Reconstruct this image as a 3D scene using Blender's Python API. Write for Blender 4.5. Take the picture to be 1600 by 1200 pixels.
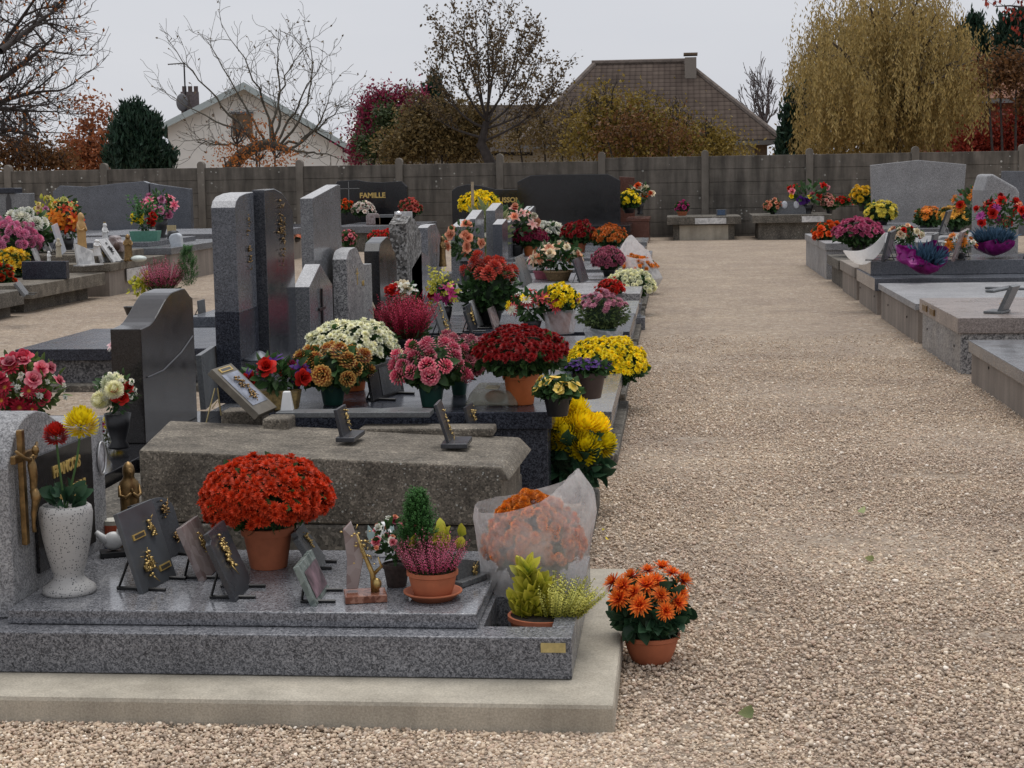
import bpy, math, numpy as np
from mathutils import Matrix, Vector
R_ = math.radians
for o in list(bpy.data.objects): bpy.data.objects.remove(o)
sc = bpy.context.scene; COL = sc.collection
# ------------------------------------------------------------------ camera
F = 2600.0; CH = 1.5
PITCH = math.atan(326/F); ROLL = 0.0165; YAW = math.atan(262/F)*math.cos(PITCH)
cf = np.array([-math.sin(YAW)*math.cos(PITCH), math.cos(YAW)*math.cos(PITCH), -math.sin(PITCH)])
r0 = np.array([math.cos(YAW), math.sin(YAW), 0]); u0 = np.cross(r0, cf)
cr = math.cos(ROLL)*r0-math.sin(ROLL)*u0; cu = math.sin(ROLL)*r0+math.cos(ROLL)*u0
cam = bpy.data.objects.new('camera', bpy.data.cameras.new('camera')); COL.objects.link(cam)
cam.data.sensor_width = 36; cam.data.lens = 36*F/1600; cam.data.clip_end = 3000; cam.data.clip_start = .05
M = Matrix.Identity(4)
for i in range(3):
    M[i][0] = cr[i]; M[i][1] = cu[i]; M[i][2] = -cf[i]
M[2][3] = CH
cam.matrix_world = M; sc.camera = cam
O0 = np.array([0, 0, CH])
def ray(x, y): return cf+cr*(x-800)/F-cu*(y-600)/F
def at(x, y, z=0):
    d = ray(x, y); return O0+d*((z-CH)/d[2])
def atY(x, y, Y):
    d = ray(x, y); return O0+d*(Y/d[1])
def mpp(P): return float((np.asarray(P)-O0)@cf)/F          # metres per photograph pixel at a point
# ------------------------------------------------------------------ world, sun, exposure
w = bpy.data.worlds.new('World'); sc.world = w; w.use_nodes = True
nt = w.node_tree; bg = nt.nodes['Background']
sky = nt.nodes.new('ShaderNodeTexSky'); sky.sky_type = 'NISHITA'; sky.sun_disc = False
sky.sun_elevation = R_(76); sky.sun_rotation = R_(-10); sky.dust_density = 3; sky.air_density = 1
mx = nt.nodes.new('ShaderNodeMix'); mx.data_type = 'RGBA'; mx.inputs[0].default_value = .93
nt.links.new(sky.outputs[0], mx.inputs[6])
tc = nt.nodes.new('ShaderNodeTexCoord'); mp = nt.nodes.new('ShaderNodeMapping'); mp.inputs['Scale'].default_value = (1, 1, 5); nt.links.new(tc.outputs['Generated'], mp.inputs[0])
cn = nt.nodes.new('ShaderNodeTexNoise'); cn.inputs['Scale'].default_value = 2.2; cn.inputs['Detail'].default_value = 5; nt.links.new(mp.outputs[0], cn.inputs['Vector'])
cl = nt.nodes.new('ShaderNodeValToRGB'); cl.color_ramp.elements[0].position = .3; cl.color_ramp.elements[0].color = (6.45, 6.62, 7.15, 1); cl.color_ramp.elements[1].position = .72; cl.color_ramp.elements[1].color = (7.1, 7.2, 7.6, 1)
nt.links.new(cn.outputs[0], cl.inputs[0]); nt.links.new(cl.outputs[0], mx.inputs[7])
nt.links.new(mx.outputs[2], bg.inputs[0]); bg.inputs[1].default_value = .1
sun = bpy.data.objects.new('sun', bpy.data.lights.new('sun', 'SUN')); COL.objects.link(sun)
sun.data.energy = 1.75; sun.data.angle = R_(45); sun.data.color = (1, .97, .93)
sun.rotation_euler = (R_(-14), 0, R_(-10)); sun.location = (0, 0, 20)
sc.view_settings.view_transform = 'Standard'; sc.view_settings.look = 'None'
sc.view_settings.exposure = 0; sc.view_settings.gamma = 1
rng = np.random.default_rng(11)
# ------------------------------------------------------------------ object helpers
def tag(o, label=None, cat=None, group=None, kind=None):
    if label: o['label'] = label
    if cat: o['category'] = cat
    if group: o['group'] = group
    if kind: o['kind'] = kind
    return o
def thing(name, label, cat, loc=(0, 0, 0), rz=0, group=None):
    o = bpy.data.objects.new(name, None); COL.objects.link(o); o.empty_display_size = .1
    o.location = tuple(float(v) for v in loc); o.rotation_euler = (0, 0, rz); return tag(o, label, cat, group)
def rotz(a): return np.array([[math.cos(a), -math.sin(a), 0], [math.sin(a), math.cos(a), 0], [0, 0, 1.]])
def rotx(a): return np.array([[1, 0, 0], [0, math.cos(a), -math.sin(a)], [0, math.sin(a), math.cos(a)]])
def roty(a): return np.array([[math.cos(a), 0, math.sin(a)], [0, 1, 0], [-math.sin(a), 0, math.cos(a)]])
class MB:
    def __init__(s): s.v = []; s.f = []; s.m = []; s.cm = 0
    def add(s, V, Fc):
        n = len(s.v); s.v += [tuple(map(float, p)) for p in V]; s.f += [tuple(i+n for i in q) for q in Fc]; s.m += [s.cm]*len(Fc); return s
    def box(s, x0, y0, z0, x1, y1, z1, R=None, o=None):
        V = np.array([[x, y, z] for z in (z0, z1) for y in (y0, y1) for x in (x0, x1)], float)
        if R is not None: V = V@np.asarray(R).T
        if o is not None: V = V+np.asarray(o)
        return s.add(V, [(0, 2, 3, 1), (4, 5, 7, 6), (0, 1, 5, 4), (1, 3, 7, 5), (3, 2, 6, 7), (2, 0, 4, 6)])
    def prism(s, prof, a, b, axis='x', R=None, o=None):
        n = len(prof)
        mk = {'x': lambda p, t: (t, p[0], p[1]), 'y': lambda p, t: (p[0], t, p[1]), 'z': lambda p, t: (p[0], p[1], t)}[axis]
        V = np.array([mk(p, a) for p in prof]+[mk(p, b) for p in prof], float)
        if R is not None: V = V@np.asarray(R).T
        if o is not None: V = V+np.asarray(o)
        fc = [tuple(range(n))[::-1], tuple(range(n, 2*n))]+[(i, (i+1) % n, (i+1) % n+n, i+n) for i in range(n)]
        return s.add(V, fc)
    def lathe(s, prof, n=24, c=(0, 0, 0), sx=1, sy=1, fn=None):
        V = []
        for r, z in prof:
            for k in range(n):
                a = 2*math.pi*k/n; rr = r*(fn(a, z) if fn else 1)
                V.append((c[0]+rr*sx*math.cos(a), c[1]+rr*sy*math.sin(a), c[2]+z))
        fc = [(j*n+k, j*n+(k+1) % n, (j+1)*n+(k+1) % n, (j+1)*n+k) for j in range(len(prof)-1) for k in range(n)]
        return s.add(V, fc)
    def tube(s, pts, rad, n=6, cap=True):
        pts = np.asarray(pts, float); m = len(pts)
        rad = [rad]*m if np.isscalar(rad) else rad
        V = []; pu = None
        for i in range(m):
            t = pts[min(i+1, m-1)]-pts[max(i-1, 0)]; t = t/(np.linalg.norm(t)+1e-9)
            a = pu if pu is not None else (np.array([0, 0, 1.]) if abs(t[2]) < .9 else np.array([1., 0, 0]))
            b = np.cross(t, a); b /= np.linalg.norm(b)+1e-9; a = np.cross(b, t); pu = a
            for k in range(n):
                q = 2*math.pi*k/n; V.append(pts[i]+rad[i]*(math.cos(q)*a+math.sin(q)*b))
        fc = [(j*n+k, j*n+(k+1) % n, (j+1)*n+(k+1) % n, (j+1)*n+k) for j in range(m-1) for k in range(n)]
        if cap: fc += [tuple(range(n))[::-1], tuple(range((m-1)*n, m*n))]
        return s.add(V, fc)
    def ball(s, c, r, n=10, sc_=(1, 1, 1), R=None):
        pr = [(math.sin(math.pi*j/n), -math.cos(math.pi*j/n)) for j in range(n+1)]
        V = np.array([(p*math.cos(2*math.pi*k/n), p*math.sin(2*math.pi*k/n), z) for p, z in pr for k in range(n)])*r*np.array(sc_)
        if R is not None: V = V@np.asarray(R).T
        V = V+np.asarray(c)
        return s.add(V, [(j*n+k, j*n+(k+1) % n, (j+1)*n+(k+1) % n, (j+1)*n+k) for j in range(n) for k in range(n)])
    def build(s, name, mat, parent=None, smooth=False, bevel=0, loc=None, seg=2):
        me = bpy.data.meshes.new(name); me.from_pydata(s.v, [], s.f); me.validate()
        for m_ in (mat if isinstance(mat, (list, tuple)) else [mat]): me.materials.append(m_)
        if max(s.m, default=0) > 0 and len(me.polygons) == len(s.m): me.polygons.foreach_set('material_index', s.m)
        o = bpy.data.objects.new(name, me); COL.objects.link(o)
        if parent is not None: o.parent = parent
        if loc is not None: o.location = tuple(map(float, loc))
        if smooth: me.shade_smooth() if hasattr(me, 'shade_smooth') else me.polygons.foreach_set('use_smooth', [True]*len(me.polygons))
        if bevel:
            b = o.modifiers.new('bevel', 'BEVEL'); b.width = bevel; b.segments = seg; b.limit_method = 'ANGLE'; b.angle_limit = R_(40)
        return o
def fast_mesh(name, V, Fq, mat, parent=None, smooth=False, uv=None, loc=None):
    """V (n,3), Fq (m,k) all faces with k corners; uv (n,2) per vertex"""
    me = bpy.data.meshes.new(name); V = np.ascontiguousarray(V, np.float32); Fq = np.ascontiguousarray(Fq, np.int32)
    k = Fq.shape[1]; m = len(Fq)
    me.vertices.add(len(V)); me.vertices.foreach_set('co', V.ravel())
    me.loops.add(m*k); me.loops.foreach_set('vertex_index', Fq.ravel())
    me.polygons.add(m); me.polygons.foreach_set('loop_start', np.arange(0, m*k, k, dtype=np.int32))
    if smooth: me.polygons.foreach_set('use_smooth', np.ones(m, bool))
    if uv is not None:
        ul = me.uv_layers.new(name='UVMap'); ul.data.foreach_set('uv', np.ascontiguousarray(uv[Fq.ravel()], np.float32).ravel())
    me.update(calc_edges=True); me.materials.append(mat)
    o = bpy.data.objects.new(name, me); COL.objects.link(o)
    if parent is not None: o.parent = parent
    if loc is not None: o.location = tuple(map(float, loc))
    return o
def frames(N, spin=None, g=None):
    """orthonormal frames with z axis along N"""
    g = g or rng
    N = N/np.linalg.norm(N, axis=1, keepdims=True)
    A = g.normal(size=N.shape); X = np.cross(A, N); X /= np.linalg.norm(X, axis=1, keepdims=True)+1e-9
    return np.stack([X, np.cross(N, X), N], axis=2)
def scatter(tpl, P, N, S, Fr=None):
    """tpl=(V,F,T); copies at P with z along N, scale S -> V,F,UV"""
    V, Fc, T = tpl; n = len(P)
    Fr = frames(N) if Fr is None else Fr
    S = np.broadcast_to(np.asarray(S, float), (n,))
    W = np.einsum('nij,vj->nvi', Fr, V)*S[:, None, None]+P[:, None, :]
    FF = Fc[None]+(np.arange(n)*len(V))[:, None, None]
    rv = rng.random(n)
    UV = np.stack([np.broadcast_to(T, (n, len(T))), np.broadcast_to(rv[:, None], (n, len(T)))], -1)
    return W.reshape(-1, 3), FF.reshape(-1, Fc.shape[1]), UV.reshape(-1, 2)
def merge(lst):
    V = []; Fc = []; U = []; n = 0
    for v, f, u in lst:
        V.append(v); Fc.append(f+n); U.append(u); n += len(v)
    return np.concatenate(V), np.concatenate(Fc), np.concatenate(U)
# ------------------------------------------------------------------ materials
MATS = {}
def newmat(name):
    m = bpy.data.materials.new(name); m.use_nodes = True; return m, m.node_tree, m.node_tree.nodes['Principled BSDF']
def N_(t, k, **kw):
    n = t.nodes.new('ShaderNode'+k)
    for a, b in kw.items(): setattr(n, a, b)
    return n
def ramp(t, fac, stops, interp='LINEAR'):
    r = N_(t, 'ValToRGB'); e = r.color_ramp; e.interpolation = interp
    while len(e.elements) < len(stops): e.elements.new(.5)
    for el, (p, c) in zip(e.elements, stops): el.position = p; el.color = (*c, 1) if len(c) == 3 else c
    t.links.new(fac, r.inputs[0]); return r.outputs[0]
def noise(t, scale, detail=4, rough=.55, vec=None, out=0):
    n = N_(t, 'TexNoise'); n.inputs['Scale'].default_value = scale; n.inputs['Detail'].default_value = detail; n.inputs['Roughness'].default_value = rough
    if vec is not None: t.links.new(vec, n.inputs['Vector'])
    return n.outputs[out]
def mixc(t, fac, a, b, mode='MIX'):
    m = N_(t, 'Mix', data_type='RGBA', blend_type=mode)
    for i, v in ((0, fac), (6, a), (7, b)):
        if hasattr(v, 'is_linked') or hasattr(v, 'links'): t.links.new(v, m.inputs[i])
        elif i == 0: m.inputs[0].default_value = v
        else: m.inputs[i].default_value = (*v, 1)
    return m.outputs[2]
def bump(t, h, p, strength=.3, dist=.01):
    b = N_(t, 'Bump'); b.inputs['Strength'].default_value = strength; b.inputs['Distance'].default_value = dist
    t.links.new(h, b.inputs['Height']); t.links.new(b.outputs[0], p.inputs['Normal'])
def objco(t):
    return N_(t, 'TexCoord').outputs['Object']
def mapco(t, scale):
    m = N_(t, 'Mapping'); m.inputs['Scale'].default_value = scale; t.links.new(objco(t), m.inputs[0]); return m.outputs[0]
def granite(name, a, b, c, scale=220, rough=.25, grime=.25, spec=.28):
    """speckled stone: a dark grain, b body, c pale grain"""
    if name in MATS: return MATS[name]
    m, t, p = newmat(name); co = objco(t)
    v = N_(t, 'TexVoronoi'); v.inputs['Scale'].default_value = scale; t.links.new(co, v.inputs['Vector'])
    sep = N_(t, 'SeparateColor'); t.links.new(v.outputs['Color'], sep.inputs[0])
    v2 = N_(t, 'TexVoronoi'); v2.inputs['Scale'].default_value = scale*.38; t.links.new(co, v2.inputs['Vector'])
    s2 = N_(t, 'SeparateColor'); t.links.new(v2.outputs['Color'], s2.inputs[0])
    mid = tuple((x+y)/2 for x, y in zip(b, c))
    c1 = ramp(t, sep.outputs[0], [(0, a), (.3, a), (.42, b), (.7, mid), (.95, c)])
    c2 = ramp(t, s2.outputs[1], [(0, a), (.25, b), (.75, b), (1, c)])
    col = mixc(t, .4, c1, c2)
    g = ramp(t, noise(t, 2.3, 6, .6, co), [(.3, (1-grime,)*3), (.7, (1.04,)*3)])
    col = mixc(t, 1, col, g, 'MULTIPLY')
    t.links.new(col, p.inputs['Base Color'])
    p.inputs['Specular IOR Level'].default_value = spec
    rr = ramp(t, noise(t, 6, 4, .6, co), [(.3, (rough*.7,)*3), (.75, (min(1, rough*1.5),)*3)]); t.links.new(rr, p.inputs['Roughness'])
    if rough > .4: bump(t, v.outputs['Distance'], p, .35, .002)
    MATS[name] = m; return m
def concrete(name, a, b, scale=1.0, lichen=0, streak=0, rough=.9, pit=.5, spk=None, moss=0):
    if name in MATS: return MATS[name]
    m, t, p = newmat(name); co = objco(t)
    col = ramp(t, noise(t, 3.2*scale, 8, .65, co), [(.28, a), (.72, b)])
    fine = ramp(t, noise(t, 170, 3, .7, co), [(.3, (.72,)*3), (.7, (1.18,)*3)]); col = mixc(t, 1, col, fine, 'MULTIPLY')
    if spk:
        v = N_(t, 'TexVoronoi'); v.inputs['Scale'].default_value = spk; t.links.new(co, v.inputs['Vector'])
        s = N_(t, 'SeparateColor'); t.links.new(v.outputs['Color'], s.inputs[0])
        col = mixc(t, 1, col, ramp(t, s.outputs[0], [(0, (.45,)*3), (.3, (.8,)*3), (.8, (1.1,)*3), (1, (1.9,)*3)]), 'MULTIPLY')
    if streak:
        st = ramp(t, noise(t, 1, 6, .6, mapco(t, (5, 5, .55))), [(.35, (1-streak,)*3), (.65, (1.08,)*3)]); col = mixc(t, 1, col, st, 'MULTIPLY')
    if moss:
        sx = N_(t, 'SeparateXYZ'); t.links.new(co, sx.inputs[0])
        ad = N_(t, 'Math', operation='MULTIPLY_ADD'); t.links.new(noise(t, 5, 5, .7, co), ad.inputs[0]); ad.inputs[1].default_value = .75; t.links.new(sx.outputs[2], ad.inputs[2])
        f = ramp(t, ad.outputs[0], [(moss+.02, (0,)*3), (moss+.22, (1,)*3)]); col = mixc(t, f, col, (.06, .052, .038))
    if lichen:
        v = N_(t, 'TexVoronoi'); v.inputs['Scale'].default_value = lichen; t.links.new(co, v.inputs['Vector'])
        s = N_(t, 'SeparateColor'); t.links.new(v.outputs['Color'], s.inputs[0])
        th = N_(t, 'Math', operation='MULTIPLY'); t.links.new(s.outputs[0], th.inputs[0]); th.inputs[1].default_value = .24
        lt = N_(t, 'Math', operation='LESS_THAN'); t.links.new(v.outputs['Distance'], lt.inputs[0]); t.links.new(th.outputs[0], lt.inputs[1])
        gt = ramp(t, noise(t, 1.1, 4, .6, co), [(.5, (0,)*3), (.62, (1,)*3)]); mm = N_(t, 'Math', operation='MULTIPLY'); t.links.new(lt.outputs[0], mm.inputs[0]); t.links.new(gt, mm.inputs[1])
        col = mixc(t, mm.outputs[0], col, (.46, .46, .42))
    t.links.new(col, p.inputs['Base Color']); p.inputs['Roughness'].default_value = rough
    bump(t, noise(t, 90, 6, .7, co), p, pit, .004)
    MATS[name] = m; return m
def plain(name, c, rough=.5, metal=0, var=.15, vscale=30, bmp=0, coat=0):
    if name in MATS: return MATS[name]
    m, t, p = newmat(name); co = objco(t)
    c0 = tuple(x*(1-var) for x in c); c1 = tuple(min(1, x*(1+var)) for x in c)
    t.links.new(ramp(t, noise(t, vscale, 5, .6, co), [(.3, c0), (.7, c1)]), p.inputs['Base Color'])
    p.inputs['Roughness'].default_value = rough; p.inputs['Metallic'].default_value = metal
    if coat: p.inputs['Coat Weight'].default_value = coat
    if bmp: bump(t, noise(t, vscale*3, 4, .6, co), p, bmp, .003)
    MATS[name] = m; return m
def foliage_mat(name, a, b, rough=.55, trans=.3, third=None):
    """colour runs from a (UV.x=0, base of the petal or leaf) to b (tip); each island and each bloom differs a little"""
    if name in MATS: return MATS[name]
    m, t, p = newmat(name)
    uv = N_(t, 'UVMap'); s = N_(t, 'SeparateXYZ'); t.links.new(uv.outputs[0], s.inputs[0])
    stops = [(0, a), (.75, b)] if third is None else [(0, a), (.4, b), (.82, third)]
    col = ramp(t, s.outputs[0], stops)
    geo = N_(t, 'NewGeometry')
    v = ramp(t, geo.outputs['Random Per Island'], [(0, (.78, .76, .76)), (1, (1.28, 1.28, 1.22))])
    col = mixc(t, 1, col, v, 'MULTIPLY')
    v2 = ramp(t, s.outputs[1], [(0, (.75, .78, .78)), (1, (1.18, 1.15, 1.1))]); col = mixc(t, 1, col, v2, 'MULTIPLY')
    t.links.new(col, p.inputs['Base Color']); p.inputs['Roughness'].default_value = rough; p.inputs['Specular IOR Level'].default_value = .3
    tr = N_(t, 'BsdfTranslucent'); t.links.new(col, tr.inputs[0]); mxs = N_(t, 'MixShader'); mxs.inputs[0].default_value = trans
    t.links.new(p.outputs[0], mxs.inputs[1]); t.links.new(tr.outputs[0], mxs.inputs[2])
    t.links.new(mxs.outputs[0], t.nodes['Material Output'].inputs[0])
    MATS[name] = m; return m
def plastic_film(name, alpha=.45, col=(.85, .86, .88)):
    if name in MATS: return MATS[name]
    m, t, p = newmat(name)
    p.inputs['Base Color'].default_value = (*col, 1); p.inputs['Roughness'].default_value = .22
    tp = N_(t, 'BsdfTransparent'); tl = N_(t, 'BsdfTranslucent'); tl.inputs[0].default_value = (*col, 1)
    a = N_(t, 'MixShader'); a.inputs[0].default_value = .45; t.links.new(p.outputs[0], a.inputs[1]); t.links.new(tl.outputs[0], a.inputs[2])
    b = N_(t, 'MixShader'); t.links.new(tp.outputs[0], b.inputs[1]); t.links.new(a.outputs[0], b.inputs[2])
    co = objco(t); wv = ramp(t, noise(t, 9, 6, .7, co), [(.3, (alpha-.2,)*3), (.7, (min(1, alpha+.25),)*3)]); t.links.new(wv, b.inputs[0])
    bump(t, noise(t, 14, 6, .65, co), p, .8, .02)
    t.links.new(b.outputs[0], t.nodes['Material Output'].inputs[0]); MATS[name] = m; return m
PEB = [(0, (.17, .13, .105)), (.10, (.30, .235, .185)), (.3, (.47, .375, .29)), (.48, (.57, .465, .36)), (.62, (.47, .345, .28)), (.74, (.42, .375, .33)), (.88, (.68, .58, .46)), (.97, (.80, .74, .66)), (1, (.88, .86, .82))]
def gravel_mat():
    m, t, p = newmat('gravel_ground'); co = objco(t)
    v = N_(t, 'TexVoronoi'); v.inputs['Scale'].default_value = 78; t.links.new(co, v.inputs['Vector'])
    s = N_(t, 'SeparateColor'); t.links.new(v.outputs['Color'], s.inputs[0])
    v2 = N_(t, 'TexVoronoi'); v2.inputs['Scale'].default_value = 27; t.links.new(co, v2.inputs['Vector'])
    s2 = N_(t, 'SeparateColor'); t.links.new(v2.outputs['Color'], s2.inputs[0])
    col = mixc(t, .45, ramp(t, s.outputs[0], PEB), ramp(t, s2.outputs[1], PEB))
    gap = ramp(t, v.outputs['Distance'], [(.35, (1, 1, 1)), (.8, (.6, .57, .54))]); col = mixc(t, 1, col, gap, 'MULTIPLY')
    col = mixc(t, .22, col, (.46, .40, .325)); col = mixc(t, 1, col, (.89, .87, .85), 'MULTIPLY')
    pat = ramp(t, noise(t, .9, 5, .6, co), [(.3, (.82, .79, .77)), (.7, (1.12, 1.1, 1.04))]); col = mixc(t, 1, col, pat, 'MULTIPLY')
    pat2 = ramp(t, noise(t, 5.5, 4, .6, co), [(.35, (.9,)*3), (.7, (1.07,)*3)]); col = mixc(t, 1, col, pat2, 'MULTIPLY')
    t.links.new(col, p.inputs['Base Color']); p.inputs['Roughness'].default_value = .9
    iv = N_(t, 'Math', operation='SUBTRACT'); iv.inputs[0].default_value = 1; t.links.new(v.outputs['Distance'], iv.inputs[1])
    bump(t, iv.outputs[0], p, .9, .012); return m
def pebble_mat():
    m, t, p = newmat('pebble_stone'); g = N_(t, 'NewGeometry'); co = objco(t)
    col = ramp(t, g.outputs['Random Per Island'], PEB); col = mixc(t, .25, col, (.46, .40, .325)); col = mixc(t, 1, col, (1.28, 1.245, 1.21), 'MULTIPLY')
    col = mixc(t, 1, col, ramp(t, noise(t, .9, 5, .6, co), [(.3, (.84, .81, .79)), (.7, (1.12, 1.1, 1.04))]), 'MULTIPLY')
    col = mixc(t, 1, col, ramp(t, noise(t, 160, 3, .6, co), [(.3, (.82,)*3), (.7, (1.12,)*3)]), 'MULTIPLY')
    t.links.new(col, p.inputs['Base Color']); p.inputs['Roughness'].default_value = .7; return m
G_GREY = granite('granite_grey', (.045, .047, .055), (.145, .15, .165), (.38, .38, .40), 270, .25)
G_LIGHT = granite('granite_pale', (.12, .12, .125), (.30, .30, .31), (.50, .50, .50), 240, .45)
G_MIX = granite('granite_salt_pepper', (.05, .05, .055), (.27, .265, .27), (.6, .59, .57), 130, .4)
G_BLUE = granite('granite_blue_grey', (.045, .05, .06), (.115, .125, .145), (.22, .23, .26), 260, .15, spec=.5)
G_DARK = granite('granite_dark', (.012, .013, .018), (.03, .033, .045), (.10, .11, .14), 240, .22, spec=.2)
G_BLACK = granite('granite_black', (.006, .006, .007), (.012, .012, .014), (.03, .03, .034), 260, .14, .1, spec=.45)
G_BROWN = granite('granite_brown_black', (.012, .01, .01), (.022, .019, .019), (.045, .04, .04), 260, .16, .1, spec=.5)
G_PINK = granite('granite_pink_grey', (.12, .10, .09), (.30, .255, .235), (.46, .40, .37), 230, .3)
G_RED = granite('granite_red', (.05, .02, .015), (.12, .05, .035), (.2, .09, .07), 200, .25)
G_STEEL = granite('granite_steel', (.07, .073, .08), (.165, .172, .185), (.31, .32, .335), 260, .2, spec=.5)
C_PLINTH = concrete('cream_concrete', (.38, .34, .27), (.52, .475, .39), 1.3, spk=None, pit=.3, streak=.22)
C_STONE = concrete('weathered_stone', (.08, .067, .052), (.27, .235, .185), 2.2, lichen=60, spk=170, pit=.9, streak=.25)
C_OLD = concrete('old_grey_concrete', (.09, .08, .065), (.2, .18, .15), 1.5, lichen=20, spk=90, pit=.9, streak=.3)
C_WALL = concrete('fence_concrete', (.10, .088, .073), (.225, .20, .17), .55, lichen=9, streak=.55, pit=.6, moss=1.42)
C_POST = concrete('fence_post_concrete', (.13, .115, .095), (.225, .20, .17), .6, lichen=7, streak=.25, pit=.5)
C_SIDE = concrete('tomb_side_concrete', (.24, .205, .175), (.33, .285, .245), .7, streak=.3, pit=.3)
TERRA = plain('terracotta', (.42, .13, .06), .75, var=.18, vscale=14, bmp=.1)
TERRA_O = plain('orange_plastic_pot', (.52, .14, .04), .45, var=.08)
POTG = plain('green_plastic_pot', (.012, .055, .042), .4, var=.2)
POTB = plain('black_plastic_pot', (.012, .012, .014), .4, var=.2)
SOIL = plain('soil', (.035, .025, .018), .95, var=.4, vscale=60, bmp=.6)
BRONZE = plain('bronze', (.22, .14, .06), .38, .85, .45, 40)
GOLD = plain('gold_bronze', (.46, .33, .13), .35, .85, .3, 60)
GOLDP = plain('gold_paint', (.60, .42, .13), .4, .35, .1)
BLACK = plain('black_metal', (.01, .01, .011), .35, .2)
WHITE = plain('white_ceramic', (.72, .72, .71), .3, var=.06)
OFFW = plain('aged_white', (.5, .48, .43), .6, var=.2, vscale=20)
MPINK = granite('pink_marble', (.22, .16, .15), (.33, .27, .26), (.46, .4, .39), 30, .2)
MRED = granite('red_marble', (.14, .05, .03), (.26, .10, .06), (.4, .2, .14), 60, .18)
MSLATE = granite('slate_plaque', (.035, .038, .045), (.05, .053, .062), (.085, .09, .10), 420, .3, .5, spec=.5)
MGREY = granite('grey_plaque', (.12, .125, .13), (.17, .178, .182), (.24, .25, .26), 300, .3, .5)
MGREEN = granite('green_grey_marble', (.12, .15, .14), (.22, .26, .24), (.33, .37, .35), 50, .25)
MWHITE = granite('white_marble', (.42, .42, .42), (.6, .6, .59), (.72, .72, .71), 20, .3)
# ------------------------------------------------------------------ leaf, petal and bloom templates
def petal(L, Wd, curl=0., cup=0., z0=0.):
    """a petal along +x, 7 vertices"""
    xs = [0, .45, .8]; ws = [.35, 1., .8]
    V = []; T = []
    for x, w_ in zip(xs, ws):
        zz = z0+curl*(x**2)*L
        V += [(x*L, -w_*Wd/2, zz+cup*Wd*w_), (x*L, w_*Wd/2, zz+cup*Wd*w_)]; T += [x, x]
    V.append((L, -Wd*.12, z0+curl*L)); T.append(1); V.append((L, Wd*.12, z0+curl*L)); T.append(1)
    return np.array(V, float), np.array([(0, 2, 3, 1), (2, 4, 5, 3), (4, 6, 7, 5)]), np.array(T, float)
def bloom(layers, seed=0):
    """layers: (count, elevation deg, length, width, curl)"""
    g = np.random.default_rng(seed); out = []
    for li, (n, el, L, Wd, curl) in enumerate(layers):
        for k in range(n):
            V, Fc, T = petal(L*g.uniform(.88, 1.1), Wd, curl)
            a = 2*math.pi*(k+.5*li)/n+g.uniform(-.12, .12); e = R_(el+g.uniform(-7, 7))
            V = V@(rotz(a)@roty(-e)).T
            out.append((V, Fc, T[:, None]*np.array([[1, 1]])))
    V, Fc, T = merge(out); return V, Fc, T[:, 0]
T_BUTTON = bloom([(14, 8, .56, .16, -.15), (11, 34, .48, .16, .1), (8, 58, .38, .15, .15), (4, 80, .3, .15, .2)], 1)        # small many petalled chrysanthemum
T_TINY = bloom([(9, 8, .54, .26, -.15), (7, 38, .42, .24, .1), (4, 70, .32, .22, .2)], 2)
T_DAISY = bloom([(13, 8, .52, .15, -.15), (10, 25, .42, .14, 0)], 3)
def ball_bloom(n, r0, L, Wd, curl, seed=0, lo=-35):
    g = np.random.default_rng(seed); out = []
    for i in range(n):
        z = math.sin(R_(lo))+(1-math.sin(R_(lo)))*(i+.5)/n; r = math.sqrt(max(0, 1-z*z)); a = i*2.39996
        V, Fc, T = petal(L*g.uniform(.85, 1.15), Wd*g.uniform(.8, 1.2), curl, .18); V = V+[r0, 0, 0]
        e = math.asin(max(-1, min(1, z))); V = V@(rotz(a)@roty(-e)).T; out.append((V, Fc, T[:, None]*np.array([[1, 1]])))
    V, Fc, T = merge(out); return V, Fc, T[:, 0]
T_POMP = ball_bloom(64, .30, .21, .17, .12, 4)            # short blunt florets all over a ball
T_BIGMUM = ball_bloom(210, .27, .25, .12, .7, 5, -60)     # long incurving florets, a soft globe
T_FLATMUM = bloom([(20, 5, .56, .10, -.2), (18, 20, .5, .10, .05), (15, 38, .42, .10, .2), (10, 58, .32, .10, .3), (6, 80, .2, .09, .3)], 9)
T_ROSE = bloom([(5, 10, .5, .5, -.25), (5, 38, .46, .46, .05), (5, 60, .42, .4, .1), (4, 76, .38, .32, .1), (3, 86, .34, .22, .1)], 6)
T_LILY = bloom([(6, 35, .55, .28, -.6), (3, 65, .3, .16, -.2)], 7)
T_PANSY = bloom([(5, 15, .5, .5, -.1)], 8)
def leafV(L, Wd, fold=.15, droop=-.2):
    V = np.array([(0, 0, 0), (.35*L, -Wd/2, fold*Wd), (.35*L, 0, 0), (.35*L, Wd/2, fold*Wd), (.75*L, -Wd*.38, fold*Wd+droop*L*.4), (.75*L, 0, droop*L*.4), (.75*L, Wd*.38, fold*Wd+droop*L*.4), (L, 0, droop*L)], float)
    Fc = np.array([(0, 1, 2, 2), (0, 2, 3, 3), (1, 4, 5, 2), (2, 5, 6, 3), (4, 7, 5, 5), (5, 7, 6, 6)])
    T = np.array([0, .35, .3, .35, .8, .75, .8, 1.]); return V, Fc, T
def quadfix(tpl):
    """drop the doubled corner: all faces of the leaf as quads"""
    V = np.array([(0, -.04, 0), (0, .04, 0), *[tuple(v) for v in tpl[0][1:]]]); return V
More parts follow.
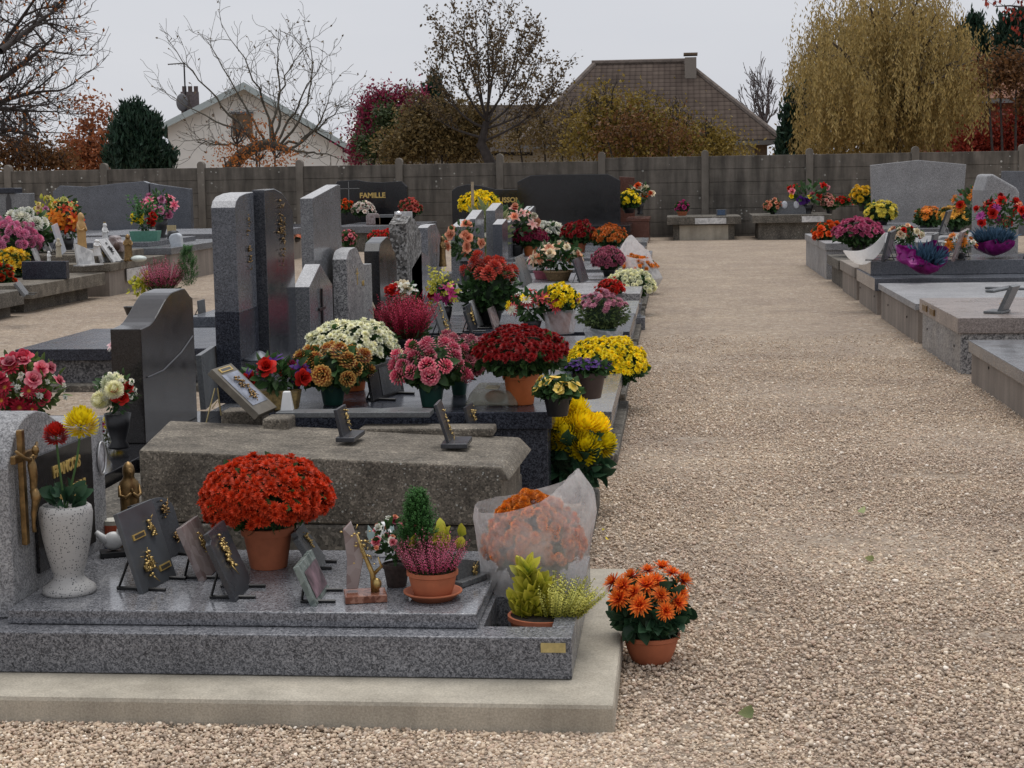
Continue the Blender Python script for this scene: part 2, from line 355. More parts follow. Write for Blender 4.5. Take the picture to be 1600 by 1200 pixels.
def leaf_tpl(L=1, Wd=.5, fold=.15, droop=-.2):
    V = [(0, -.03, 0), (0, 0, 0), (0, .03, 0)]; T = [0, 0, 0]
    for x, w_ in ((.35, 1.), (.75, .75), (1., .12)):
        z = droop*L*x*x
        V += [(x*L, -w_*Wd/2, z+fold*Wd*w_), (x*L, 0, z), (x*L, w_*Wd/2, z+fold*Wd*w_)]; T += [x, x*.7, x]
    Fc = []
    for j in range(3):
        a = j*3; b = a+3; Fc += [(a, b, b+1, a+1), (a+1, b+1, b+2, a+2)]
    V = np.array(V)@np.array([[0, 0, 1], [0, 1, 0], [-1, 0, 0]], float)       # leaf points along +z so that N is its direction
    return V, np.array(Fc), np.array(T, float)
LEAF = leaf_tpl(1, .5); LEAF_W = leaf_tpl(1, .75, .2, -.35); LEAF_N = leaf_tpl(1, .22, .1, -.3)
def simple_leaf(Wd=.5):
    V = np.array([(0, 0, 0), (Wd/2, .05, .5), (0, 0, 1.), (-Wd/2, .05, .5)]); return V, np.array([(0, 1, 2, 3)]), np.array([0, .5, 1, .5])
SLEAF = simple_leaf(.55); SNARROW = simple_leaf(.16)
def spike_tpl(k=16, r=.045, w_=.05):
    """heather spike along z, unit height, florets round a thin stem"""
    g = np.random.default_rng(5); out = []
    st = np.array([(-.006, 0, 0), (.006, 0, 0), (.004, 0, 1), (-.004, 0, 1)]); out.append((st, np.array([(0, 1, 2, 3)]), np.zeros((4, 2))))
    for i in range(k):
        z = .28+.72*i/k; a = i*2.4; rr = r*(1.15-z*.7)
        d = np.array([math.cos(a), math.sin(a), .6]); q = np.array([-math.sin(a), math.cos(a), 0])
        p = np.array([0, 0, z]); V = np.array([p, p+d*rr*.6+q*w_*.35, p+d*rr*1.3, p+d*rr*.6-q*w_*.35])
        out.append((V, np.array([(0, 1, 2, 3)]), np.full((4, 2), .3+.7*z)))
    V, Fc, T = merge(out); return V, Fc, T[:, 0]
SPIKE = spike_tpl()
GREEN = foliage_mat('mum_leaves', (.025, .065, .022), (.05, .11, .035), .5, .2)
GREEN_B = foliage_mat('bluish_leaves', (.02, .06, .035), (.04, .095, .05), .45, .2)
GREEN_Y = foliage_mat('yellow_green_leaves', (.14, .22, .02), (.50, .50, .05), .5, .3, (.62, .58, .09))
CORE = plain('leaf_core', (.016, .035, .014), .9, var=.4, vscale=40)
_pm = {}
def pet(a, b=None, c=None):
    k = (a, b, c)
    if k not in _pm: _pm[k] = foliage_mat('petals_%d' % len(_pm), a, b or a, .6, .25, c)
    return _pm[k]
RED = pet((.26, .008, .006), (.60, .02, .012)); DKRED = pet((.13, .004, .006), (.30, .008, .010)); VERM = pet((.42, .03, .008), (.62, .055, .012))
ORANGE = pet((.55, .13, .012), (.75, .24, .02)); RUST = pet((.34, .015, .006), (.56, .04, .008), (.78, .20, .025)); YEL = pet((.80, .54, .008), (.92, .74, .012)); WHT = pet((.66, .66, .34), (.88, .88, .70))
PUREW = pet((.62, .64, .5), (.80, .80, .76)); PINK = pet((.40, .02, .07), (.62, .06, .15), (.80, .30, .36)); MAUVE = pet((.30, .06, .14), (.52, .2, .28)); MAG = pet((.42, .03, .16), (.65, .07, .30))
BURG = pet((.12, .006, .02), (.28, .02, .07)); PURP = pet((.05, .012, .16), (.09, .025, .22)); SALM = pet((.75, .25, .15), (.80, .38, .25)); PEACH = pet((.75, .35, .2), (.82, .6, .42)); LILAC = pet((.45, .1, .3), (.7, .35, .55))
BRZ = pet((.16, .015, .01), (.34, .07, .02), (.66, .42, .12)); ORRED = pet((.45, .03, .008), (.70, .07, .015), (.75, .12, .02)); DKPINK = pet((.14, .01, .04), (.3, .03, .08), (.5, .22, .24)); CREAM = pet((.7, .62, .4), (.8, .74, .6))
HEATHR = foliage_mat('heather_crimson', (.12, .03, .02), (.46, .012, .055), .6, .25, (.60, .04, .12)); HEATHP = foliage_mat('heather_pink', (.08, .06, .02), (.46, .035, .13), .6, .25, (.62, .14, .27)); HEATHY = foliage_mat('heather_yellow', (.10, .14, .03), (.36, .36, .05), .6, .25, (.6, .58, .15))
BLUEN = foliage_mat('blue_needles', (.03, .06, .10), (.06, .12, .20), .5, .1)
CYP = foliage_mat('cypress_green', (.02, .075, .02), (.05, .15, .035), .6, .2)
# ------------------------------------------------------------------ potted plants
def do_pot(root, rt, h, mat, kind='pot', tilt=0):
    b = MB()
    if kind == 'bowl': pr = [(.0, .004), (rt*.62, .0), (rt*.68, h*.06), (rt*.84, h*.45), (rt*.93, h*.82), (rt*1.0, h*.86), (rt*1.0, h), (rt*.92, h), (rt*.9, h*.86), (0, h*.84)]
    elif kind == 'square': pr = None
    else: pr = [(.0, .002), (rt*.68, .0), (rt*.70, h*.03), (rt*.90, h*.80), (rt*.99, h*.81), (rt*1.0, h*.84), (rt*1.0, h*.99), (rt*.97, h), (rt*.92, h), (rt*.9, h*.88), (0, h*.86)]
    b.lathe(pr, 28)
    o = b.build('pot', mat, root, smooth=True, bevel=0)
    e = o.modifiers.new('edge', 'EDGE_SPLIT'); e.split_angle = R_(38)
    MB().lathe([(rt*.915, h*.9), (rt*.5, h*.93), (0, h*.94)], 20).build('soil', SOIL, root, smooth=True)
    return o
def dirs(n, lo, hi, g):
    """unit directions with elevation between lo and hi (deg)"""
    zlo, zhi = math.sin(R_(lo)), math.sin(R_(hi)); i = np.arange(n)+.5
    z = zlo+(zhi-zlo)*((i/n)+g.uniform(-.4, .4, n)/max(n, 1)*3).clip(0, 1); a = i*2.39996+g.uniform(-.25, .25, n)
    r = np.sqrt(1-z*z); return np.stack([r*np.cos(a), r*np.sin(a), z], 1)
def lump(D, amp, seed):
    s = seed*1.7
    return 1+amp*(np.sin(5*D[:, 0]+s)*np.cos(4*D[:, 1]+2*s)+.6*np.sin(9*D[:, 2]+7*D[:, 0]+s))
SEED = [0]
def put_blooms(root, nm, tpl, Q, Nn, SS, mat):
    """few large heads: one part each; many small ones: one part"""
    if len(Q) <= 16:
        for i in range(len(Q)):
            V, Fc, U = scatter(tpl, Q[i:i+1], Nn[i:i+1], SS[i:i+1]); U = U.copy(); fast_mesh(nm.rstrip('s') if not nm.endswith('ss') else nm, V, Fc, mat, root, uv=U)
    else:
        V, Fc, U = scatter(tpl, Q, Nn, SS); fast_mesh(nm, V, Fc, mat, root, uv=U)
def mum(label, px, py, z, Wp, Hp, potw, poth, petmat, fs, tpl=T_BUTTON, potmat=TERRA, cover=0, name='potted_chrysanthemum', cat='potted plant', dens=1.25, leafmat=None, leafs=.05, flat=1, heads=None, potkind='pot', group=None, amp=.075, Y=None, sparse=0):
    """Wp, Hp: width and whole height in photograph pixels; potw, poth likewise; fs: bloom diameter in metres; cover: lowest elevation of the blooms"""
    SEED[0] += 1; g = np.random.default_rng(100+SEED[0])
    P = at(px, py, z) if Y is None else atY(px, py, Y); k = mpp(P)
    P = P+np.array([0, potw*k/2*.8, 0]) if Y is None else P
    root = thing(name, label, cat, P, g.uniform(0, 6), group)
    W_, H_, rt, hp = Wp*k/2, Hp*k, potw*k/2, poth*k
    if rt > 0: do_pot(root, rt, hp, potmat, potkind)
    zb = hp*.88; zc = zb+(H_-zb)*(.30 if cover > -20 else .45); up = H_-zc-fs*.1; dn = zc-zb
    # foliage
    leafs *= .8; nl = int(min(3200, max(320, 15*W_*(H_-zb)/(leafs*leafs))))
    D = dirs(nl, -75, 60, g); rr = g.uniform(.68, 1.0, nl)*lump(D, amp, SEED[0])
    Pn = D*np.array([W_*.97, W_*.97, 1])*rr[:, None]; Pn[:, 2] = np.where(D[:, 2] > 0, D[:, 2]*up, D[:, 2]*dn*1.05)*rr+zc
    sh = np.where(D[:, 2] < 0, 1+D[:, 2]*.42, 1)
    Pn[:, 0] *= sh; Pn[:, 1] *= sh
    Nn = D+g.normal(size=D.shape)*.45+np.array([0, 0, -.15]); V, Fc, U = scatter(LEAF_W if leafs > .03 else LEAF, Pn-D*leafs*.4, Nn, leafs*g.uniform(.7, 1.3, nl))
    fast_mesh('foliage', V, Fc, leafmat or GREEN, root, uv=U)
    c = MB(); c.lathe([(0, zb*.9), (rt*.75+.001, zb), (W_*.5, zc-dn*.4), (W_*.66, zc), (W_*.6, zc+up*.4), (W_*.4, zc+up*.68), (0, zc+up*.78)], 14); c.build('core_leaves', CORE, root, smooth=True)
    # blooms
    area = 2*math.pi*W_*max(W_, up)*(1-math.sin(R_(cover)))*.8
    n = int(dens*1.75*area/(fs*fs)); n = max(6, min(n, 1300))
    D = dirs(n, cover, 90, g); L = lump(D, amp, SEED[0])
    Pn = D*np.array([W_, W_, 1])*L[:, None]; Pn[:, 2] = np.where(D[:, 2] > 0, D[:, 2]*up, D[:, 2]*dn)*L+zc
    if flat != 1: Pn[:, 2] = zc+(Pn[:, 2]-zc)*(1-(1-flat)*np.hypot(Pn[:, 0], Pn[:, 1])/W_)
    if sparse: keep = g.random(n) > sparse; Pn = Pn[keep]; D = D[keep]; n = len(D)
    Pn += g.normal(size=Pn.shape)*fs*.13
    Nn = D*np.array([1, 1, W_/max(up, .01)])+np.array([0, 0, .35])+g.normal(size=D.shape)*.22
    if heads: 
        Pn = np.array([np.linalg.solve(np.stack([cr, cu, cf], 1), np.zeros(3)) if False else (P*0+(cr*(hx-px)*k)+np.array([0, (hy_ if abs(hy_) < 1 else hy_*k), (py-hz)*k*1.0])) for hx, hz, hy_ in heads]); root.rotation_euler = (0, 0, 0)
        Nn = Pn-np.array([0, 0, zc])+np.array([0, -.3*W_, .2*W_]); n = len(heads)
    Q = Pn-Nn/np.linalg.norm(Nn, axis=1, keepdims=True)*fs*.12; SS = fs*g.uniform(.82, 1.15, n)
    put_blooms(root, 'bloom' if n <= 16 else 'blooms', tpl, Q, Nn, SS, petmat)
    return root, P, k
def heather(label, px, py, z, Wp, Hp, mat, potw=0, poth=0, potmat=TERRA, n=170, potkind='bowl', saucer=False, name='heather_plant', spread=.9, Y=None):
    SEED[0] += 1; g = np.random.default_rng(300+SEED[0])
    P = at(px, py, z) if Y is None else atY(px, py, Y); k = mpp(P)
    if Y is None: P = P+np.array([0, max(potw, Wp*.4)*k/2*.8, 0])
    root = thing(name, label, 'heather', P)
    W_, H_, rt, hp = Wp*k/2, Hp*k, potw*k/2, poth*k
    if rt > 0: do_pot(root, rt, hp, potmat, potkind)
    if saucer: MB().lathe([(0, 0), (rt*.8, 0), (rt*1.1, hp*.24), (rt*1.14, hp*.24), (rt*1.14, hp*.29), (rt*1.06, hp*.29), (rt*.8, hp*.07), (0, hp*.07)], 30).build('saucer', potmat, root, smooth=True)
    L = H_-hp*.8
    a = g.uniform(0, 2*math.pi, n); r = np.sqrt(g.uniform(0, 1, n)); tl = r*spread
    B = np.stack([np.cos(a)*r*max(rt, W_*.45)*.8, np.sin(a)*r*max(rt, W_*.45)*.8, np.full(n, hp*.8)], 1)
    D = np.stack([np.cos(a)*tl, np.sin(a)*tl, np.ones(n)], 1)+g.normal(size=(n, 3))*.12
    D *= np.array([W_/(L*.95+1e-6), W_/(L*.95+1e-6), 1]); D[:, 2] = np.maximum(D[:, 2], .3)
    ln = L*g.uniform(.75, 1.02, n)*(1-.18*r)/np.linalg.norm(D, axis=1)*np.clip(np.linalg.norm(D, axis=1), 1, 1.4)
    V, Fc, U = scatter(SPIKE, B, D, ln); fast_mesh('flower_spikes', V, Fc, mat, root, uv=U)
    m = 220; a = g.uniform(0, 6.3, m); r = np.sqrt(g.random(m)); Bl = np.stack([np.cos(a)*r*W_*.6, np.sin(a)*r*W_*.6, hp*.85+g.random(m)*L*.35], 1)
    V, Fc, U = scatter(LEAF_N, Bl, np.stack([np.cos(a), np.sin(a), np.ones(m)*.8], 1)+g.normal(size=(m, 3))*.4, L*.16); fast_mesh('foliage', V, Fc, GREEN, root, uv=U)
    return root, P, k
def add_cypress(root, off, Wm, Hm, mat=CYP, name='cypress_shrub', n=900):
    g = np.random.default_rng(7+SEED[0]); h = g.random(n)**.8; a = g.uniform(0, 6.3, n)
    prof = np.sin(np.clip(h*.93+.07, 0, 1)*math.pi)**.6*(1-.25*h); r = Wm/2*prof*np.sqrt(g.random(n))
    P = np.stack([off[0]+r*np.cos(a), off[1]+r*np.sin(a), off[2]+h*Hm*.9], 1)
    D = np.stack([np.cos(a)*.5, np.sin(a)*.5, np.full(n, 1.2)], 1)+g.normal(size=(n, 3))*.25
    V, Fc, U = scatter(SPIKE_G, P, D, Hm*.16*g.uniform(.7, 1.2, n)); return fast_mesh(name, V, Fc, mat, root, uv=U)
SPIKE_G = spike_tpl(9, .16, .2); SPIKE_Y = spike_tpl(20, .055, .09)
def bouquet(label, px, py, z, Wp, Hp, parts, vase=None, name='flower_bouquet', cat='bouquet', green=GREEN, vh=.35, vw=.4, nleaf=160, leafs=.3, Y=None, flatz=1, leaf=LEAF, vmat=None, shape='dome', lift=0):
    """parts: (name, template, bloom diameter px, material, count, [region cx,cy,cz in -1..1, spread])"""
    SEED[0] += 1; g = np.random.default_rng(500+SEED[0])
    P = at(px, py, z) if Y is None else atY(px, py, Y); k = mpp(P); root = thing(name, label, cat, P)
    W_, H_ = Wp*k/2, Hp*k; h0 = H_*vh
    rt = Wp*k/2*vw
    if vase == 'vase': MB().lathe([(0, 0), (rt*.75, 0), (rt*.8, h0*.06), (rt*.55, h0*.2), (rt*.85, h0*.6), (rt, h0), (rt*.9, h0), (rt*.7, h0*.7), (0, h0*.6)], 20).build('vase', vmat or POTB, root, smooth=True)
    elif vase == 'pot': do_pot(root, rt, h0, vmat or POTB)
    elif vase == 'trough':
        b = MB(); q = rt; b.add([(-q*.85, -q*.35, 0), (q*.85, -q*.35, 0), (q*.85, q*.35, 0), (-q*.85, q*.35, 0), (-q, -q*.45, h0), (q, -q*.45, h0), (q, q*.45, h0), (-q, q*.45, h0)], [(3, 2, 1, 0), (0, 1, 5, 4), (1, 2, 6, 5), (2, 3, 7, 6), (3, 0, 4, 7), (4, 5, 6, 7)]); b.build('trough', vmat or POTG, root, bevel=.006)
    zc = h0+(H_-h0)*(.42 if shape == 'dome' else .5); up = H_-zc; dn = zc-h0
    D = dirs(nleaf, -70, 80, g); rr = g.uniform(.35, .95, nleaf)[:, None]
    Pn = D*np.array([W_, W_*.8, up])*rr; Pn[:, 2] = np.where(D[:, 2] < 0, Pn[:, 2]*dn/up, Pn[:, 2])+zc; sh = np.where(D[:, 2] < 0, 1+D[:, 2]*.6, 1); Pn[:, 0] *= sh; Pn[:, 1] *= sh
    V, Fc, U = scatter(leaf, Pn*np.array([.9, .9, 1]), D+g.normal(size=D.shape)*.5+[0, 0, .3], W_*leafs*g.uniform(.7, 1.3, nleaf)); fast_mesh('foliage', V, Fc, green, root, uv=U)
    for it in parts:
        nm, tpl, d, mat, n = it[:5]; c = it[5] if len(it) > 5 else None
        if c: Dn = np.array(c[:3])+g.normal(size=(n, 3))*c[3]; ln = np.linalg.norm(Dn, axis=1, keepdims=True); Dn = np.where(ln > 1.05, Dn/ln, Dn)
        else: Dn = dirs(n, -15, 90, g)*g.uniform(.8, 1.05, (n, 1))
        Pn = Dn*np.array([W_*.92, W_*.8, up*.92]); Pn[:, 2] = np.where(Pn[:, 2] < 0, Pn[:, 2]*dn/up*.8, Pn[:, 2])+zc
        Nn = Dn+np.array([.1, -.35, .3])+g.normal(size=Dn.shape)*.2
        put_blooms(root, nm, tpl, Pn, Nn, d*k*g.uniform(.8, 1.2, n), mat)
    return root, P, k
# ------------------------------------------------------------------ memorial plaques
def fig_rows(b, c, h, wd, dp, seed=0, base=True, R=None):
    """robed standing figure of height h: one continuous body of stacked ellipses, veil, face, folded arms"""
    g = np.random.default_rng(seed); n = 20
    rows = [(0, .46, .40, 0), (.03, .47, .41, 0), (.12, .43, .36, 0), (.3, .37, .31, .0), (.48, .35, .29, 0), (.6, .37, .29, 0), (.70, .41, .29, 0), (.765, .37, .26, 0), (.80, .25, .22, .0), (.83, .21, .22, -.02), (.87, .235, .25, -.03), (.91, .235, .25, -.03), (.95, .20, .215, -.02), (.985, .11, .12, 0), (1, .01, .01, 0)]
    V = []
    for z, rx, ry, oy in rows:
        for k in range(n):
            a = 2*math.pi*k/n; f = 1+(.07*math.sin(a*7+z*3)+.04*math.sin(a*11))*(z < .68)
            V.append((rx*wd*f*math.cos(a), ry*dp*f*math.sin(a)+oy*dp, z*h))
    V = np.array(V)
    fc = [(j*n+k, j*n+(k+1) % n, (j+1)*n+(k+1) % n, (j+1)*n+k) for j in range(len(rows)-1) for k in range(n)]+[tuple(range(n))[::-1]]
    R = np.eye(3) if R is None else R
    b.add(V@R.T+c, fc)
    b.ball(R@np.array([0, -.20*dp, .885*h])+c, 1, 10, (.15*wd, .12*dp, .055*h), R)            # face
    b.ball(R@np.array([0, -.335*dp, .88*h])+c, 1, 6, (.03*wd, .03*dp, .016*h), R)             # nose
    for s in (-1, 1): b.tube([R@np.array(q)+c for q in ((s*.36*wd, 0, .73*h), (s*.40*wd, -.12*dp, .62*h), (s*.22*wd, -.32*dp, .60*h), (s*.03*wd, -.40*dp, .655*h))], [.075*wd, .09*wd, .085*wd, .05*wd], 8)
    b.ball(R@np.array([0, -.42*dp, .68*h])+c, 1, 6, (.05*wd, .05*dp, .03*h), R)
def cluster(b, c, ex, ey, n, r, g, nz):
    """cast relief of small leaves and blossoms spread over ex, ey"""
    for i in range(n):
        p = c+ex*g.normal()*.33+ey*g.normal()*.33+nz*r*.5
        if i % 3: b.ball(p, r*g.uniform(.5, 1), 5, (1, 1, .6))
        else: b.tube([p-ey*r*.1, p+(ex/np.linalg.norm(ex)*g.normal()+ey/np.linalg.norm(ey)*g.normal())*r*1.6+nz*r*.6], [r*.35, r*.1], 5)
def plaque(label, nb, fb, nt, z, mat, th=.02, top='flat', orn=None, plates=(), stand='bars', photo=None, name='memorial_plaque', edge=None, cat='plaque', flipn=False, ornmat=None):
    """near bottom, far bottom and near top corners in photograph pixels; rests on height z"""
    g = np.random.default_rng(int(nb[0]*7+nb[1]))
    A, B = at(*nb, z), at(*fb, z); e = B-A; L = np.linalg.norm(e); ex = e/L
    nh = np.array([ex[1], -ex[0], 0.])
    if flipn: nh = -nh
    d = ray(*nt)                                        # the near top corner lies in the upright plane through A square to the bottom edge
    t = ((A-O0)@ex)/(d@ex); T = O0+d*t; up = T-A; hgt = np.linalg.norm(up); ez = up/hgt
    if not (.02 < hgt < 1.2) or ez[2] < .35:
        ez = np.array([-.35*nh[0], -.35*nh[1], .94]); hgt = abs(nb[1]-nt[1])*mpp(A)
    n = np.cross(ex, ez); n = n if n@nh > 0 else -n
    root = thing(name, label, cat, A)
    def W(u, v, q=0.): return e*u+ez*(v*hgt)+n*q
    if top == 'flat': pr = [(0, 0), (1, 0), (1, 1), (0, 1)]
    elif top == 'round': pr = [(0, 0), (1, 0), (1, .72)]+[(.62+.38*math.cos(a), .72+.28*math.sin(a)) for a in np.linspace(.2, math.pi/2, 6)]+[(0, 1)]
    elif top == 'chip': pr = [(0, 0), (.75, -.0), (1, .12), (.97, .8), (1, 1), (.1, 1), (.12, .9), (0, .86)]
    elif top == 'arch': pr = [(0, 0), (1, 0), (1, .7)]+[(.5+.5*math.cos(a), .7+.3*math.sin(a)) for a in np.linspace(.15, math.pi-.15, 9)]+[(0, .7)]
    elif top == 'slant': pr = [(0, 0), (1, 0), (1, .62), (0, 1)]
    else: pr = top
    m = len(pr); b = MB(); b.add([W(u, v, -th) for u, v in pr]+[W(u, v, 0) for u, v in pr], [tuple(range(m))[::-1], tuple(range(m, 2*m))]+[(i, (i+1) % m, (i+1) % m+m, i+m) for i in range(m)])
    b.build('slab', mat, root, bevel=.0018)
    if stand == 'bars':
        for u in (.18, .8):
            p = W(u, .0)+np.array([0, 0, .004]); MB().tube([p+nh*L*.22, p-nh*hgt*.42], .006, 6).build('foot_bar', BLACK, root)
            MB().tube([p-nh*hgt*.40, W(u, .5, -th-.002)], .004, 5).build('prop', BLACK, root)
    elif stand == 'base':
        q = MB(); c0 = W(.5, 0)-nh*.01; R = np.stack([ex, nh, [0, 0, 1]], 1); q.box(-L*.62, -hgt*.16, 0, L*.62, hgt*.42, .018, R, c0); q.build('base', mat, root, bevel=.003)
    if orn:
        for (cu_, cv, su, sv) in orn:
            q = MB(); cluster(q, W(cu_, cv, .003), e*su*2, ez*hgt*sv*2, int(26), L*.028+.0025, g, n); q.build('bronze_relief', ornmat or GOLD, root, smooth=True)
    for (u0_, v0, u1, v1) in plates:
        q = MB(); P8 = [W(u, v, s_) for s_ in (.0005, .004) for u, v in ((u0_, v0), (u1, v0), (u1, v1), (u0_, v1))]; q.add(P8, [(4, 5, 6, 7), (0, 1, 5, 4), (1, 2, 6, 5), (2, 3, 7, 6), (3, 0, 4, 7)]); fr = q.build('name_plate', GOLDP, root)
        du, dv = (u1-u0_)*.1, (v1-v0)*.2; q = MB(); q.add([W(u, v, .0045) for u, v in ((u0_+du, v0+dv), (u1-du, v0+dv), (u1-du, v1-dv), (u0_+du, v1-dv))], [(0, 1, 2, 3)]); q.build('engraved_field', plain('dark_enamel', (.06, .055, .045), .4), fr)
    if photo:
        u0_, v0, u1, v1, pm = photo; q = MB(); q.add([W(u, v, .002) for u, v in ((u0_, v0), (u1, v0), (u1, v1), (u0_, v1))], [(0, 1, 2, 3)]); q.build('picture', pm, root)
    return root
def text_mesh(txt, size, mat, parent, origin, ex, ey, name='inscription', depth=.002, bold=0):
    cv = bpy.data.curves.new('t', 'FONT'); cv.body = txt; cv.size = size; cv.extrude = depth; cv.offset = bold; cv.align_x = 'CENTER'; cv.resolution_u = 3
    ob = bpy.data.objects.new('t', cv); COL.objects.link(ob); bpy.context.view_layer.update()
    me = bpy.data.meshes.new_from_object(ob.evaluated_get(bpy.context.evaluated_depsgraph_get())); bpy.data.objects.remove(ob)
    me.materials.clear(); me.materials.append(mat); ex = np.asarray(ex, float); ey = np.asarray(ey, float); ez = np.cross(ex, ey)
    for v in me.vertices: v.co = Vector(tuple(np.asarray(origin)+ex*v.co.x+ey*v.co.y+ez*(v.co.z+depth)))
    o = bpy.data.objects.new(name, me); COL.objects.link(o); o.parent = parent; return o
# ================================================================== SETTING
gm = gravel_mat(); pm_ = pebble_mat()
b = MB(); b.add([(-900, -60, 0), (900, -60, 0), (900, 1500, 0), (-900, 1500, 0)], [(0, 1, 2, 3)])
grd = b.build('ground', gm); tag(grd, kind='structure')
def pebbles():
    g = np.random.default_rng(3); N = 190000
    # more pebbles close to the camera: sample depth with falling density
    Y = 3.75+12.2*g.random(N)**1.6; 
    xr = np.minimum(2.1, Y*.222+.12); xl = np.where(Y < 4.36, -3.2, np.where(Y < 5.75, -.19, -.38))
    X = g.uniform(0, 1, N)*(2.5)-.4
    kp = g.random(N) < np.clip((15.6-Y)/5.5, 0, 1)**.8; Y = Y[kp]; X = X[kp]
    n2 = 24000; Y2 = g.uniform(3.8, 4.36, n2); X2 = g.uniform(-2.4, -.1, n2)
    X = np.concatenate([X, X2]); Y = np.concatenate([Y, Y2])
    xr = np.minimum(2.1, Y*.25+.1); xl = np.where(Y < 4.36, -3.2, np.where(Y < 5.75, -.19, -.40)); ok = (X > xl) & (X < xr); X = X[ok]; Y = Y[ok]; n = len(X)
    for sx_, sy_, ra, rb in ((.62, 6.75, .22, .10), (1.0, 5.35, .2, .07), (.25, 5.6, .12, .05), (1.3, 8.2, .3, .12), (.1, 9.3, .3, .16), (.9, 10.6, .4, .18), (1.55, 7.0, .16, .08)):
        q_ = np.exp(-((X-sx_)/ra)**2-((Y-sy_)/rb)**2); kp = g.random(len(X)) > q_*.9; X = X[kp]; Y = Y[kp]
    n = len(X); t = (1+5**.5)/2; iv = np.array([(-1, t, 0), (1, t, 0), (-1, -t, 0), (1, -t, 0), (0, -1, t), (0, 1, t), (0, -1, -t), (0, 1, -t), (t, 0, -1), (t, 0, 1), (-t, 0, -1), (-t, 0, 1)])/math.sqrt(1+t*t)
    fc = np.array([(0, 11, 5), (0, 5, 1), (0, 1, 7), (0, 7, 10), (0, 10, 11), (1, 5, 9), (5, 11, 4), (11, 10, 2), (10, 7, 6), (7, 1, 8), (3, 9, 4), (3, 4, 2), (3, 2, 6), (3, 6, 8), (3, 8, 9), (4, 9, 5), (2, 4, 11), (6, 2, 10), (8, 6, 7), (9, 8, 1)])
    S = g.lognormal(-5.36, .34, n).clip(.0022, .011)
    Fr = frames(g.normal(size=(n, 3)), g=g); sc3 = np.stack([g.uniform(.8, 1.35, n), g.uniform(.75, 1.1, n), g.uniform(.5, .85, n)], 1)
    loc = iv[None]*sc3[:, None, :]*g.uniform(.82, 1.18, (n, 12, 1)); W = np.einsum('nij,nvj->nvi', Fr, loc)*S[:, None, None]; W[:, :, 2] *= .8
    # low mounds and ruts, a few millimetres
    Z = .003+.006*(np.sin(X*3.1+Y*1.3)+np.sin(Y*2.7-X))*.5+g.uniform(-.003, .005, n)+S*.15
    W += np.stack([X, Y, Z], 1)[:, None, :]
    o = fast_mesh('gravel', W.reshape(-1, 3), (fc[None]+(np.arange(n)*12)[:, None, None]).reshape(-1, 3), pm_, smooth=True)
    tag(o, 'loose tan and grey gravel pebbles covering the path', 'gravel', kind='stuff')
pebbles()
# ------------------------------------------------------------------ concrete fence wall
def fence():
    root = thing('concrete_fence', 'long mossy precast concrete fence wall with round-topped posts across the back', 'wall', (0, 39.5, 0))
    step = [1.80, 1.80, 1.80, 1.81, 1.80, 1.80, 1.87, 1.87, 1.86, 1.87, 1.87, 1.88, 1.88, 1.88]
    xs = [-16.2+2.41*i for i in range(-5, 18)]
    for i, x in enumerate(xs):
        h = 1.84 if i < 10 else 1.9
        h2 = 1.80 if i < 11 else 1.87
        pr = [(-.085, -.1), (.085, -.1), (.085, h+.03)]+[(.085*math.cos(a), h+.03+.085*math.sin(a)) for a in np.linspace(.4, math.pi-.4, 5)]+[(-.085, h+.03)]
        MB().prism(pr, -.1, .1, 'y', o=(x, 0, 0)).build('post', C_POST, root, bevel=.012)
        b = MB(); z = h2; zz = [h2]
        while z > 0: z -= .305; zz.append(max(z, -.1))
        for j in range(len(zz)-1):
            q = .004*((j*7+i*3) % 3-1)
            b.box(x+.085, -.03+q, zz[j+1]+.006, x+2.41-.085, .03+q, zz[j])
        b.box(x+.08, -.012, -.1, x+2.41-.08, .012, h2-.02)
        b.build('panel', C_WALL, root, bevel=.009)
fence()
# ------------------------------------------------------------------ tombs
def tomb(label, x0, x1, y0, y1, zt, th, top, body, lip=.03, name='tomb', upper=None, plinth=None, low=0, joints=False, extra=None):
    root = thing(name, label, 'tomb', ((x0+x1)/2, (y0+y1)/2, 0)); c = np.array([(x0+x1)/2, (y0+y1)/2, 0])
    X0, X1, Y0, Y1 = x0-c[0], x1-c[0], y0-c[1], y1-c[1]
    MB().box(X0+lip, Y0+lip, -.02, X1-lip, Y1-lip, zt-th-.001).build('base', body, root, bevel=.004)
    MB().box(X0, Y0, zt-th, X1, Y1, zt).build('cover_slab', top, root, bevel=.005)
    if upper:
        ux0, ux1, uy0, uy1, uh, um = upper; MB().box(X0+ux0, Y0+uy0, zt+.001, X1-ux1, Y1-uy1, zt+uh).build('upper_slab', um, root, bevel=.005)
    if plinth: MB().box(X0-plinth[0], Y0-plinth[0], -.03, X1+plinth[0], Y1+plinth[0], plinth[1]).build('plinth', plinth[2], root, bevel=.008)
    return root
# near grave: plinth, frame with planter opening, raised slab
g1 = thing('granite_grave', 'near speckled grey granite grave on a cream concrete plinth', 'grave', (-1.3, 5.0, 0))
o1 = np.array([-1.3, 5.0, 0])
MB().prism([(-1.7, -.664), (1.128, -.664), (1.128, .9), (-1.7, .9)], -.03, .084, 'z').build('plinth', C_PLINTH, g1, bevel=.014)
def bx1(mb, x0, y0, z0, x1, y1, z1): return mb.box(x0-o1[0], y0-o1[1], z0, x1-o1[0], y1-o1[1], z1)
b = MB(); bx1(b, -2.9, 4.545, .086, -.298, 4.66, .207); b.build('front_kerb', G_GREY, g1, bevel=.004)
b = MB(); bx1(b, -.362, 4.6605, .086, -.298, 5.56, .207); b.build('end_kerb', G_GREY, g1, bevel=.003)
b = MB(); bx1(b, -2.9, 5.47, .086, -.3625, 5.56, .207); b.build('back_kerb', G_GREY, g1, bevel=.003)
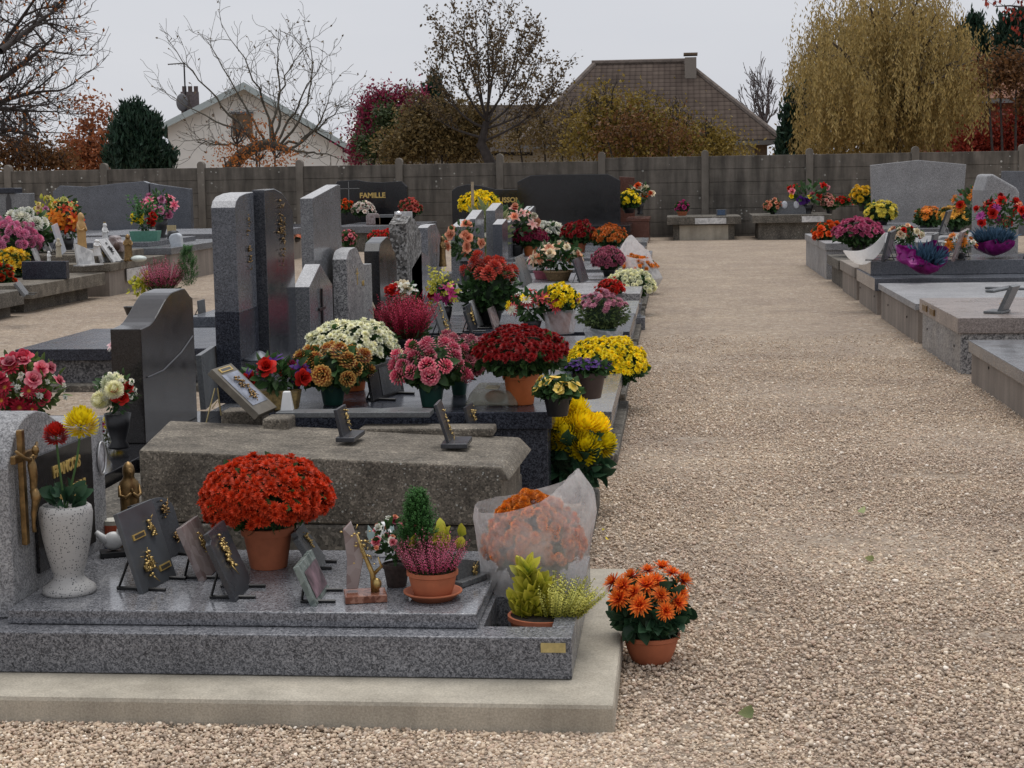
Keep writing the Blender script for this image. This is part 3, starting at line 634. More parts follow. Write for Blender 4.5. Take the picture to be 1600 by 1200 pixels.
b = MB(); bx1(b, -2.9, 4.6605, .086, -.56, 5.4695, .206); bx1(b, -.56, 5.0, .086, -.3625, 5.4695, .2055); b.build('inner_bed', G_GREY, g1)
b = MB(); bx1(b, -1.973, 4.625, .2085, -.575, 5.43, .252); b.build('raised_slab', granite('granite_grey_polished', (.06, .062, .07), (.17, .175, .19), (.38, .38, .40), 270, .12, spec=.38), g1, bevel=.004)
b = MB(); bx1(b, -.56, 4.661, .085, -.3625, 5.0, .10); b.build('planter_floor', SOIL, g1)
A_, B_ = at(850, 1002, .19), at(887, 1014, .19)
b = MB(); bx1(b, -.385, 4.541, .165, -.315, 4.545, .192); b.build('name_plate', plain('pale_brass', (.50, .40, .17), .5, .3, .2, 60), g1)
# ------------------------------------------------------------------ headstone of the near grave
def yz(x, y_from, n=40): pass
hs = thing('headstone', 'pale granite headstone with wavy top, bronze crucifix and black name panel', 'headstone', (-1.975, 4.69, 0))
y0 = 0.; L = .83
prof = [(0, .2085), (L, .2085), (L, .70)]+[(L-.10, .705), (.62, .70), (.55, .70), (.48, .715), (.40, .75), (.32, .785), (.25, .80), (.18, .80), (.12, .785), (.07, .755), (.03, .71), (0, .66)]
MB().prism(prof, -.30, 0, 'x').build('stone', G_LIGHT, hs, bevel=.004)
FX = .0005
pl = [(.18, .30), (.68, .29), (.68, .655), (.18, .665)]
pnl = MB().prism(pl, FX, .012, 'x').build('name_panel', G_BLACK, hs, bevel=.001)
text_mesh('FRANCOIS', .05, GOLDP, pnl, (.0122, .44, .575), (0, 1, 0), (0, 0, 1), bold=.002)
text_mesh('MARCHAL', .07, GOLDP, pnl, (.0122, .455, .475), (0, 1, 0), (0, 0, 1), bold=.003)
q = MB(); q.ball((0.003, .785, .56), 1, 14, (.006, .032, .05)); q.build('oval_portrait', plain('portrait_enamel', (.42, .42, .44), .25, var=.5, vscale=45), hs, smooth=True)
q = MB(); q.tube([(.008, .785+.036*math.cos(a), .56+.056*math.sin(a)) for a in np.linspace(0, 2*math.pi, 22)], .004, 6, cap=False); q.build('portrait_frame', plain('frame_metal', (.5, .5, .5), .35, .6), hs, smooth=True)
cx = MB(); cx.box(.012, .045, .42, .03, .07, .77); cx.box(.013, -.01, .675, .029, .135, .70); cr_ = cx.build('crucifix', BRONZE, hs, bevel=.003)
q = MB()   # figure on the cross: one chain for torso and legs, arms branching from it
CF = lambda pts: [(x+.0, (y-.09)*.75+.058, (z-.60)*.85+.688) for x, y, z in pts]
q.tube(CF([(.05, .09, .60), (.052, .09, .57), (.055, .092, .53), (.052, .095, .49), (.06, .09, .455), (.05, .092, .40), (.048, .09, .36), (.05, .088, .33)]), [.008, .014, .013, .011, .013, .009, .006, .007], 10)
q.tube(CF([(.05, .09, .588), (.05, .04, .60), (.038, -.02, .635)]), [.008, .006, .004], 8); q.tube(CF([(.05, .09, .588), (.05, .14, .60), (.038, .20, .635)]), [.011, .008, .005], 8)
q.ball(CF([(.062, .1, .622)])[0], 1, 8, (.012, .011, .015)); q.tube(CF([(.052, .092, .485), (.06, .09, .455), (.055, .1, .42)]), [.012, .016, .007], 10)
q.build('crucified_figure', BRONZE, cr_, smooth=True)
# ------------------------------------------------------------------ speckled vase with two flowers
P = at(95, 935, .252)+np.array([0, .075, 0]); k = mpp(P)
vs = thing('granite_vase', 'white speckled footed vase with a red and a yellow bloom beside the pale headstone', 'vase', P)
sp, t_, p_ = newmat('white_speckled_stone'); co = objco(t_); v = N_(t_, 'TexVoronoi'); v.inputs['Scale'].default_value = 170; t_.links.new(co, v.inputs['Vector']); s_ = N_(t_, 'SeparateColor'); t_.links.new(v.outputs['Color'], s_.inputs[0])
th_ = N_(t_, 'Math', operation='MULTIPLY'); th_.inputs[1].default_value = .42; t_.links.new(s_.outputs[0], th_.inputs[0]); lt_ = N_(t_, 'Math', operation='LESS_THAN'); t_.links.new(v.outputs['Distance'], lt_.inputs[0]); t_.links.new(th_.outputs[0], lt_.inputs[1])
t_.links.new(mixc(t_, lt_.outputs[0], (.43, .42, .405), (.06, .065, .07)), p_.inputs['Base Color']); p_.inputs['Roughness'].default_value = .5
MB().lathe([(0, 0), (.078, 0), (.082, .008), (.078, .02), (.06, .034), (.046, .048), (.045, .06), (.052, .08), (.062, .12), (.072, .17), (.079, .22), (.081, .25), (.077, .268), (.068, .275), (.062, .27), (.06, .25), (0, .24)], 36).build('body', sp, vs, smooth=True)
for (fx, fy, tpl, sz, mt, nm, nz) in ((87, 679, T_BIGMUM, .072, RED, 'red_carnation', (.1, -.2, 1)), (127, 662, T_BIGMUM, .10, YEL, 'yellow_bloom', (.1, -.1, 1))):
    Q = atY(fx, fy, P[1])-P; V, Fc, U = scatter(tpl, np.array([Q]), np.array([nz], float), sz); fb_ = fast_mesh(nm, V, Fc, mt, vs, uv=U)
    MB().tube([(0, 0, .25), (Q[0]*.7, Q[1], Q[2]*.6+.1), Q], .0035, 6).build('stem', plain('stem_green', (.05, .12, .03), .6), fb_)
g = np.random.default_rng(4); n = 30; a = g.uniform(0, 6.3, n); Pn = np.stack([.05*np.cos(a)*g.random(n), .05*np.sin(a)*g.random(n), .26+g.random(n)*.06], 1)
V, Fc, U = scatter(LEAF_W, Pn, np.stack([np.cos(a), np.sin(a), g.uniform(-.1, 1.2, n)], 1), .045*g.uniform(.7, 1.3, n)); fast_mesh('foliage', V, Fc, GREEN_B, vs, uv=U)
# ------------------------------------------------------------------ weathered stone grave (second)
g2 = thing('stone_grave', 'weathered lichen-spotted stone grave cover behind the near granite grave', 'grave', (-1.35, 6.3, 0)); o2 = np.array([-1.35, 6.3, 0])
fl, fr, bl, br = at(217, 703, .53), at(783, 730, .474), at(265, 657, .527), at(812, 683, .452)
def rel(p, z=None): q = np.array(p)-o2; return (q[0], q[1], q[2] if z is None else z)
b = MB()
TP = [rel(fl), rel(fr), rel(br), rel(bl)]; CH_ = [rel(fl), (rel(fr)[0]+.035, rel(fr)[1]-.004, .44), (rel(br)[0]+.035, rel(br)[1], .42), rel(bl)]
BT = [rel(fl, .262), rel(fr, .262), rel(br, .262), rel(bl, .262)]
b.add(TP+[(rel(fr)[0]+.03, rel(fr)[1], .425), (rel(br)[0]+.05, rel(br)[1], .40), rel(fr, .425), rel(br, .40)]+BT,
      [(0, 1, 2, 3), (1, 4, 5, 2), (4, 6, 7, 5), (6, 9, 10, 7), (0, 8, 9, 6, 4, 1), (3, 2, 5, 7, 10, 11), (0, 3, 11, 8), (8, 11, 10, 9)]); b.build('cover_stone', C_STONE, g2, bevel=.008)
MB().box(-.98, -.50, -.02, .70, .56, .258).build('base', C_OLD, g2, bevel=.01)
MB().box(.93, -.45, -.02, 1.0, 1.15, .09).build('path_kerb', C_OLD, g2, bevel=.02)
b = MB(); P = at(360, 655, .53)
for (xa, xb, ya, yb) in ((345, 408, 660, 637), (410, 450, 672, 655), (560, 770, 668, 655)):
    p1, p2 = at(xa, ya, .5)-o2, at(xb, ya, .5)-o2; MB().box(p1[0], p1[1], .46, p2[0], p1[1]+.14, .545 if xa < 500 else .495).build('raised_block', C_STONE, g2, bevel=.008)
# dark third grave
D0 = at(862, 645, .5)
tomb('dark blue-black granite grave covered with chrysanthemum pots behind the weathered stone', -1.90, -.53, 6.98, 8.45, .5, .075, G_DARK, granite('granite_dark_side', (.015, .017, .024), (.04, .043, .055), (.12, .13, .16), 220, .2), .02)
tomb('low light granite grave with a bare end on the path behind the dark grave', -2.5, -.34, 8.6, 10.6, .27, .08, G_STEEL, G_MIX, .03, plinth=(.03, .05, C_OLD))
mid = [(10.9, 12.4, .30, G_GREY, 'grey granite grave beneath the mauve chrysanthemum'), (12.7, 14.3, .30, G_DARK, 'dark polished grave beneath the plastic-wrapped pot'), (14.6, 16.1, .28, G_STEEL, 'pale grey grave beside the small stone vase'),
       (16.5, 18.2, .32, G_MIX, 'speckled grave beneath the rust-red chrysanthemum'), (18.6, 20.4, .30, G_GREY, 'grey granite grave crowded with peach flowers'), (20.8, 22.8, .32, G_STEEL, 'steel-grey grave beneath the white bag'),
       (23.2, 25.2, .34, G_GREY, 'grey grave beneath the burgundy mound of flowers'), (25.8, 27.8, .32, G_DARK, 'dark grave beneath the white and dark red mounds'), (28.4, 30.4, .34, G_STEEL, 'far grey grave beneath the orange mound')]
for a_, b_, z_, m_, l_ in mid: tomb(l_, -2.42, -.36 if a_ < 24 else -.5, a_, b_, z_, .07, m_, G_MIX if m_ is not G_MIX else G_GREY, .03, plinth=(.02, .06, C_OLD))
# graves that face the left path, behind the headstones
tomb('dark speckled low grave left of the dark curved headstone', -4.80, -2.75, 11.65, 13.3, .30, .085, G_DARK, granite('granite_side_coarse', (.02, .02, .024), (.08, .08, .085), (.26, .25, .25), 90, .35), .04, plinth=(.12, .05, C_OLD))
tomb('grey-blue stepped grave behind the dark curved headstone', -4.55, -2.8, 13.9, 15.6, .24, .07, G_BLUE, G_MIX, .03, upper=(.35, .02, .12, .12, .09, G_BLUE))
tomb('small grey grave beside the left path, behind the stepped grave', -4.3, -2.8, 16.4, 18.1, .3, .07, G_STEEL, G_MIX, .03)
tomb('far dull grey grave beside the left path', -4.4, -2.8, 19.0, 21.0, .3, .08, G_STEEL, C_OLD, .03)
# ------------------------------------------------------------------ headstones of the middle block
SKYLIT_TOP = granite('granite_skylit_top', (.30, .30, .31), (.52, .52, .53), (.70, .70, .70), 260, .6)
def stele(label, X, y0, y1, prof, th, mat, zb=.27, name='headstone', topmat=None):
    """profile: (fraction along the width, top height)"""
    root = thing(name, label, 'headstone', (X, y0, 0)); L = y1-y0
    pr = [(0, zb), (L, zb)]+[(u*L, z) for u, z in reversed(prof)]
    b = MB(); b.prism(pr, -th, 0, 'x'); n = len(pr)
    if mat in (G_STEEL, G_GREY, G_BLUE, G_MIX):                      # paler, rougher top faces: sky light painted into their colour
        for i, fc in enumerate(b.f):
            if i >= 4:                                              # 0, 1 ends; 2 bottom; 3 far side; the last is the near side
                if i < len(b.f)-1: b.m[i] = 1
    b.build('stone', [mat, SKYLIT_TOP], root, bevel=.004); return root
def smoothp(pts, n=14):
    pts = np.array(pts); u = np.linspace(0, 1, n); i = np.interp(u, pts[:, 0], np.arange(len(pts))); out = []
    for uu, ii in zip(u, i):
        a = int(min(ii, len(pts)-2)); f = ii-a; f = f*f*(3-2*f); out.append((uu, pts[a, 1]*(1-f)+pts[a+1, 1]*f))
    return out
h = stele('near-black headstone with an S-curved top left of the weathered stone grave', -2.44, 7.38, 8.22, smoothp([(0, .83), (.12, .835), (.62, .965), (.82, .97), (1., .91)], 20), .145, G_BROWN, .3)
q = MB(); q.tube([(.003, .06, .60), (.003, .3, .605), (.003, .6, .66), (.003, .80, .72)], .004, 5); q.build('carved_line', plain('etched_line', (.10, .10, .11), .5), h)
MB().box(-2.75, 6.98, -.02, -1.91, 8.45, .299).build('foot_block', G_BLACK, None, bevel=.005); hb = bpy.data.objects['foot_block']; tag(hb, 'black granite foot block under the S-curved headstone, left of the potted flowers', 'stone base')
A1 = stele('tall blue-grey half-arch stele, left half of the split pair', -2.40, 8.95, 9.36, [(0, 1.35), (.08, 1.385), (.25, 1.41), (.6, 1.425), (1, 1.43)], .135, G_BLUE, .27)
MB().box(-.135, -.004, .271, .002, .42, .78).build('dark_foot', G_DARK, A1, bevel=.003)
B1 = stele('tall dark polished half-arch stele, right half of the split pair', -2.35, 9.42, 10.12, [(0, 1.44), (.35, 1.445), (.6, 1.42), (.82, 1.37), (1, 1.30)], .075, granite('granite_charcoal', (.015, .017, .022), (.05, .054, .065), (.12, .125, .14), 260, .12, spec=.5), .27)
g = np.random.default_rng(8); q = MB(); cluster(q, np.array([.004, .36, 1.2]), np.array([0, .10, 0]), np.array([0, -.03, .26]), 60, .012, g, np.array([1., 0, 0])); q.build('bronze_relief', BRONZE, B1, smooth=True)
q = MB(); cluster(q, np.array([.004, .25, 1.15]), np.array([0, .06, 0]), np.array([0, 0, .26]), 30, .010, g, np.array([1., 0, 0])); q.build('bronze_relief', BRONZE, A1, smooth=True)
q = MB(); q.lathe([(0, 0), (.09, 0), (.09, .012), (.07, .014), (.06, .02), (.02, .05), (0, .055)], 20, (0, 0, 0)); lan = q.build('lamp_cover', plain('grey_pewter', (.12, .13, .15), .35, .5), None, smooth=True); lan.location = tuple(at(405, 563, .5)); tag(lan, 'domed pewter grave lamp cover at the foot of the split stele', 'grave ornament')
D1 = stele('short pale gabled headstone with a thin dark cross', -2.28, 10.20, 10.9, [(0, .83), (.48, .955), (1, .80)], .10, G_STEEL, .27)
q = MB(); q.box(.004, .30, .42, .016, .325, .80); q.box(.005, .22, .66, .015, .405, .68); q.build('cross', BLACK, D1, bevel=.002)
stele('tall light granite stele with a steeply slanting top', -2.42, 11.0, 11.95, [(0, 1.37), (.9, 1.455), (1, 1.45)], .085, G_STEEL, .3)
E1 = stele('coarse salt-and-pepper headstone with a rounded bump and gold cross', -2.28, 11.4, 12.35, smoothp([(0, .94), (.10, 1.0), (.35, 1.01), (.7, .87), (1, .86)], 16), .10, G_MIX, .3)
q = MB(); q.box(.001, .36, .74, .004, .372, .86); q.box(.001, .32, .815, .004, .412, .825); q.build('gold_cross', GOLDP, E1)
text_mesh('RIT', .05, GOLDP, E1, (.002, .58, .72), (0, 1, 0), (0, 0, 1), bold=.001)
stele('slim black headstone with a round top behind the salt-and-pepper one', -2.30, 12.8, 13.6, smoothp([(0, .93), (.1, 1.0), (.5, 1.03), (.9, .9), (1, .8)], 14), .12, G_BLACK, .3)
G1 = stele('rough speckled stone pillar with a small silver top ornament', -2.32, 14.25, 15.1, [(0, 1.10), (.3, 1.16), (.6, 1.12), (1, .98)], .15, granite('granite_rough', (.03, .03, .03), (.12, .11, .10), (.55, .54, .52), 60, .6), .3)
q = MB(); q.ball((-.08, .1, 1.18), .03, 8); q.tube([(-.08, .1, 1.16), (-.08, .1, 1.1)], .012, 6); q.build('silver_ornament', plain('silver', (.6, .6, .6), .25, .9), G1, smooth=True)
stele('low blue-grey headstone with a bright slanted top edge', -2.32, 14.5, 15.6, [(0, .70), (.55, .82), (1, .75)], .10, G_BLUE, .28)
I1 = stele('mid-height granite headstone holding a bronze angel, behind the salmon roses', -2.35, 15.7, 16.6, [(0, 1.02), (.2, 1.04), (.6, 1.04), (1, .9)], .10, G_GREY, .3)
q = MB(); fig_rows(q, np.array([.06, .55, .62]), .3, .09, .09, 3, R=rotz(R_(70))); q.build('bronze_angel', BRONZE, I1, smooth=True)
far_st = [(18.2, 19.2, .95, 1.01, -2.35, G_GREY, 'far grey headstone with a flat top left of the leaning wooden stake'), (19.5, 20.4, 1.0, 1.09, -2.35, G_STEEL, 'far pale headstone with a bright sloping top'), (21.2, 22.2, 1.06, 1.14, -2.3, G_STEEL, 'far pale headstone in front of the yellow dome'),
          (20.6, 21.3, .9, .95, -2.15, G_BLUE, 'low bluish headstone between two pale steles'), (25.0, 26.2, .95, 1.02, -2.2, G_STEEL, 'farthest pale headstone right of the yellow dome'), (23.6, 24.4, .84, .9, -2.35, G_GREY, 'squat far headstone behind the tall grasses')]
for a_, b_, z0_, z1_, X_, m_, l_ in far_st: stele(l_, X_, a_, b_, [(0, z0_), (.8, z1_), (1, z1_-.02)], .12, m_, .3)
q = thing('wooden_stake', 'thin pale wooden stake standing in front of the yellow dome', 'stake', at(740, 392, .3)); P = at(740, 392, .3)
MB().box(-.022, -.01, 0, .022, .01, (392-285)*mpp(P)).build('stake', plain('pale_wood', (.36, .29, .2), .7, var=.2), q, bevel=.002)
# ================================================================== OBJECTS ON THE NEAR GRAVES
Z1 = .253
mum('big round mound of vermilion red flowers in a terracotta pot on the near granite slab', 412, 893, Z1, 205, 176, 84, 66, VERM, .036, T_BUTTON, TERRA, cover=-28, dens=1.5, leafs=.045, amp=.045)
ph = plain('dark_photo', (.10, .07, .06), .3, var=.9, vscale=22); ph2 = plain('blue_red_photo', (.16, .10, .12), .3, var=.95, vscale=16)
plaque('dark plaque with rounded corner and praying figure, rearmost beside the bronze statuette', (232, 885), (292, 862), (205, 790), Z1, MSLATE, .018, 'round', [(.72, .78, .09, .10), (.85, .3, .08, .05)], [], ornmat=BRONZE)
plaque('slate grey plaque with a gold bouquet relief and two small name plates, nearest the vase', (224, 928), (276, 899), (183, 803), Z1, plain('grey_slate_sheen', (.075, .082, .09), .3, var=.35, vscale=5), .016, 'flat', [(.34, .30, .15, .11), (.34, .30, .13, .10), (.70, .70, .05, .10)], [(.18, .62, .52, .69), (.60, .14, .92, .21)])
plaque('pinkish marble plaque seen edge-on left of the vermilion mound', (320, 908), (345, 886), (283, 824), Z1, MPINK, .02, 'flat', [(.6, .55, .1, .16)])
plaque('blue-black plaque with chipped corner and gold spray in front of the vermilion mound', (370, 940), (396, 912), (322, 836), Z1, MSLATE, .018, 'chip', [(.38, .62, .09, .16), (.38, .62, .09, .16)])
plaque('pale grey chipped plaque right of the terracotta pot', (500, 893), (513, 876), (460, 832), Z1, MGREY, .02, 'chip', [(.5, .7, .1, .12)])
plaque('green-grey marble plaque with a colour picture, nearest the front edge', (495, 947), (515, 918), (466, 884), Z1, MGREEN, .018, 'flat', None, (), 'bars', (.12, .12, .95, .78, ph2))
# tree-like metal sculpture on a red marble base
P = at(566, 943, Z1)+np.array([0, .05, 0]); k = mpp(P); r_ = thing('memorial_statuette', 'shiny bronze memorial statuette on a red-brown marble base', 'statuette', P, .25)
MB().box(-.062, -.05, 0, .062, .05, .022).build('base', MRED, r_, bevel=.002)
MB().prism([(-.055, .03), (-.02, .03), (.0, .13), (-.035, .235), (-.06, .21), (-.05, .12)], .0, .02, 'y', o=(0, .01, 0)).build('stone_blade', MPINK, r_, bevel=.003)
g = np.random.default_rng(2); q = MB(); q.tube([(.03, 0, .02), (.022, -.005, .08), (-.005, 0, .15), (-.02, 0, .2)], [.014, .008, .006, .003], 7)
q.tube([(.022, 0, .07), (.05, -.01, .1), (.04, -.02, .13)], [.006, .005, .002], 6); q.ball((.035, -.02, .05), 1, 7, (.014, .012, .018)); cluster(q, np.array([-.01, -.005, .17]), np.array([.06, 0, 0]), np.array([-.02, 0, .1]), 26, .007, g, np.array([0, -1., 0])); q.build('bronze_tree', GOLD, r_, smooth=True)
# small angel and its artificial flowers
P = at(600, 868, Z1); r_ = thing('angel_figurine', 'small white and silver angel figurine left of the artificial posy', 'figurine', P, .6)
q = MB(); fig_rows(q, np.zeros(3), .115, .06, .06, 4); q.build('body', WHITE, r_, smooth=True)
for s in (-1, 1): MB().prism([(s*.01, .06), (s*.045, .105), (s*.05, .07), (s*.035, .03), (s*.01, .035)], .018, .026, 'y').build('wing', plain('pale_green_glass', (.45, .58, .55), .2), r_, bevel=.002)
bouquet('small posy of pink, white and green artificial flowers in a dark woven basket', 620, 915, Z1, 80, 112, [('pink_roses', T_ROSE, 17, PINK, 9), ('white_blossoms', T_ROSE, 14, PUREW, 12), ('pale_pink_buds', T_ROSE, 11, SALM, 8)], 'pot', vh=.32, vw=.55, leafs=.34, name='artificial_posy', vmat=plain('dark_wicker', (.05, .035, .03), .8, var=.5, vscale=80))
r_, P, k = heather('pink heather and cypress in a terracotta bowl on a saucer, near slab edge', 672, 943, Z1, 112, 112, HEATHP, 82, 46, TERRA, 330, 'bowl', True, spread=.75)
add_cypress(r_, (-26*k, .05, 40*k), 54*k, 128*k, n=1400)
V, Fc, U = scatter(LEAF_W, np.array([[10*k, .06, 80*k]]*22)+np.random.default_rng(1).normal(size=(22, 3))*14*k, np.random.default_rng(2).normal(size=(22, 3))*.5+[0, 0, 1], 24*k); fast_mesh('variegated_leaves', V, Fc, GREEN_Y, r_, uv=U)
plaque('black and white book-shaped plaque lying behind the pink heather', (716, 916), (752, 903), (712, 872), Z1, MGREY, .02, 'slant', [(.7, .4, .08, .12)], (), 'base')
# bronze virgin and candle glass behind the slab
P = at(203, 858, Z1); P[1] += .02; r_ = thing('virgin_statuette', 'small bronze veiled praying statuette behind the dark plaques', 'statuette', P, R_(35)); q = MB(); fig_rows(q, np.zeros(3), 137*mpp(P), .088, .085, 9); q.build('body', BRONZE, r_, smooth=True)
P = atY(176, 818, 5.52); P[2] = .21; q = MB(); hgt = .125
r_ = thing('grave_candle', 'red, cream and blue striped grave candle beside the pale headstone', 'candle', P)
for nm, za, zb_, c in (('blue_band', 0, .05, (.05, .12, .28)), ('cream_band', .0502, .08, (.55, .45, .3)), ('red_band', .0802, .11, (.42, .09, .04)), ('lid', .1102, .125, (.5, .48, .4))): MB().lathe([(0, za), (.036, za), (.036, zb_), (0, zb_)], 20).build(nm, plain(nm+'_paint', c, .4), r_)
P = at(178, 868, Z1); r_ = thing('dove_plaque', 'small white ceramic dove on a black foot behind the speckled vase', 'figurine', P, .4)
MB().box(-.045, -.035, 0, .045, .035, .018).build('base', BLACK, r_, bevel=.002)
q = MB(); q.ball((0, 0, .05), 1, 12, (.034, .02, .032)); q.ball((.025, 0, .082), 1, 9, (.014, .013, .015)); q.tube([(-.02, 0, .05), (-.055, 0, .085)], [.016, .008], 8); q.build('dove', WHITE, r_, smooth=True)
# orange chrysanthemum inside a plastic bag
r_, P, k = mum('orange pompon chrysanthemum inside a torn clear plastic bag at the end of the near grave', 834, 930, .2, 146, 156, 80, 26, ORANGE, .034, T_POMP, TERRA, cover=-2, dens=1.4, leafs=.05, name='wrapped_chrysanthemum')
r_.rotation_euler = (0, 0, 0)
def wrap(root, prof, peak_dir, rim_lo, rim_hi, n=72, m=30, amp=.05, seed=1, mat=None, pw=3.0):
    g = np.random.default_rng(seed); V = []; ph_ = g.uniform(0, 6.3, 12)
    for j in range(m+1):
        t = j/m
        for i in range(n):
            a = 2*math.pi*i/n; c = (1+math.cos(a-peak_dir))/2; zr = rim_lo+(rim_hi-rim_lo)*c**pw
            z = zr*t; r = np.interp(z, prof[0], prof[1])
            fold = sum(math.sin((5+4*q_)*a+ph_[q_]+z*(9+6*q_)/max(rim_hi, .01)*.6)/(1+q_*.7) for q_ in range(6))
            r *= 1+amp*fold*(.35+.65*t)
            if z > prof[0][-2]: r *= .85+.15*c
            V.append((r*math.cos(a), r*math.sin(a), z))
    V = np.array(V); fc = np.array([(j*n+i, j*n+(i+1) % n, (j+1)*n+(i+1) % n, (j+1)*n+i) for j in range(m) for i in range(n)])
    return fast_mesh('plastic_wrap', V, fc, mat, root, smooth=True)
wr = k
wrap(r_, ([0, 14*wr, 60*wr, 120*wr, 160*wr, 198*wr], [70*wr, 80*wr, 87*wr, 97*wr, 90*wr, 66*wr]), R_(-8), 136*wr, 196*wr, amp=.03, mat=plastic_film('clear_bag', .38, (.93, .93, .92)), pw=2.2)
# variegated plant and yellow heather in the planter opening
P = at(840, 1005, .12); P[1] = 4.83; k = mpp(P); r_ = thing('planter_bowl', 'terracotta planter with yellow variegated spindle and yellow heather in the kerb opening', 'potted plant', (at(843, 975, .2)[0], 4.83, .102)); k = mpp(P)
do_pot(r_, 55*k, 40*k, TERRA, 'bowl')
r_.children[0].scale = (1, .95, 1.25); r_.children[1].location.z = .022
g = np.random.default_rng(21)
for sx_, hh, sp_ in ((-24, 118, 15), (-6, 92, 14), (-38, 62, 12), (2, 70, 12)):
    q = MB(); q.tube([(sx_*k*.6, 0, 30*k), (sx_*k, 0, hh*k)], .003, 5); stem_o = q.build('stem', plain('woody_stem', (.12, .1, .04), .8), r_)
    n = 60; hz = np.linspace(.25, 1.0, n); a = np.arange(n)*2.4; Pn = np.stack([sx_*k*(.6+.4*hz)+np.cos(a)*.004, np.sin(a)*.004, (30+(hh-25)*hz)*k], 1)
    V, Fc, U = scatter(LEAF, Pn, np.stack([np.cos(a), np.sin(a), .55+hz*.8], 1)+g.normal(size=(n, 3))*.15, sp_*2.1*k*g.uniform(.8, 1.2, n)); fast_mesh('variegated_leaves', V, Fc, GREEN_Y, r_, uv=U)
n = 230; a = g.uniform(0, 6.3, n); r = np.sqrt(g.random(n)); B = np.stack([26*k+np.cos(a)*r*22*k, np.sin(a)*r*24*k, np.full(n, 38*k)], 1); D = np.stack([.35+np.cos(a)*r*.8, np.sin(a)*r*.7, np.ones(n)], 1)
V, Fc, U = scatter(SPIKE_Y, B, D, 72*k*g.uniform(.6, 1.1, n)); fast_mesh('yellow_heather', V, Fc, HEATHY, r_, uv=U)
# pot on the gravel
mum('orange-tipped pot chrysanthemum standing on the gravel beside the plinth corner', 1017, 1043, .004, 128, 150, 92, 45, RUST, .068, T_FLATMUM, TERRA, cover=14, leafmat=GREEN_B, leafs=.055, potkind='bowl', amp=.06, heads=[(972, 912, -30), (984, 906, 10), (966, 930, -40), (1000, 935, -62), (1012, 898, 20), (1025, 908, -10), (1034, 922, -50), (1052, 900, 10), (1066, 928, -20), (1042, 944, -66), (1062, 936, -40), (990, 920, -40), (1070, 916, 20), (1035, 898, 40), (955, 916, 10), (1010, 912, -20)])
mum('tall yellow chrysanthemum with huge heads standing on the path edge beside the dark grave', 893, 788, .05, 122, 140, 40, 22, YEL, .145, T_BIGMUM, POTB, cover=22, leafmat=GREEN_B, leafs=.075, amp=.1, heads=[(874, 636, .02), (884, 676, -.06), (912, 662, -.03), (916, 692, -.09), (946, 690, -.02), (898, 640, .05), (932, 668, .03), (868, 658, -.04)])
mum('small pot of pale yellow pansies on the end of the dark grave', 870, 652, .5, 76, 66, 46, 32, pet((.5, .35, .02), (.8, .55, .06), (.85, .65, .2)), .048, T_PANSY, POTB, cover=10, dens=.9, name='potted_pansies')
mum('purple pansies in a brown plastic sleeve behind the pale yellow pansies', 915, 625, .35, 80, 62, 66, 42, PURP, .03, T_PANSY, plain('brown_sleeve', (.05, .035, .035), .35), cover=25, dens=1.1, name='potted_pansies')
mum('broad dome of bright yellow flowers in a dark pot at the path edge', 948, 640, .02, 136, 112, 52, 40, YEL, .042, T_TINY, POTB, cover=5, dens=1.5, leafs=.045)
# ------------------------------------------------------------------ on the weathered stone
ps = [(0, 0), (1, 0), (1, 1), (0, 1)]
r_ = plaque('large framed bronze and grey plaque leaning back on a brass stand behind the weathered stone', (405, 648), (433, 636), (331, 577), .56, plain('tan_grey_frame', (.13, .115, .09), .5, var=.25), .03, 'flat', [(.55, .62, .14, .1), (.5, .36, .14, .1)], [(.2, .88, .8, .96)], None, (.1, .18, .92, .84, plain('plaque_picture', (.2, .22, .27), .25, var=.6, vscale=14)), ornmat=BRONZE)
P = at(336, 660, .53); q = MB(); s = mpp(P); q.tube([(-14*s, 0, -.0), (2*s, .0, 54*s)], .003, 5); q.tube([(8*s, .02, 10*s), (6*s, 0, 54*s)], .003, 5); q.tube([(-4*s, 0, 22*s), (5*s, 0, 34*s)], .002, 5)
o = q.build('brass_stand', plain('dull_brass', (.45, .38, .2), .35, .8), None); o.location = tuple(P); tag(o, 'thin brass tripod stand propping the large framed plaque', 'stand')
# white tapered lamp shade shape
P = at(449, 641, .55); q = MB(); s = mpp(P); q.lathe([(0, 0), (14*s, 0), (8*s, 29*s), (7*s, 30*s), (0, 30*s)], 4, fn=None); o = q.build('white_block', WHITE, None, bevel=.003); o.location = tuple(P); o.rotation_euler = (0, 0, .9); tag(o, 'white tapered ceramic block on the weathered stone', 'ornament')
P = at(585, 652, .53); s = mpp(P); q = MB(); q.prism([(-150*s, 0), (-30*s, 0), (95*s, .0), (95*s, .12), (70*s, .13), (40*s, .17), (10*s, .12), (-20*s, .15), (-60*s, .11), (-150*s, .1)], 0, .022, 'z'); o = q.build('flat_plaque', MGREY, None, bevel=.003); o.location = (P[0]-.02, P[1], .528); tag(o, 'irregular dark slate slab lying flat on the back of the weathered stone', 'plaque')
plaque('small black open-book plaque with gold trim on the middle of the weathered stone', (538, 690), (552, 680), (526, 640), .505, MSLATE, .014, 'flat', [(.7, .55, .1, .25)], (), 'base')
plaque('small black plaque on a flat foot at the right end of the weathered stone', (705, 700), (712, 690), (682, 632), .485, MSLATE, .012, 'flat', [(.6, .4, .1, .3)], (), 'base')
plaque('small gold-edged plaque leaning against the dark grave behind the weathered stone', (735, 672), (746, 664), (728, 636), .46, MSLATE, .012, 'flat', [(.6, .5, .2, .3)], (), 'bars')
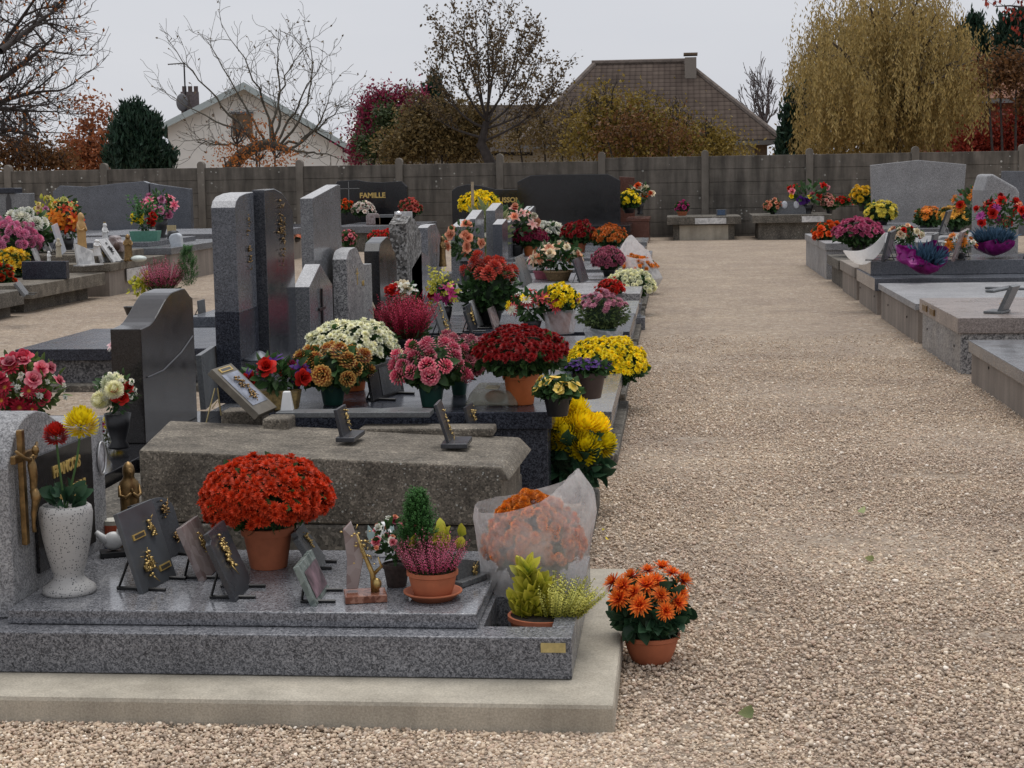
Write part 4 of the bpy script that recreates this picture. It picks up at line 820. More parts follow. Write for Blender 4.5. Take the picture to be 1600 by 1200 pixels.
# ------------------------------------------------------------------ on the dark grave
Z3 = .502
bouquet('low row of dark red tulips and purple artificial flowers behind the framed plaque', 435, 640, Z3, 118, 78, [('red_tulips', T_ROSE, 28, RED, 7), ('purple_lilies', T_LILY, 34, PURP, 5), ('burgundy_blooms', T_ROSE, 20, BURG, 6)], 'trough', vh=.4, vw=.6, vmat=plain('gold_slatted', (.28, .2, .08), .5, var=.6, vscale=60), name='artificial_flowers')
mum('bronze and gold pompon chrysanthemum in a green plastic pot', 517, 634, Z3, 118, 96, 44, 34, BRZ, .082, T_POMP, POTG, cover=-15, dens=.62, leafs=.07)
mum('wide cream-white chrysanthemum dome in an orange pot behind the bronze pompons', 548, 612, Z3, 146, 112, 52, 44, WHT, .04, T_TINY, TERRA_O, cover=0, dens=1.25, leafs=.05, amp=.04)
plaque('black plaque etched with a bird, between the bronze and pink pompons', (584, 628), (632, 612), (575, 574), Z3, G_BLACK, .016, 'flat', None, (), 'bars', (.3, .1, .9, .9, plain('etched_picture', (.04, .045, .05), .2, var=.9, vscale=14)))
mum('raspberry pink pompon chrysanthemum in a green plastic pot', 672, 637, Z3, 118, 106, 44, 36, PINK, .075, T_POMP, POTG, cover=-12, dens=.66, leafs=.06)
mum('dusky crimson pompon chrysanthemum behind the raspberry pink one', 716, 618, Z3, 92, 96, 30, 30, DKPINK, .07, T_POMP, POTG, cover=-30, dens=.66, leafs=.06)
mum('very broad dark red flower dome in an orange pot on the dark grave', 812, 634, Z3, 154, 122, 58, 50, DKRED, .035, T_BUTTON, TERRA_O, cover=12, dens=1.3, leafs=.045, amp=.05)
P = at(770, 636, Z3)+np.array([0, .12, 0]); s = mpp(P); r_ = thing('plastic_tray', 'upturned clear plastic tray with a paper label in front of the orange pot', 'plastic tray', P, -.1)
q = MB(); q.add([(-44*s, -.09, 0), (42*s, -.09, 0), (38*s, .1, 0), (-40*s, .1, 0), (-34*s, -.06, 22*s), (30*s, -.06, 22*s), (28*s, .08, 30*s), (-32*s, .08, 30*s)], [(3, 2, 1, 0), (0, 1, 5, 4), (1, 2, 6, 5), (2, 3, 7, 6), (3, 0, 4, 7), (4, 5, 6, 7)]); q.build('tray', plastic_film('tray_film', .5, (.42, .42, .33)), r_, bevel=.012, seg=3)
MB().box(-14*s, -.02, 25*s, 6*s, .03, 26.5*s, R=rotx(.12)).build('paper_label', plain('yellowed_paper', (.6, .55, .38), .8), r_)
q = MB(); q.ball((0, 0, .03), 1, 9, (.05, .04, .028)); q.build('dried_flowers', plain('dried_orange', (.35, .12, .05), .8, var=.7, vscale=40), r_)
P = at(725, 600, Z3); q = MB(); fig_rows(q, np.zeros(3), .08, .05, .05, 12); o = q.build('angel_figurine', WHITE, None, smooth=True); o.location = tuple(P); tag(o, 'tiny white angel figurine beside the dark red dome', 'figurine')
# ------------------------------------------------------------------ further along the middle block
ZM = .302
heather('deep crimson heather bush behind the cream-white dome', 632, 548, .30, 112, 92, HEATHR, 52, 18, POTB, 620, 'pot', spread=.8)
bouquet('white roses and a red rose above the crimson heather', 634, 535, ZM, 62, 92, [('white_roses', T_ROSE, 26, CREAM, 6, (.1, -.3, .75, .4)), ('red_rose', T_ROSE, 26, RED, 2, (-.7, -.4, .65, .12)), ('white_lilies', T_LILY, 22, PUREW, 3, (0, -.3, .6, .3))], 'vase', vh=.4, vw=.4, name='rose_bouquet')
plaque('tall thin grey plaque with a gold spray left of the pink cyclamen', (693, 528), (708, 520), (675, 476), ZM, MGREY, .016, 'flat', [(.5, .5, .12, .35)])
bouquet('magenta cyclamen and lime conifer in a black pot', 696, 510, ZM, 52, 74, [('magenta_blooms', T_LILY, 17, MAG, 14, (.2, -.3, -.1, .4)), ('red_rose', T_ROSE, 14, RED, 2, (-.7, -.3, 0, .1)), ('lime_sprigs', SPIKE_G, 32, GREEN_Y, 26, (-.1, 0, .3, .3))], 'vase', vh=.42, vw=.45, name='potted_cyclamen', cat='potted plant')
plaque('grey plaque standing edge-on behind the dark red dome, left of its pair', (738, 520), (748, 512), (725, 480), ZM, MSLATE, .02, 'chip', [(.5, .5, .1, .2)])
plaque('pale rounded plaque with a black leaf behind the dark red dome', (748, 512), (762, 504), (736, 470), ZM, MWHITE, .02, 'round', [(.5, .6, .08, .2)], ornmat=BLACK)
plaque('narrow brown plaque right of the pale rounded one', (773, 514), (782, 508), (764, 482), ZM, MPINK, .015, 'flat')
bouquet('mixed bouquet of coral, white and yellow chrysanthemums in a dark green pot', 832, 522, ZM, 86, 70, [('coral_blooms', T_DAISY, 26, pet((.5, .05, .06), (.7, .12, .14)), 9), ('white_blooms', T_DAISY, 18, PUREW, 7), ('yellow_blooms', T_DAISY, 16, YEL, 6)], 'vase', vh=.3, vw=.35)
P0 = at(868, 523, .05)
r_, P, k = mum('small yellow chrysanthemum in a plastic-wrapped pot behind the mixed bouquet', 874, 522, ZM, 62, 80, 40, 34, YEL, .05, T_TINY, TERRA, cover=0, dens=1.1, leafs=.05)
wrap(r_, ([0, 10*k, 30*k, 40*k], [22*k, 23*k, 25*k, 27*k]), 0, 34*k, 38*k, amp=.05, mat=plastic_film('clear_bag2', .55), seed=4)
r_, P, k = mum('mauve-pink small-flowered chrysanthemum in a clear plastic sleeve', 942, 534, .30, 88, 78, 42, 20, MAUVE, .05, T_DAISY, POTG, cover=28, dens=1.0, leafs=.035, leafmat=foliage_mat('grey_green_leaves', (.05, .09, .03), (.13, .18, .07), .6, .25), amp=.08)
wrap(r_, ([0, 8*k, 18*k, 24*k], [28*k, 29*k, 30*k, 28*k]), 0, 16*k, 22*k, amp=.05, mat=MATS['clear_bag2'], seed=5)
mum('tall leafy rust-red pompon chrysanthemum in the centre of the middle row', 765, 508, ZM, 102, 106, 40, 22, pet((.24, .012, .01), (.42, .035, .025), (.5, .08, .05)), .12, T_POMP, POTB, cover=34, dens=.85, leafs=.07, amp=.04)
P = at(990, 498, .1); r_ = thing('stone_planter', 'small grey speckled stone planter on a slab at the path edge', 'planter', P); s = mpp(P)
MB().box(-22*s, -.12, -.1, 18*s, .12, .02).build('foot_slab', G_GREY, r_, bevel=.004); MB().lathe([(0, .02), (13*s, .02), (11*s, .05), (14*s, 24*s), (12*s, 25*s), (10*s, 12*s), (0, 12*s)], 4).build('bowl', G_STEEL, r_, bevel=.004)
mum('loose round bush of white pompons in a grey pot at the path edge', 985, 478, .1, 78, 56, 34, 14, WHT, .06, T_POMP, plain('grey_pot', (.2, .2, .2), .6), cover=-5, dens=.8, leafs=.06)
mum('small bright red chrysanthemum left of the white pompon bush', 954, 470, .25, 42, 34, 18, 10, RED, .05, T_BUTTON, POTB, cover=-5, dens=1.4, leafs=.05)
r_, P, k = mum('orange chrysanthemum hidden in a big crumpled white plastic bag by the path', 990, 448, .1, 74, 48, 40, 16, ORANGE, .06, T_BUTTON, POTB, cover=10, dens=.9, leafs=.06, name='wrapped_chrysanthemum')
r_.rotation_euler = (0, 0, 0)
wrap(r_, ([0, 12*k, 30*k, 50*k, 70*k, 84*k], [38*k, 44*k, 36*k, 24*k, 14*k, 6*k]), R_(120), 44*k, 80*k, amp=.07, mat=plastic_film('milky_bag', .80, (.86, .85, .84)), seed=8, pw=1.2)
mum('mauve and pink chrysanthemum ball behind the white bag', 951, 432, ZM, 50, 46, 22, 10, pet((.3, .06, .10), (.45, .12, .2)), .05, T_BUTTON, POTB, cover=-30, dens=1.3, leafs=.06)
bouquet('spray of peach and cream artificial flowers in a wicker basket', 872, 438, ZM, 78, 62, [('peach_lilies', T_LILY, 22, PEACH, 7), ('cream_blooms', T_ROSE, 16, CREAM, 9), ('orange_blooms', T_DAISY, 16, SALM, 6)], 'pot', vh=.25, vw=.6, vmat=plain('wicker', (.3, .2, .1), .8, var=.5, vscale=60))
plaque('dark grey plaque with a cross etched on it beside the peach spray', (908, 444), (920, 436), (896, 406), ZM, MSLATE, .02, 'flat')
plaque('grey open-book plaque behind the rust-red pompons', (820, 452), (834, 442), (802, 404), ZM, MGREY, .02, 'chip')
bouquet('pink and white artificial lilies in a small basket left of the peach spray', 846, 436, ZM, 44, 44, [('pink_lilies', T_LILY, 16, PINK, 5), ('white_blooms', T_ROSE, 13, PUREW, 6)], 'pot', vh=.3, vw=.6, vmat=plain('pink_basket', (.5, .15, .2), .7))
bouquet('salmon roses in a tall black vase', 727, 452, ZM, 62, 104, [('salmon_roses', T_ROSE, 17, SALM, 13, (0, -.3, .2, .6))], 'vase', vh=.42, vw=.3, leafs=.35, name='rose_bouquet')
bouquet('tall grasses with small white blossoms in a dark pot', 764, 408, ZM, 44, 78, [('white_blossoms', T_DAISY, 11, PUREW, 16)], 'pot', vh=.15, vw=.5, green=foliage_mat('grass_green', (.10, .14, .05), (.24, .27, .13), .6, .2), leaf=LEAF_N, leafs=1.3, nleaf=120)
bouquet('large pink lily and red flower arrangement behind the tall grasses', 806, 404, ZM, 78, 84, [('pink_lilies', T_LILY, 17, pet((.6, .25, .25), (.75, .45, .42)), 18), ('salmon_blooms', T_ROSE, 14, SALM, 8), ('red_bloom', T_ROSE, 13, RED, 2), ('cream_blooms', T_ROSE, 12, CREAM, 5)], 'pot', vh=.25, vw=.35)
bouquet('white flower plate between the lilies and the burgundy mound', 800, 392, ZM, 30, 26, [('white_blooms', T_ROSE, 10, PUREW, 8)], 'vase', vh=.5, vw=.7)
mum('burgundy flower mound in an orange pot', 828, 404, ZM, 56, 50, 24, 20, BURG, .06, T_BUTTON, TERRA_O, cover=2, dens=1.3, leafs=.08)
mum('white flower mound in front of the big black headstone', 856, 392, ZM, 54, 46, 22, 14, PUREW, .08, T_BUTTON, TERRA, cover=18, dens=1.2, leafs=.09)
mum('dark red flower mound in front of the big black headstone', 904, 398, ZM, 56, 52, 24, 18, DKRED, .07, T_BUTTON, TERRA, cover=6, dens=1.3, leafs=.09)
mum('burnt orange flower mound at the right end of the big black headstone', 952, 398, ZM, 54, 46, 24, 14, pet((.4, .09, .01), (.6, .17, .03)), .07, T_BUTTON, TERRA, cover=0, dens=1.2, leafs=.08)
mum('bright yellow round chrysanthemum behind the wooden stake', 751, 345, None, 62, 46, 26, 8, YEL, .10, T_BUTTON, POTB, cover=-25, dens=1.3, leafs=.12, Y=33)
mum('red flower cushion behind the slim black headstone', 598, 405, None, 48, 46, 20, 18, RED, .06, T_BUTTON, POTB, cover=25, dens=1.3, leafs=.08, Y=24)
mum('small yellow flowers between the rough pillar and the granite headstone', 652, 412, None, 22, 40, 12, 12, YEL, .07, T_DAISY, POTB, cover=-20, dens=1.0, leafs=.08, Y=21)
mum('pink flowers standing beside the tall light stele', 545, 394, None, 22, 34, 12, 10, PINK, .08, T_ROSE, POTB, cover=-20, dens=1.0, leafs=.09, Y=24)
mum('flat tray of tiny pink flowers left of the tall light stele', 459, 378, None, 30, 12, 26, 5, SALM, .06, T_TINY, POTB, cover=10, dens=1.2, leafs=.05, Y=31)
plaque('pale stone tablet half hidden behind the crimson heather', (600, 500), (606, 492), (583, 458), ZM, MGREY, .018, 'flat')
P = at(577, 520, ZM); q = MB(); s = mpp(P); fig_rows(q, np.zeros(3), 62*s, 24*s, 22*s, 14, R=rotz(1.0)); o = q.build('angel_statuette', plain('cream_resin', (.5, .44, .33), .55), None, smooth=True); o.location = tuple(P); tag(o, 'cream standing statuette at the foot of the salt-and-pepper headstone', 'statuette')
plaque('grey tablet behind the S-curved black headstone', (322, 640), (345, 620), (314, 555), .3, MGREY, .03, 'flat', stand=None)
plaque('small pale plaque on legs on the grave left of the split stele', (312, 493), (322, 490), (310, 470), .3, MGREY, .015, 'flat')
P = at(207, 492, .33); q = MB(); q.lathe([(0, 0), (.05, 0), (.075, .07), (.08, .075), (.07, .075), (.045, .01), (0, .01)], 16); o = q.build('flower_pot', POTB, None, smooth=True); o.location = tuple(P); tag(o, 'small empty black pot on the grave by the left path', 'pot')
# ------------------------------------------------------------------ behind the near headstone
bouquet('big bunch of pink-red roses and daisies behind the pale wavy headstone', 40, 700, .32, 150, 150, [('pink_red_roses', T_ROSE, 30, pet((.5, .02, .04), (.72, .08, .14)), 14, (0, -.2, .5, .5)), ('crimson_daisies', T_DAISY, 26, pet((.75, .45, .05), (.35, .01, .03), (.42, .015, .04)), 16, (.1, -.6, .0, .55)), ('pink_blooms', T_ROSE, 26, PINK, 8, (.2, -.3, .5, .5)), ('filler_sprays', T_TINY, 10, PUREW, 26)], 'pot', vh=.25, vw=.4, green=foliage_mat('fresh_green', (.05, .10, .03), (.14, .20, .06), .5, .3), nleaf=420, leafs=.2)
bouquet('white chrysanthemums and red roses in a glossy black vase', 186, 700, .32, 76, 122, [('white_chrysanthemums', T_BIGMUM, 30, WHT, 6, (-.2, -.3, .4, .45)), ('red_roses', T_ROSE, 22, RED, 6, (.5, -.5, .1, .25)), ('filler_sprays', T_TINY, 9, PUREW, 24)], 'vase', vh=.45, vw=.55)
bouquet('pale pink orchid spray left of the S-curved headstone', 192, 600, .32, 34, 86, [('pink_orchids', T_LILY, 17, pet((.7, .3, .42), (.8, .6, .65)), 7, (0, -.2, .5, .5)), ('white_orchids', T_LILY, 15, PUREW, 5)], 'vase', vh=.3, vw=.4)
bouquet('little yellow daisies right of the pale headstone', 178, 742, .15, 40, 96, [('yellow_daisies', T_TINY, 11, YEL, 22, (.2, -.2, .5, .5)), ('magenta_daisies', T_TINY, 9, MAG, 6, (-.7, 0, .7, .2))], 'pot', vh=.2, vw=.5, green=foliage_mat('fine_green', (.08, .10, .05), (.2, .22, .12), .5, .3), leaf=LEAF_N, nleaf=130, leafs=.6)
tomb('black polished grave behind the pale wavy headstone', -4.5, -2.35, 5.9, 8.3, .30, .08, G_BLACK, G_BLACK, .05, plinth=(.06, .06, C_OLD))
# ================================================================== ROW ALONG THE BACK WALL
def front_stone(label, xa, xb, yb, prof, Y, mat, th=.16, zb=.3, name='headstone', tomb_=None):
    """headstone facing the camera: xa, xb photograph columns; profile in (fraction, photograph row)"""
    A, B = atY(xa, yb, Y), atY(xb, yb, Y); root = thing(name, label, 'headstone', (A[0], Y, 0)); L = B[0]-A[0]
    pr = [(.03*L if 'tapered' in label else 0, zb), (.95*L if 'tapered' in label else L, zb)]
    for u, yy in reversed(prof):
        q = atY(xa+(xb-xa)*u, yy, Y); pr.append((u*L, q[2]))
    MB().prism(pr, 0, th, 'y').build('stone', mat, root, bevel=.01); return root, A, L
wrow = [('wide dull grey low tomb under the wavy grey headstone', 70, 245, 34.2, 36.8, .42, G_GREY), ('grey low tomb beside the wavy grey headstone', 247, 345, 34.2, 36.8, .38, C_OLD), ('low dark tomb against the wall left of the split stele', 352, 480, 35.0, 37.6, .48, G_DARK),
        ('tomb crowded with plaques below the small black headstone', 520, 650, 33.6, 36.6, .52, G_GREY), ('dark tomb below the black headstone with the yellow chrysanthemum', 700, 800, 34.4, 36.4, .45, G_BROWN), ('dark tomb below the big black headstone', 812, 985, 34.4, 37.2, .44, G_BLACK)]
for l_, xa, xb, ya, yb_, z_, m_ in wrow:
    A, B = atY(xa, 360, ya), atY(xb, 360, ya); tomb(l_, A[0], B[0], ya, yb_, z_, .14, m_, C_OLD if m_ is G_GREY else m_, .06)
front_stone('wide blue-grey headstone with a wavy top near the left end of the wall', 86, 236, 380, [(0, 300), (.08, 290), (.35, 292), (.7, 286), (.95, 283), (1, 286)], 36.9, G_BLUE, .2)
front_stone('blue-grey headstone with a sloping top right of the wavy one', 238, 300, 372, [(0, 286), (.15, 288), (1, 295)], 36.9, G_BLUE, .2)
r_, A, L = front_stone('small black headstone with gold letters and an etched cross', 525, 637, 345, [(0, 290), (.03, 283), (.3, 281), (.45, 284), (.65, 285), (.92, 283), (1, 292)], 36.7, G_BLACK, .2)
text_mesh('FAMILLE', .16, GOLDP, r_, (L*.52, -.004, atY(580, 309, 36.7)[2]), (1, 0, 0), (0, 0, 1), bold=.005)
q = MB(); q.box(.30, -.012, 1.0, .315, -.003, 1.42); q.box(.12, -.012, 1.26, .55, -.003, 1.275); q.build('etched_cross', plain('etched_grey', (.2, .2, .2), .5), r_)
r_, A, L = front_stone('low black headstone with a curved top behind the bright yellow chrysanthemum', 707, 815, 350, [(0, 298), (.07, 292), (.22, 288), (.4, 290), (.65, 296), (1, 296)], 36.3, G_BLACK, .2)
text_mesh('CUSSON', .15, GOLDP, r_, (L*.80, -.004, atY(790, 316, 36.3)[2]), (1, 0, 0), (0, 0, 1), bold=.005)
front_stone('big plain black headstone with cut corners in front of the wall', 810, 970, 392, [(0, 284), (.13, 274), (.3, 273), (.88, 272), (1, 282)], 36.2, G_BLACK, .22)
front_stone('red-brown stone slab leaning at the wall behind the big black headstone', 968, 992, 350, [(0, 276), (1, 277)], 38.6, G_RED, .1)
A, B = atY(978, 360, 36.0), atY(1015, 360, 36.0); tomb('small red-brown stone block at the wall end of the path', A[0], B[0], 36.2, 38.0, .53, .06, G_RED, G_RED, .02)
for l_, xa, xb, Y0, z_ in (('low concrete tomb on the path axis against the wall, with a blank pale plate', 1042, 1158, 37.3, .52), ('low dark stone tomb against the wall right of the path axis', 1176, 1300, 37.0, .54)):
    A, B = atY(xa, 360, Y0), atY(xb, 360, Y0); root = tomb(l_, A[0], B[0], Y0, Y0+2.0, z_, .17, C_OLD, C_OLD, .14)
    L = B[0]-A[0]; MB().box(-L*.12 if xa < 1100 else L*.12, -1.0-.012, z_-.16, L*.30 if xa < 1100 else L*.40, -1.0-.001, z_-.03).build('marble_plate', MWHITE, root)
    if xa < 1100: MB().box(-L*.33, -.88, -.02, L*.33, -.862, .33).build('pale_front_panel', C_PLINTH, root)
def farm(label, px, py, W_, H_, mat, Y, tpl=T_ROSE, fs=.11, cover=-10, pw=.4, **kw): return mum(label, px, py, None, W_, H_, W_*pw, H_*.3, mat, fs, tpl, kw.pop('potmat', POTB), cover=cover, dens=1.0, leafs=.10, Y=Y, **kw)
farm('magenta posy in a terracotta pot on the low concrete tomb', 1066, 337, 20, 22, MAG, 38.0, potmat=TERRA, cover=-30, pw=.9)
farm('orange-pink posy on the left end of the low dark stone tomb', 1208, 337, 26, 26, SALM, 37.8)
farm('pale red posy on the low dark stone tomb', 1296, 334, 28, 30, pet((.5, .08, .06), (.75, .4, .35)), 37.8)
bouquet('loose red and yellow bunch with a purple bow on the low dark stone tomb', 1262, 336, 0, 74, 52, [('red_blooms', T_ROSE, 15, RED, 4), ('pink_blooms', T_ROSE, 13, PINK, 3), ('yellow_bloom', T_ROSE, 10, YEL, 2), ('purple_bow', T_PANSY, 16, PURP, 2, (-.2, -.4, -.6, .1))], 'vase', vh=.3, vw=.25, Y=37.8, nleaf=90)
P = atY(1235, 337, 37.7); r_ = thing('twin_portrait_plaque', 'grey plaque with two oval portraits on the low dark stone tomb', 'plaque', P); s = mpp(P)
MB().prism([(-24*s, 0), (24*s, 0), (24*s, 12*s), (12*s, 22*s), (-12*s, 22*s), (-24*s, 14*s)], 0, .05, 'y').build('slab', G_STEEL, r_, bevel=.01)
for x in (-9, 9): q = MB(); q.ball((x*s, -.012, 17*s), 1, 10, (4.5*s, .02, 6*s)); q.build('oval_portrait', plain('pale_enamel', (.6, .62, .66), .3), r_, smooth=True)
P = atY(1127, 337, 37.9); r_ = thing('picture_plaque', 'small blue plaque with an oval emblem on the low concrete tomb', 'plaque', P); s = mpp(P)
MB().box(-8*s, 0, 0, 8*s, .03, 10*s).build('slab', MGREY, r_, bevel=.004); MB().box(-6*s, -.006, 1*s, 6*s, -.001, 9*s).build('picture', plain('dark_blue_glaze', (.05, .09, .16), .2, var=.5, vscale=60), r_)
bouquet('red, white and yellow flowers on the red-brown block', 1000, 335, 0, 44, 48, [('cream_blooms', T_ROSE, 13, CREAM, 6), ('red_blooms', T_ROSE, 12, ORRED, 6), ('white_bloom', T_ROSE, 12, PUREW, 2)], 'vase', vh=.4, vw=.3, Y=37.0, nleaf=100)
mum('yellow daisies on the red-brown block beside the big black headstone', 983, 333, None, 36, 36, 20, 8, YEL, .10, T_DAISY, POTB, cover=0, dens=1.0, leafs=.1, Y=36.6)
for l_, px, c_, w_, h_ in (('orange and red flowers left of the gold letters on the small black headstone', 540, ORRED, 24, 24), ('white and pink flowers in front of the small black headstone', 568, pet((.7, .3, .35), (.8, .75, .7)), 34, 32), ('red lilies right of the small black headstone', 642, pet((.3, .03, .03), (.55, .12, .1)), 34, 36)): farm(l_, px, 346 if px != 540 else 336, w_, h_, c_, 35.6, T_ROSE, .12)
for l_, px, py, w_, h_, m_ in (('grey rectangular plaque on the tomb of the small black headstone', 604, 348, 22, 16, MGREY), ('white-framed plaque with an oval hole on the tomb of the small black headstone', 630, 346, 28, 20, MWHITE), ('pinkish scalloped plaque on the tomb of the small black headstone', 583, 356, 22, 18, MPINK), ('tan plank-like block on the tomb of the small black headstone', 606, 362, 40, 12, plain('tan_block', (.3, .2, .12), .7))):
    P = atY(px, py, 34.4); s = mpp(P); o = MB().prism([(-w_/2*s, 0), (w_/2*s, 0), (w_/2*s, h_*.8*s), (w_*.3*s, h_*s), (-w_*.3*s, h_*s), (-w_/2*s, h_*.8*s)] if 'scallop' in l_ else [(-w_/2*s, 0), (w_/2*s, 0), (w_/2*s, h_*s), (-w_/2*s, h_*s)], 0, .08, 'y').build('memorial_plaque', m_, None, bevel=.01); o.location = (P[0], P[1], .521); tag(o, l_, 'plaque')
# ================================================================== RIGHT BLOCK
XR = 2.04
def rtomb(label, y0, y1, zt, th, top, body, **kw): return tomb(label, XR+kw.pop('dx', 0), 4.6, y0, y1, zt, th, top, body, **kw)
G_ = rtomb('nearest right-hand grave with two slab levels, cut by the picture edge', 9.2, 11.9, .30, .085, G_STEEL, C_SIDE, lip=.02)
F_ = rtomb('pinkish granite grave with two bronze name plates on its path end', 12.35, 14.3, .415, .115, G_PINK, G_MIX, lip=.025)
for yy in (.62, .22):
    MB().box(-1.2935, yy-.11, .335, -1.2805, yy+.11, .385).build('bronze_plate', BRONZE, F_, bevel=.002)
E_ = rtomb('pale polished slab grave with a thin cover, third from the front on the right', 14.55, 17.2, .35, .06, G_LIGHT, C_SIDE, lip=.03)
D_ = rtomb('dark grey two-step grave carrying leaning plaques and purple-wrapped plants', 17.5, 19.25, .38, .13, G_BLUE, C_SIDE, lip=.03, upper=(.02, .02, .55, .02, .15, G_BLUE))
C_ = rtomb('low concrete grave under the white florist paper', 19.5, 21.2, .38, .12, C_SIDE, C_SIDE, lip=.03)
B_ = rtomb('low rough stone grave with a mossy cover between two taller ones', 21.4, 23.0, .36, .12, C_OLD, C_OLD, lip=.06)
A__ = rtomb('light granite double grave at the far end of the right row', 23.3, 27.0, .50, .10, G_LIGHT, G_LIGHT, lip=.02)
for t_, c in ((E_, 'E'), (F_, 'F'), (G_, 'G'), (D_, 'D')):
    for yy in (-.75, .75): q = MB(); q.lathe([(0, -.004), (.010, -.004), (.010, .004), (0, .004)], 8); s_ = q.build('screw_cap', BLACK, t_); s_.rotation_euler = (0, R_(90), 0); s_.location = (-1.262 if c != 'F' else -1.257, yy*.9, .18)
rtomb('wide grey granite grave below the pale trapezoid headstone', 28.0, 31.5, .52, .14, G_GREY, G_GREY, dx=1.2, lip=.04)
rtomb('far grey grave behind the magenta flower mound', 32.2, 34.2, .5, .12, G_STEEL, G_GREY, dx=1.4, lip=.04)
front_stone('big pale granite headstone with a low pointed top and tapered foot', 1360, 1509, 325, [(0, 258), (.5, 250), (1, 257)], 32.0, G_LIGHT, .18)
# side-on headstone at the right edge
P = atY(1535, 340, 22.0); h_ = thing('headstone', 'light headstone with a rounded shoulder turned toward the path at the right edge', 'headstone', (P[0], 22.0, 0))
s = mpp(P); MB().prism([(0, .3), (56*s, .3), (56*s, .3+106*s), (51*s, .3+114*s), (14*s, .3+136*s), (7*s, .3+134*s), (0, .3+110*s)], 0, .8, 'y').build('stone', G_LIGHT, h_, bevel=.03, seg=3)
front_stone('dark granite headstone edge behind the rounded headstone at the right border', 1566, 1660, 330, [(0, 267), (1, 268)], 30.0, G_BLUE, .18)
# objects on the right block
farm('bright orange-red rose bunch on the far end of the right row', 1292, 387, 40, 40, ORRED, 24.5, T_ROSE, .14)
farm('smaller orange-red rose bunch just right of the first on the right row', 1311, 386, 24, 36, ORRED, 25.2, T_ROSE, .12)
mum('spreading raspberry-purple chrysanthemum in front of the pale trapezoid headstone', 1341, 402, None, 78, 62, 24, 20, pet((.35, .03, .12), (.52, .10, .22)), .085, T_BUTTON, POTB, cover=10, dens=1.2, leafs=.09, Y=22.4)
mum('lemon-yellow daisies below the left corner of the pale trapezoid headstone', 1376, 356, None, 50, 44, 24, 12, pet((.5, .4, .02), (.75, .62, .08)), .12, T_DAISY, POTB, cover=-10, dens=1.0, leafs=.1, Y=30.2)
mum('golden-yellow pompons left of the pale trapezoid headstone', 1348, 330, None, 36, 40, 16, 12, pet((.55, .3, .01), (.78, .5, .02)), .16, T_POMP, POTB, cover=-5, dens=1.0, leafs=.1, Y=33)
mum('orange spreading chrysanthemum below the middle of the pale trapezoid headstone', 1449, 364, None, 46, 42, 20, 12, ORANGE, .12, T_DAISY, POTB, cover=20, dens=1.0, leafs=.1, Y=28.6)
mum('amber chrysanthemum mound below the right corner of the pale trapezoid headstone', 1492, 366, None, 56, 46, 22, 12, pet((.5, .2, .02), (.72, .38, .05)), .12, T_DAISY, POTB, cover=15, dens=1.1, leafs=.1, Y=27)
heather('purple-red heather tuft behind the amber chrysanthemum', 1485, 350, .52, 50, 30, HEATHP, 0, 0, Y=29, n=70)
farm('small red flowers on a grey plaque beside the golden pompons', 1318, 322, 24, 14, RED, 34.5, cover=10)
bouquet('tall orange and yellow mixed flowers at the right edge of the trapezoid headstone', 1530, 372, None, 88, 92, [('orange_blooms', T_DAISY, 16, ORANGE, 12, (-.1, -.3, .3, .6)), ('red_blooms', T_ROSE, 14, RED, 5)], 'pot', vh=.2, vw=.25, Y=24.5)
bouquet('big bouquet of red roses, crimson and purple flowers before the rounded right headstone', 1562, 388, None, 92, 84, [('red_roses', T_ROSE, 19, RED, 13), ('purple_asters', T_DAISY, 19, pet((.4, .05, .3), (.6, .08, .4)), 6), ('crimson_roses', T_ROSE, 14, DKRED, 8), ('peach_blooms', T_ROSE, 12, SALM, 4)], 'pot', vh=.2, vw=.3, Y=21, nleaf=330, leafs=.17)
bouquet('small round table bouquet of cream, red and peach roses in purple foil', 1413, 414, None, 58, 62, [('cream_roses', T_ROSE, 11, CREAM, 10), ('red_roses', T_ROSE, 11, RED, 7), ('peach_roses', T_ROSE, 10, PEACH, 8)], 'vase', vh=.5, vw=.5, Y=19.4, vmat=plain('purple_foil', (.32, .02, .26), .25, .3, .4, 30))
PF = plastic_film('florist_paper', .92, (.92, .91, .9)); FOIL = plain('magenta_foil', (.24, .008, .17), .4, .2, .45, 25)
def cone_wrap(label, P, dirv, L, R1, mat, name='paper_wrap', amp=.2, seed=1, extra=None, cat='wrapping'):
    root = thing(name, label, cat, P); g = np.random.default_rng(seed); ph_ = g.uniform(0, 6.3, 5); V = []; n = 30; m = 12
    fr = frames(np.array([dirv], float), g=g)[0]
    for j in range(m+1):
        t = j/m
        for i in range(n):
            a = 2*math.pi*i/n; lim = 1-.32*(.5+.5*math.sin(a*2+ph_[0])); r = R1*(.06+.94*math.sin(min(1, t*1.25)*1.57)**.8)*(1+amp*(.3+t)*(math.sin(5*a+ph_[1])+.6*math.sin(9*a+ph_[2]+4*t)))
            V.append(fr@np.array([r*math.cos(a), r*math.sin(a), L*t*lim]))
    V = np.array(V); fc = np.array([(j*n+i, j*n+(i+1) % n, (j+1)*n+(i+1) % n, (j+1)*n+i) for j in range(m) for i in range(n)])
    fast_mesh('sheet', V, fc, mat, root, smooth=True)
    if extra: extra(root, fr)
    return root
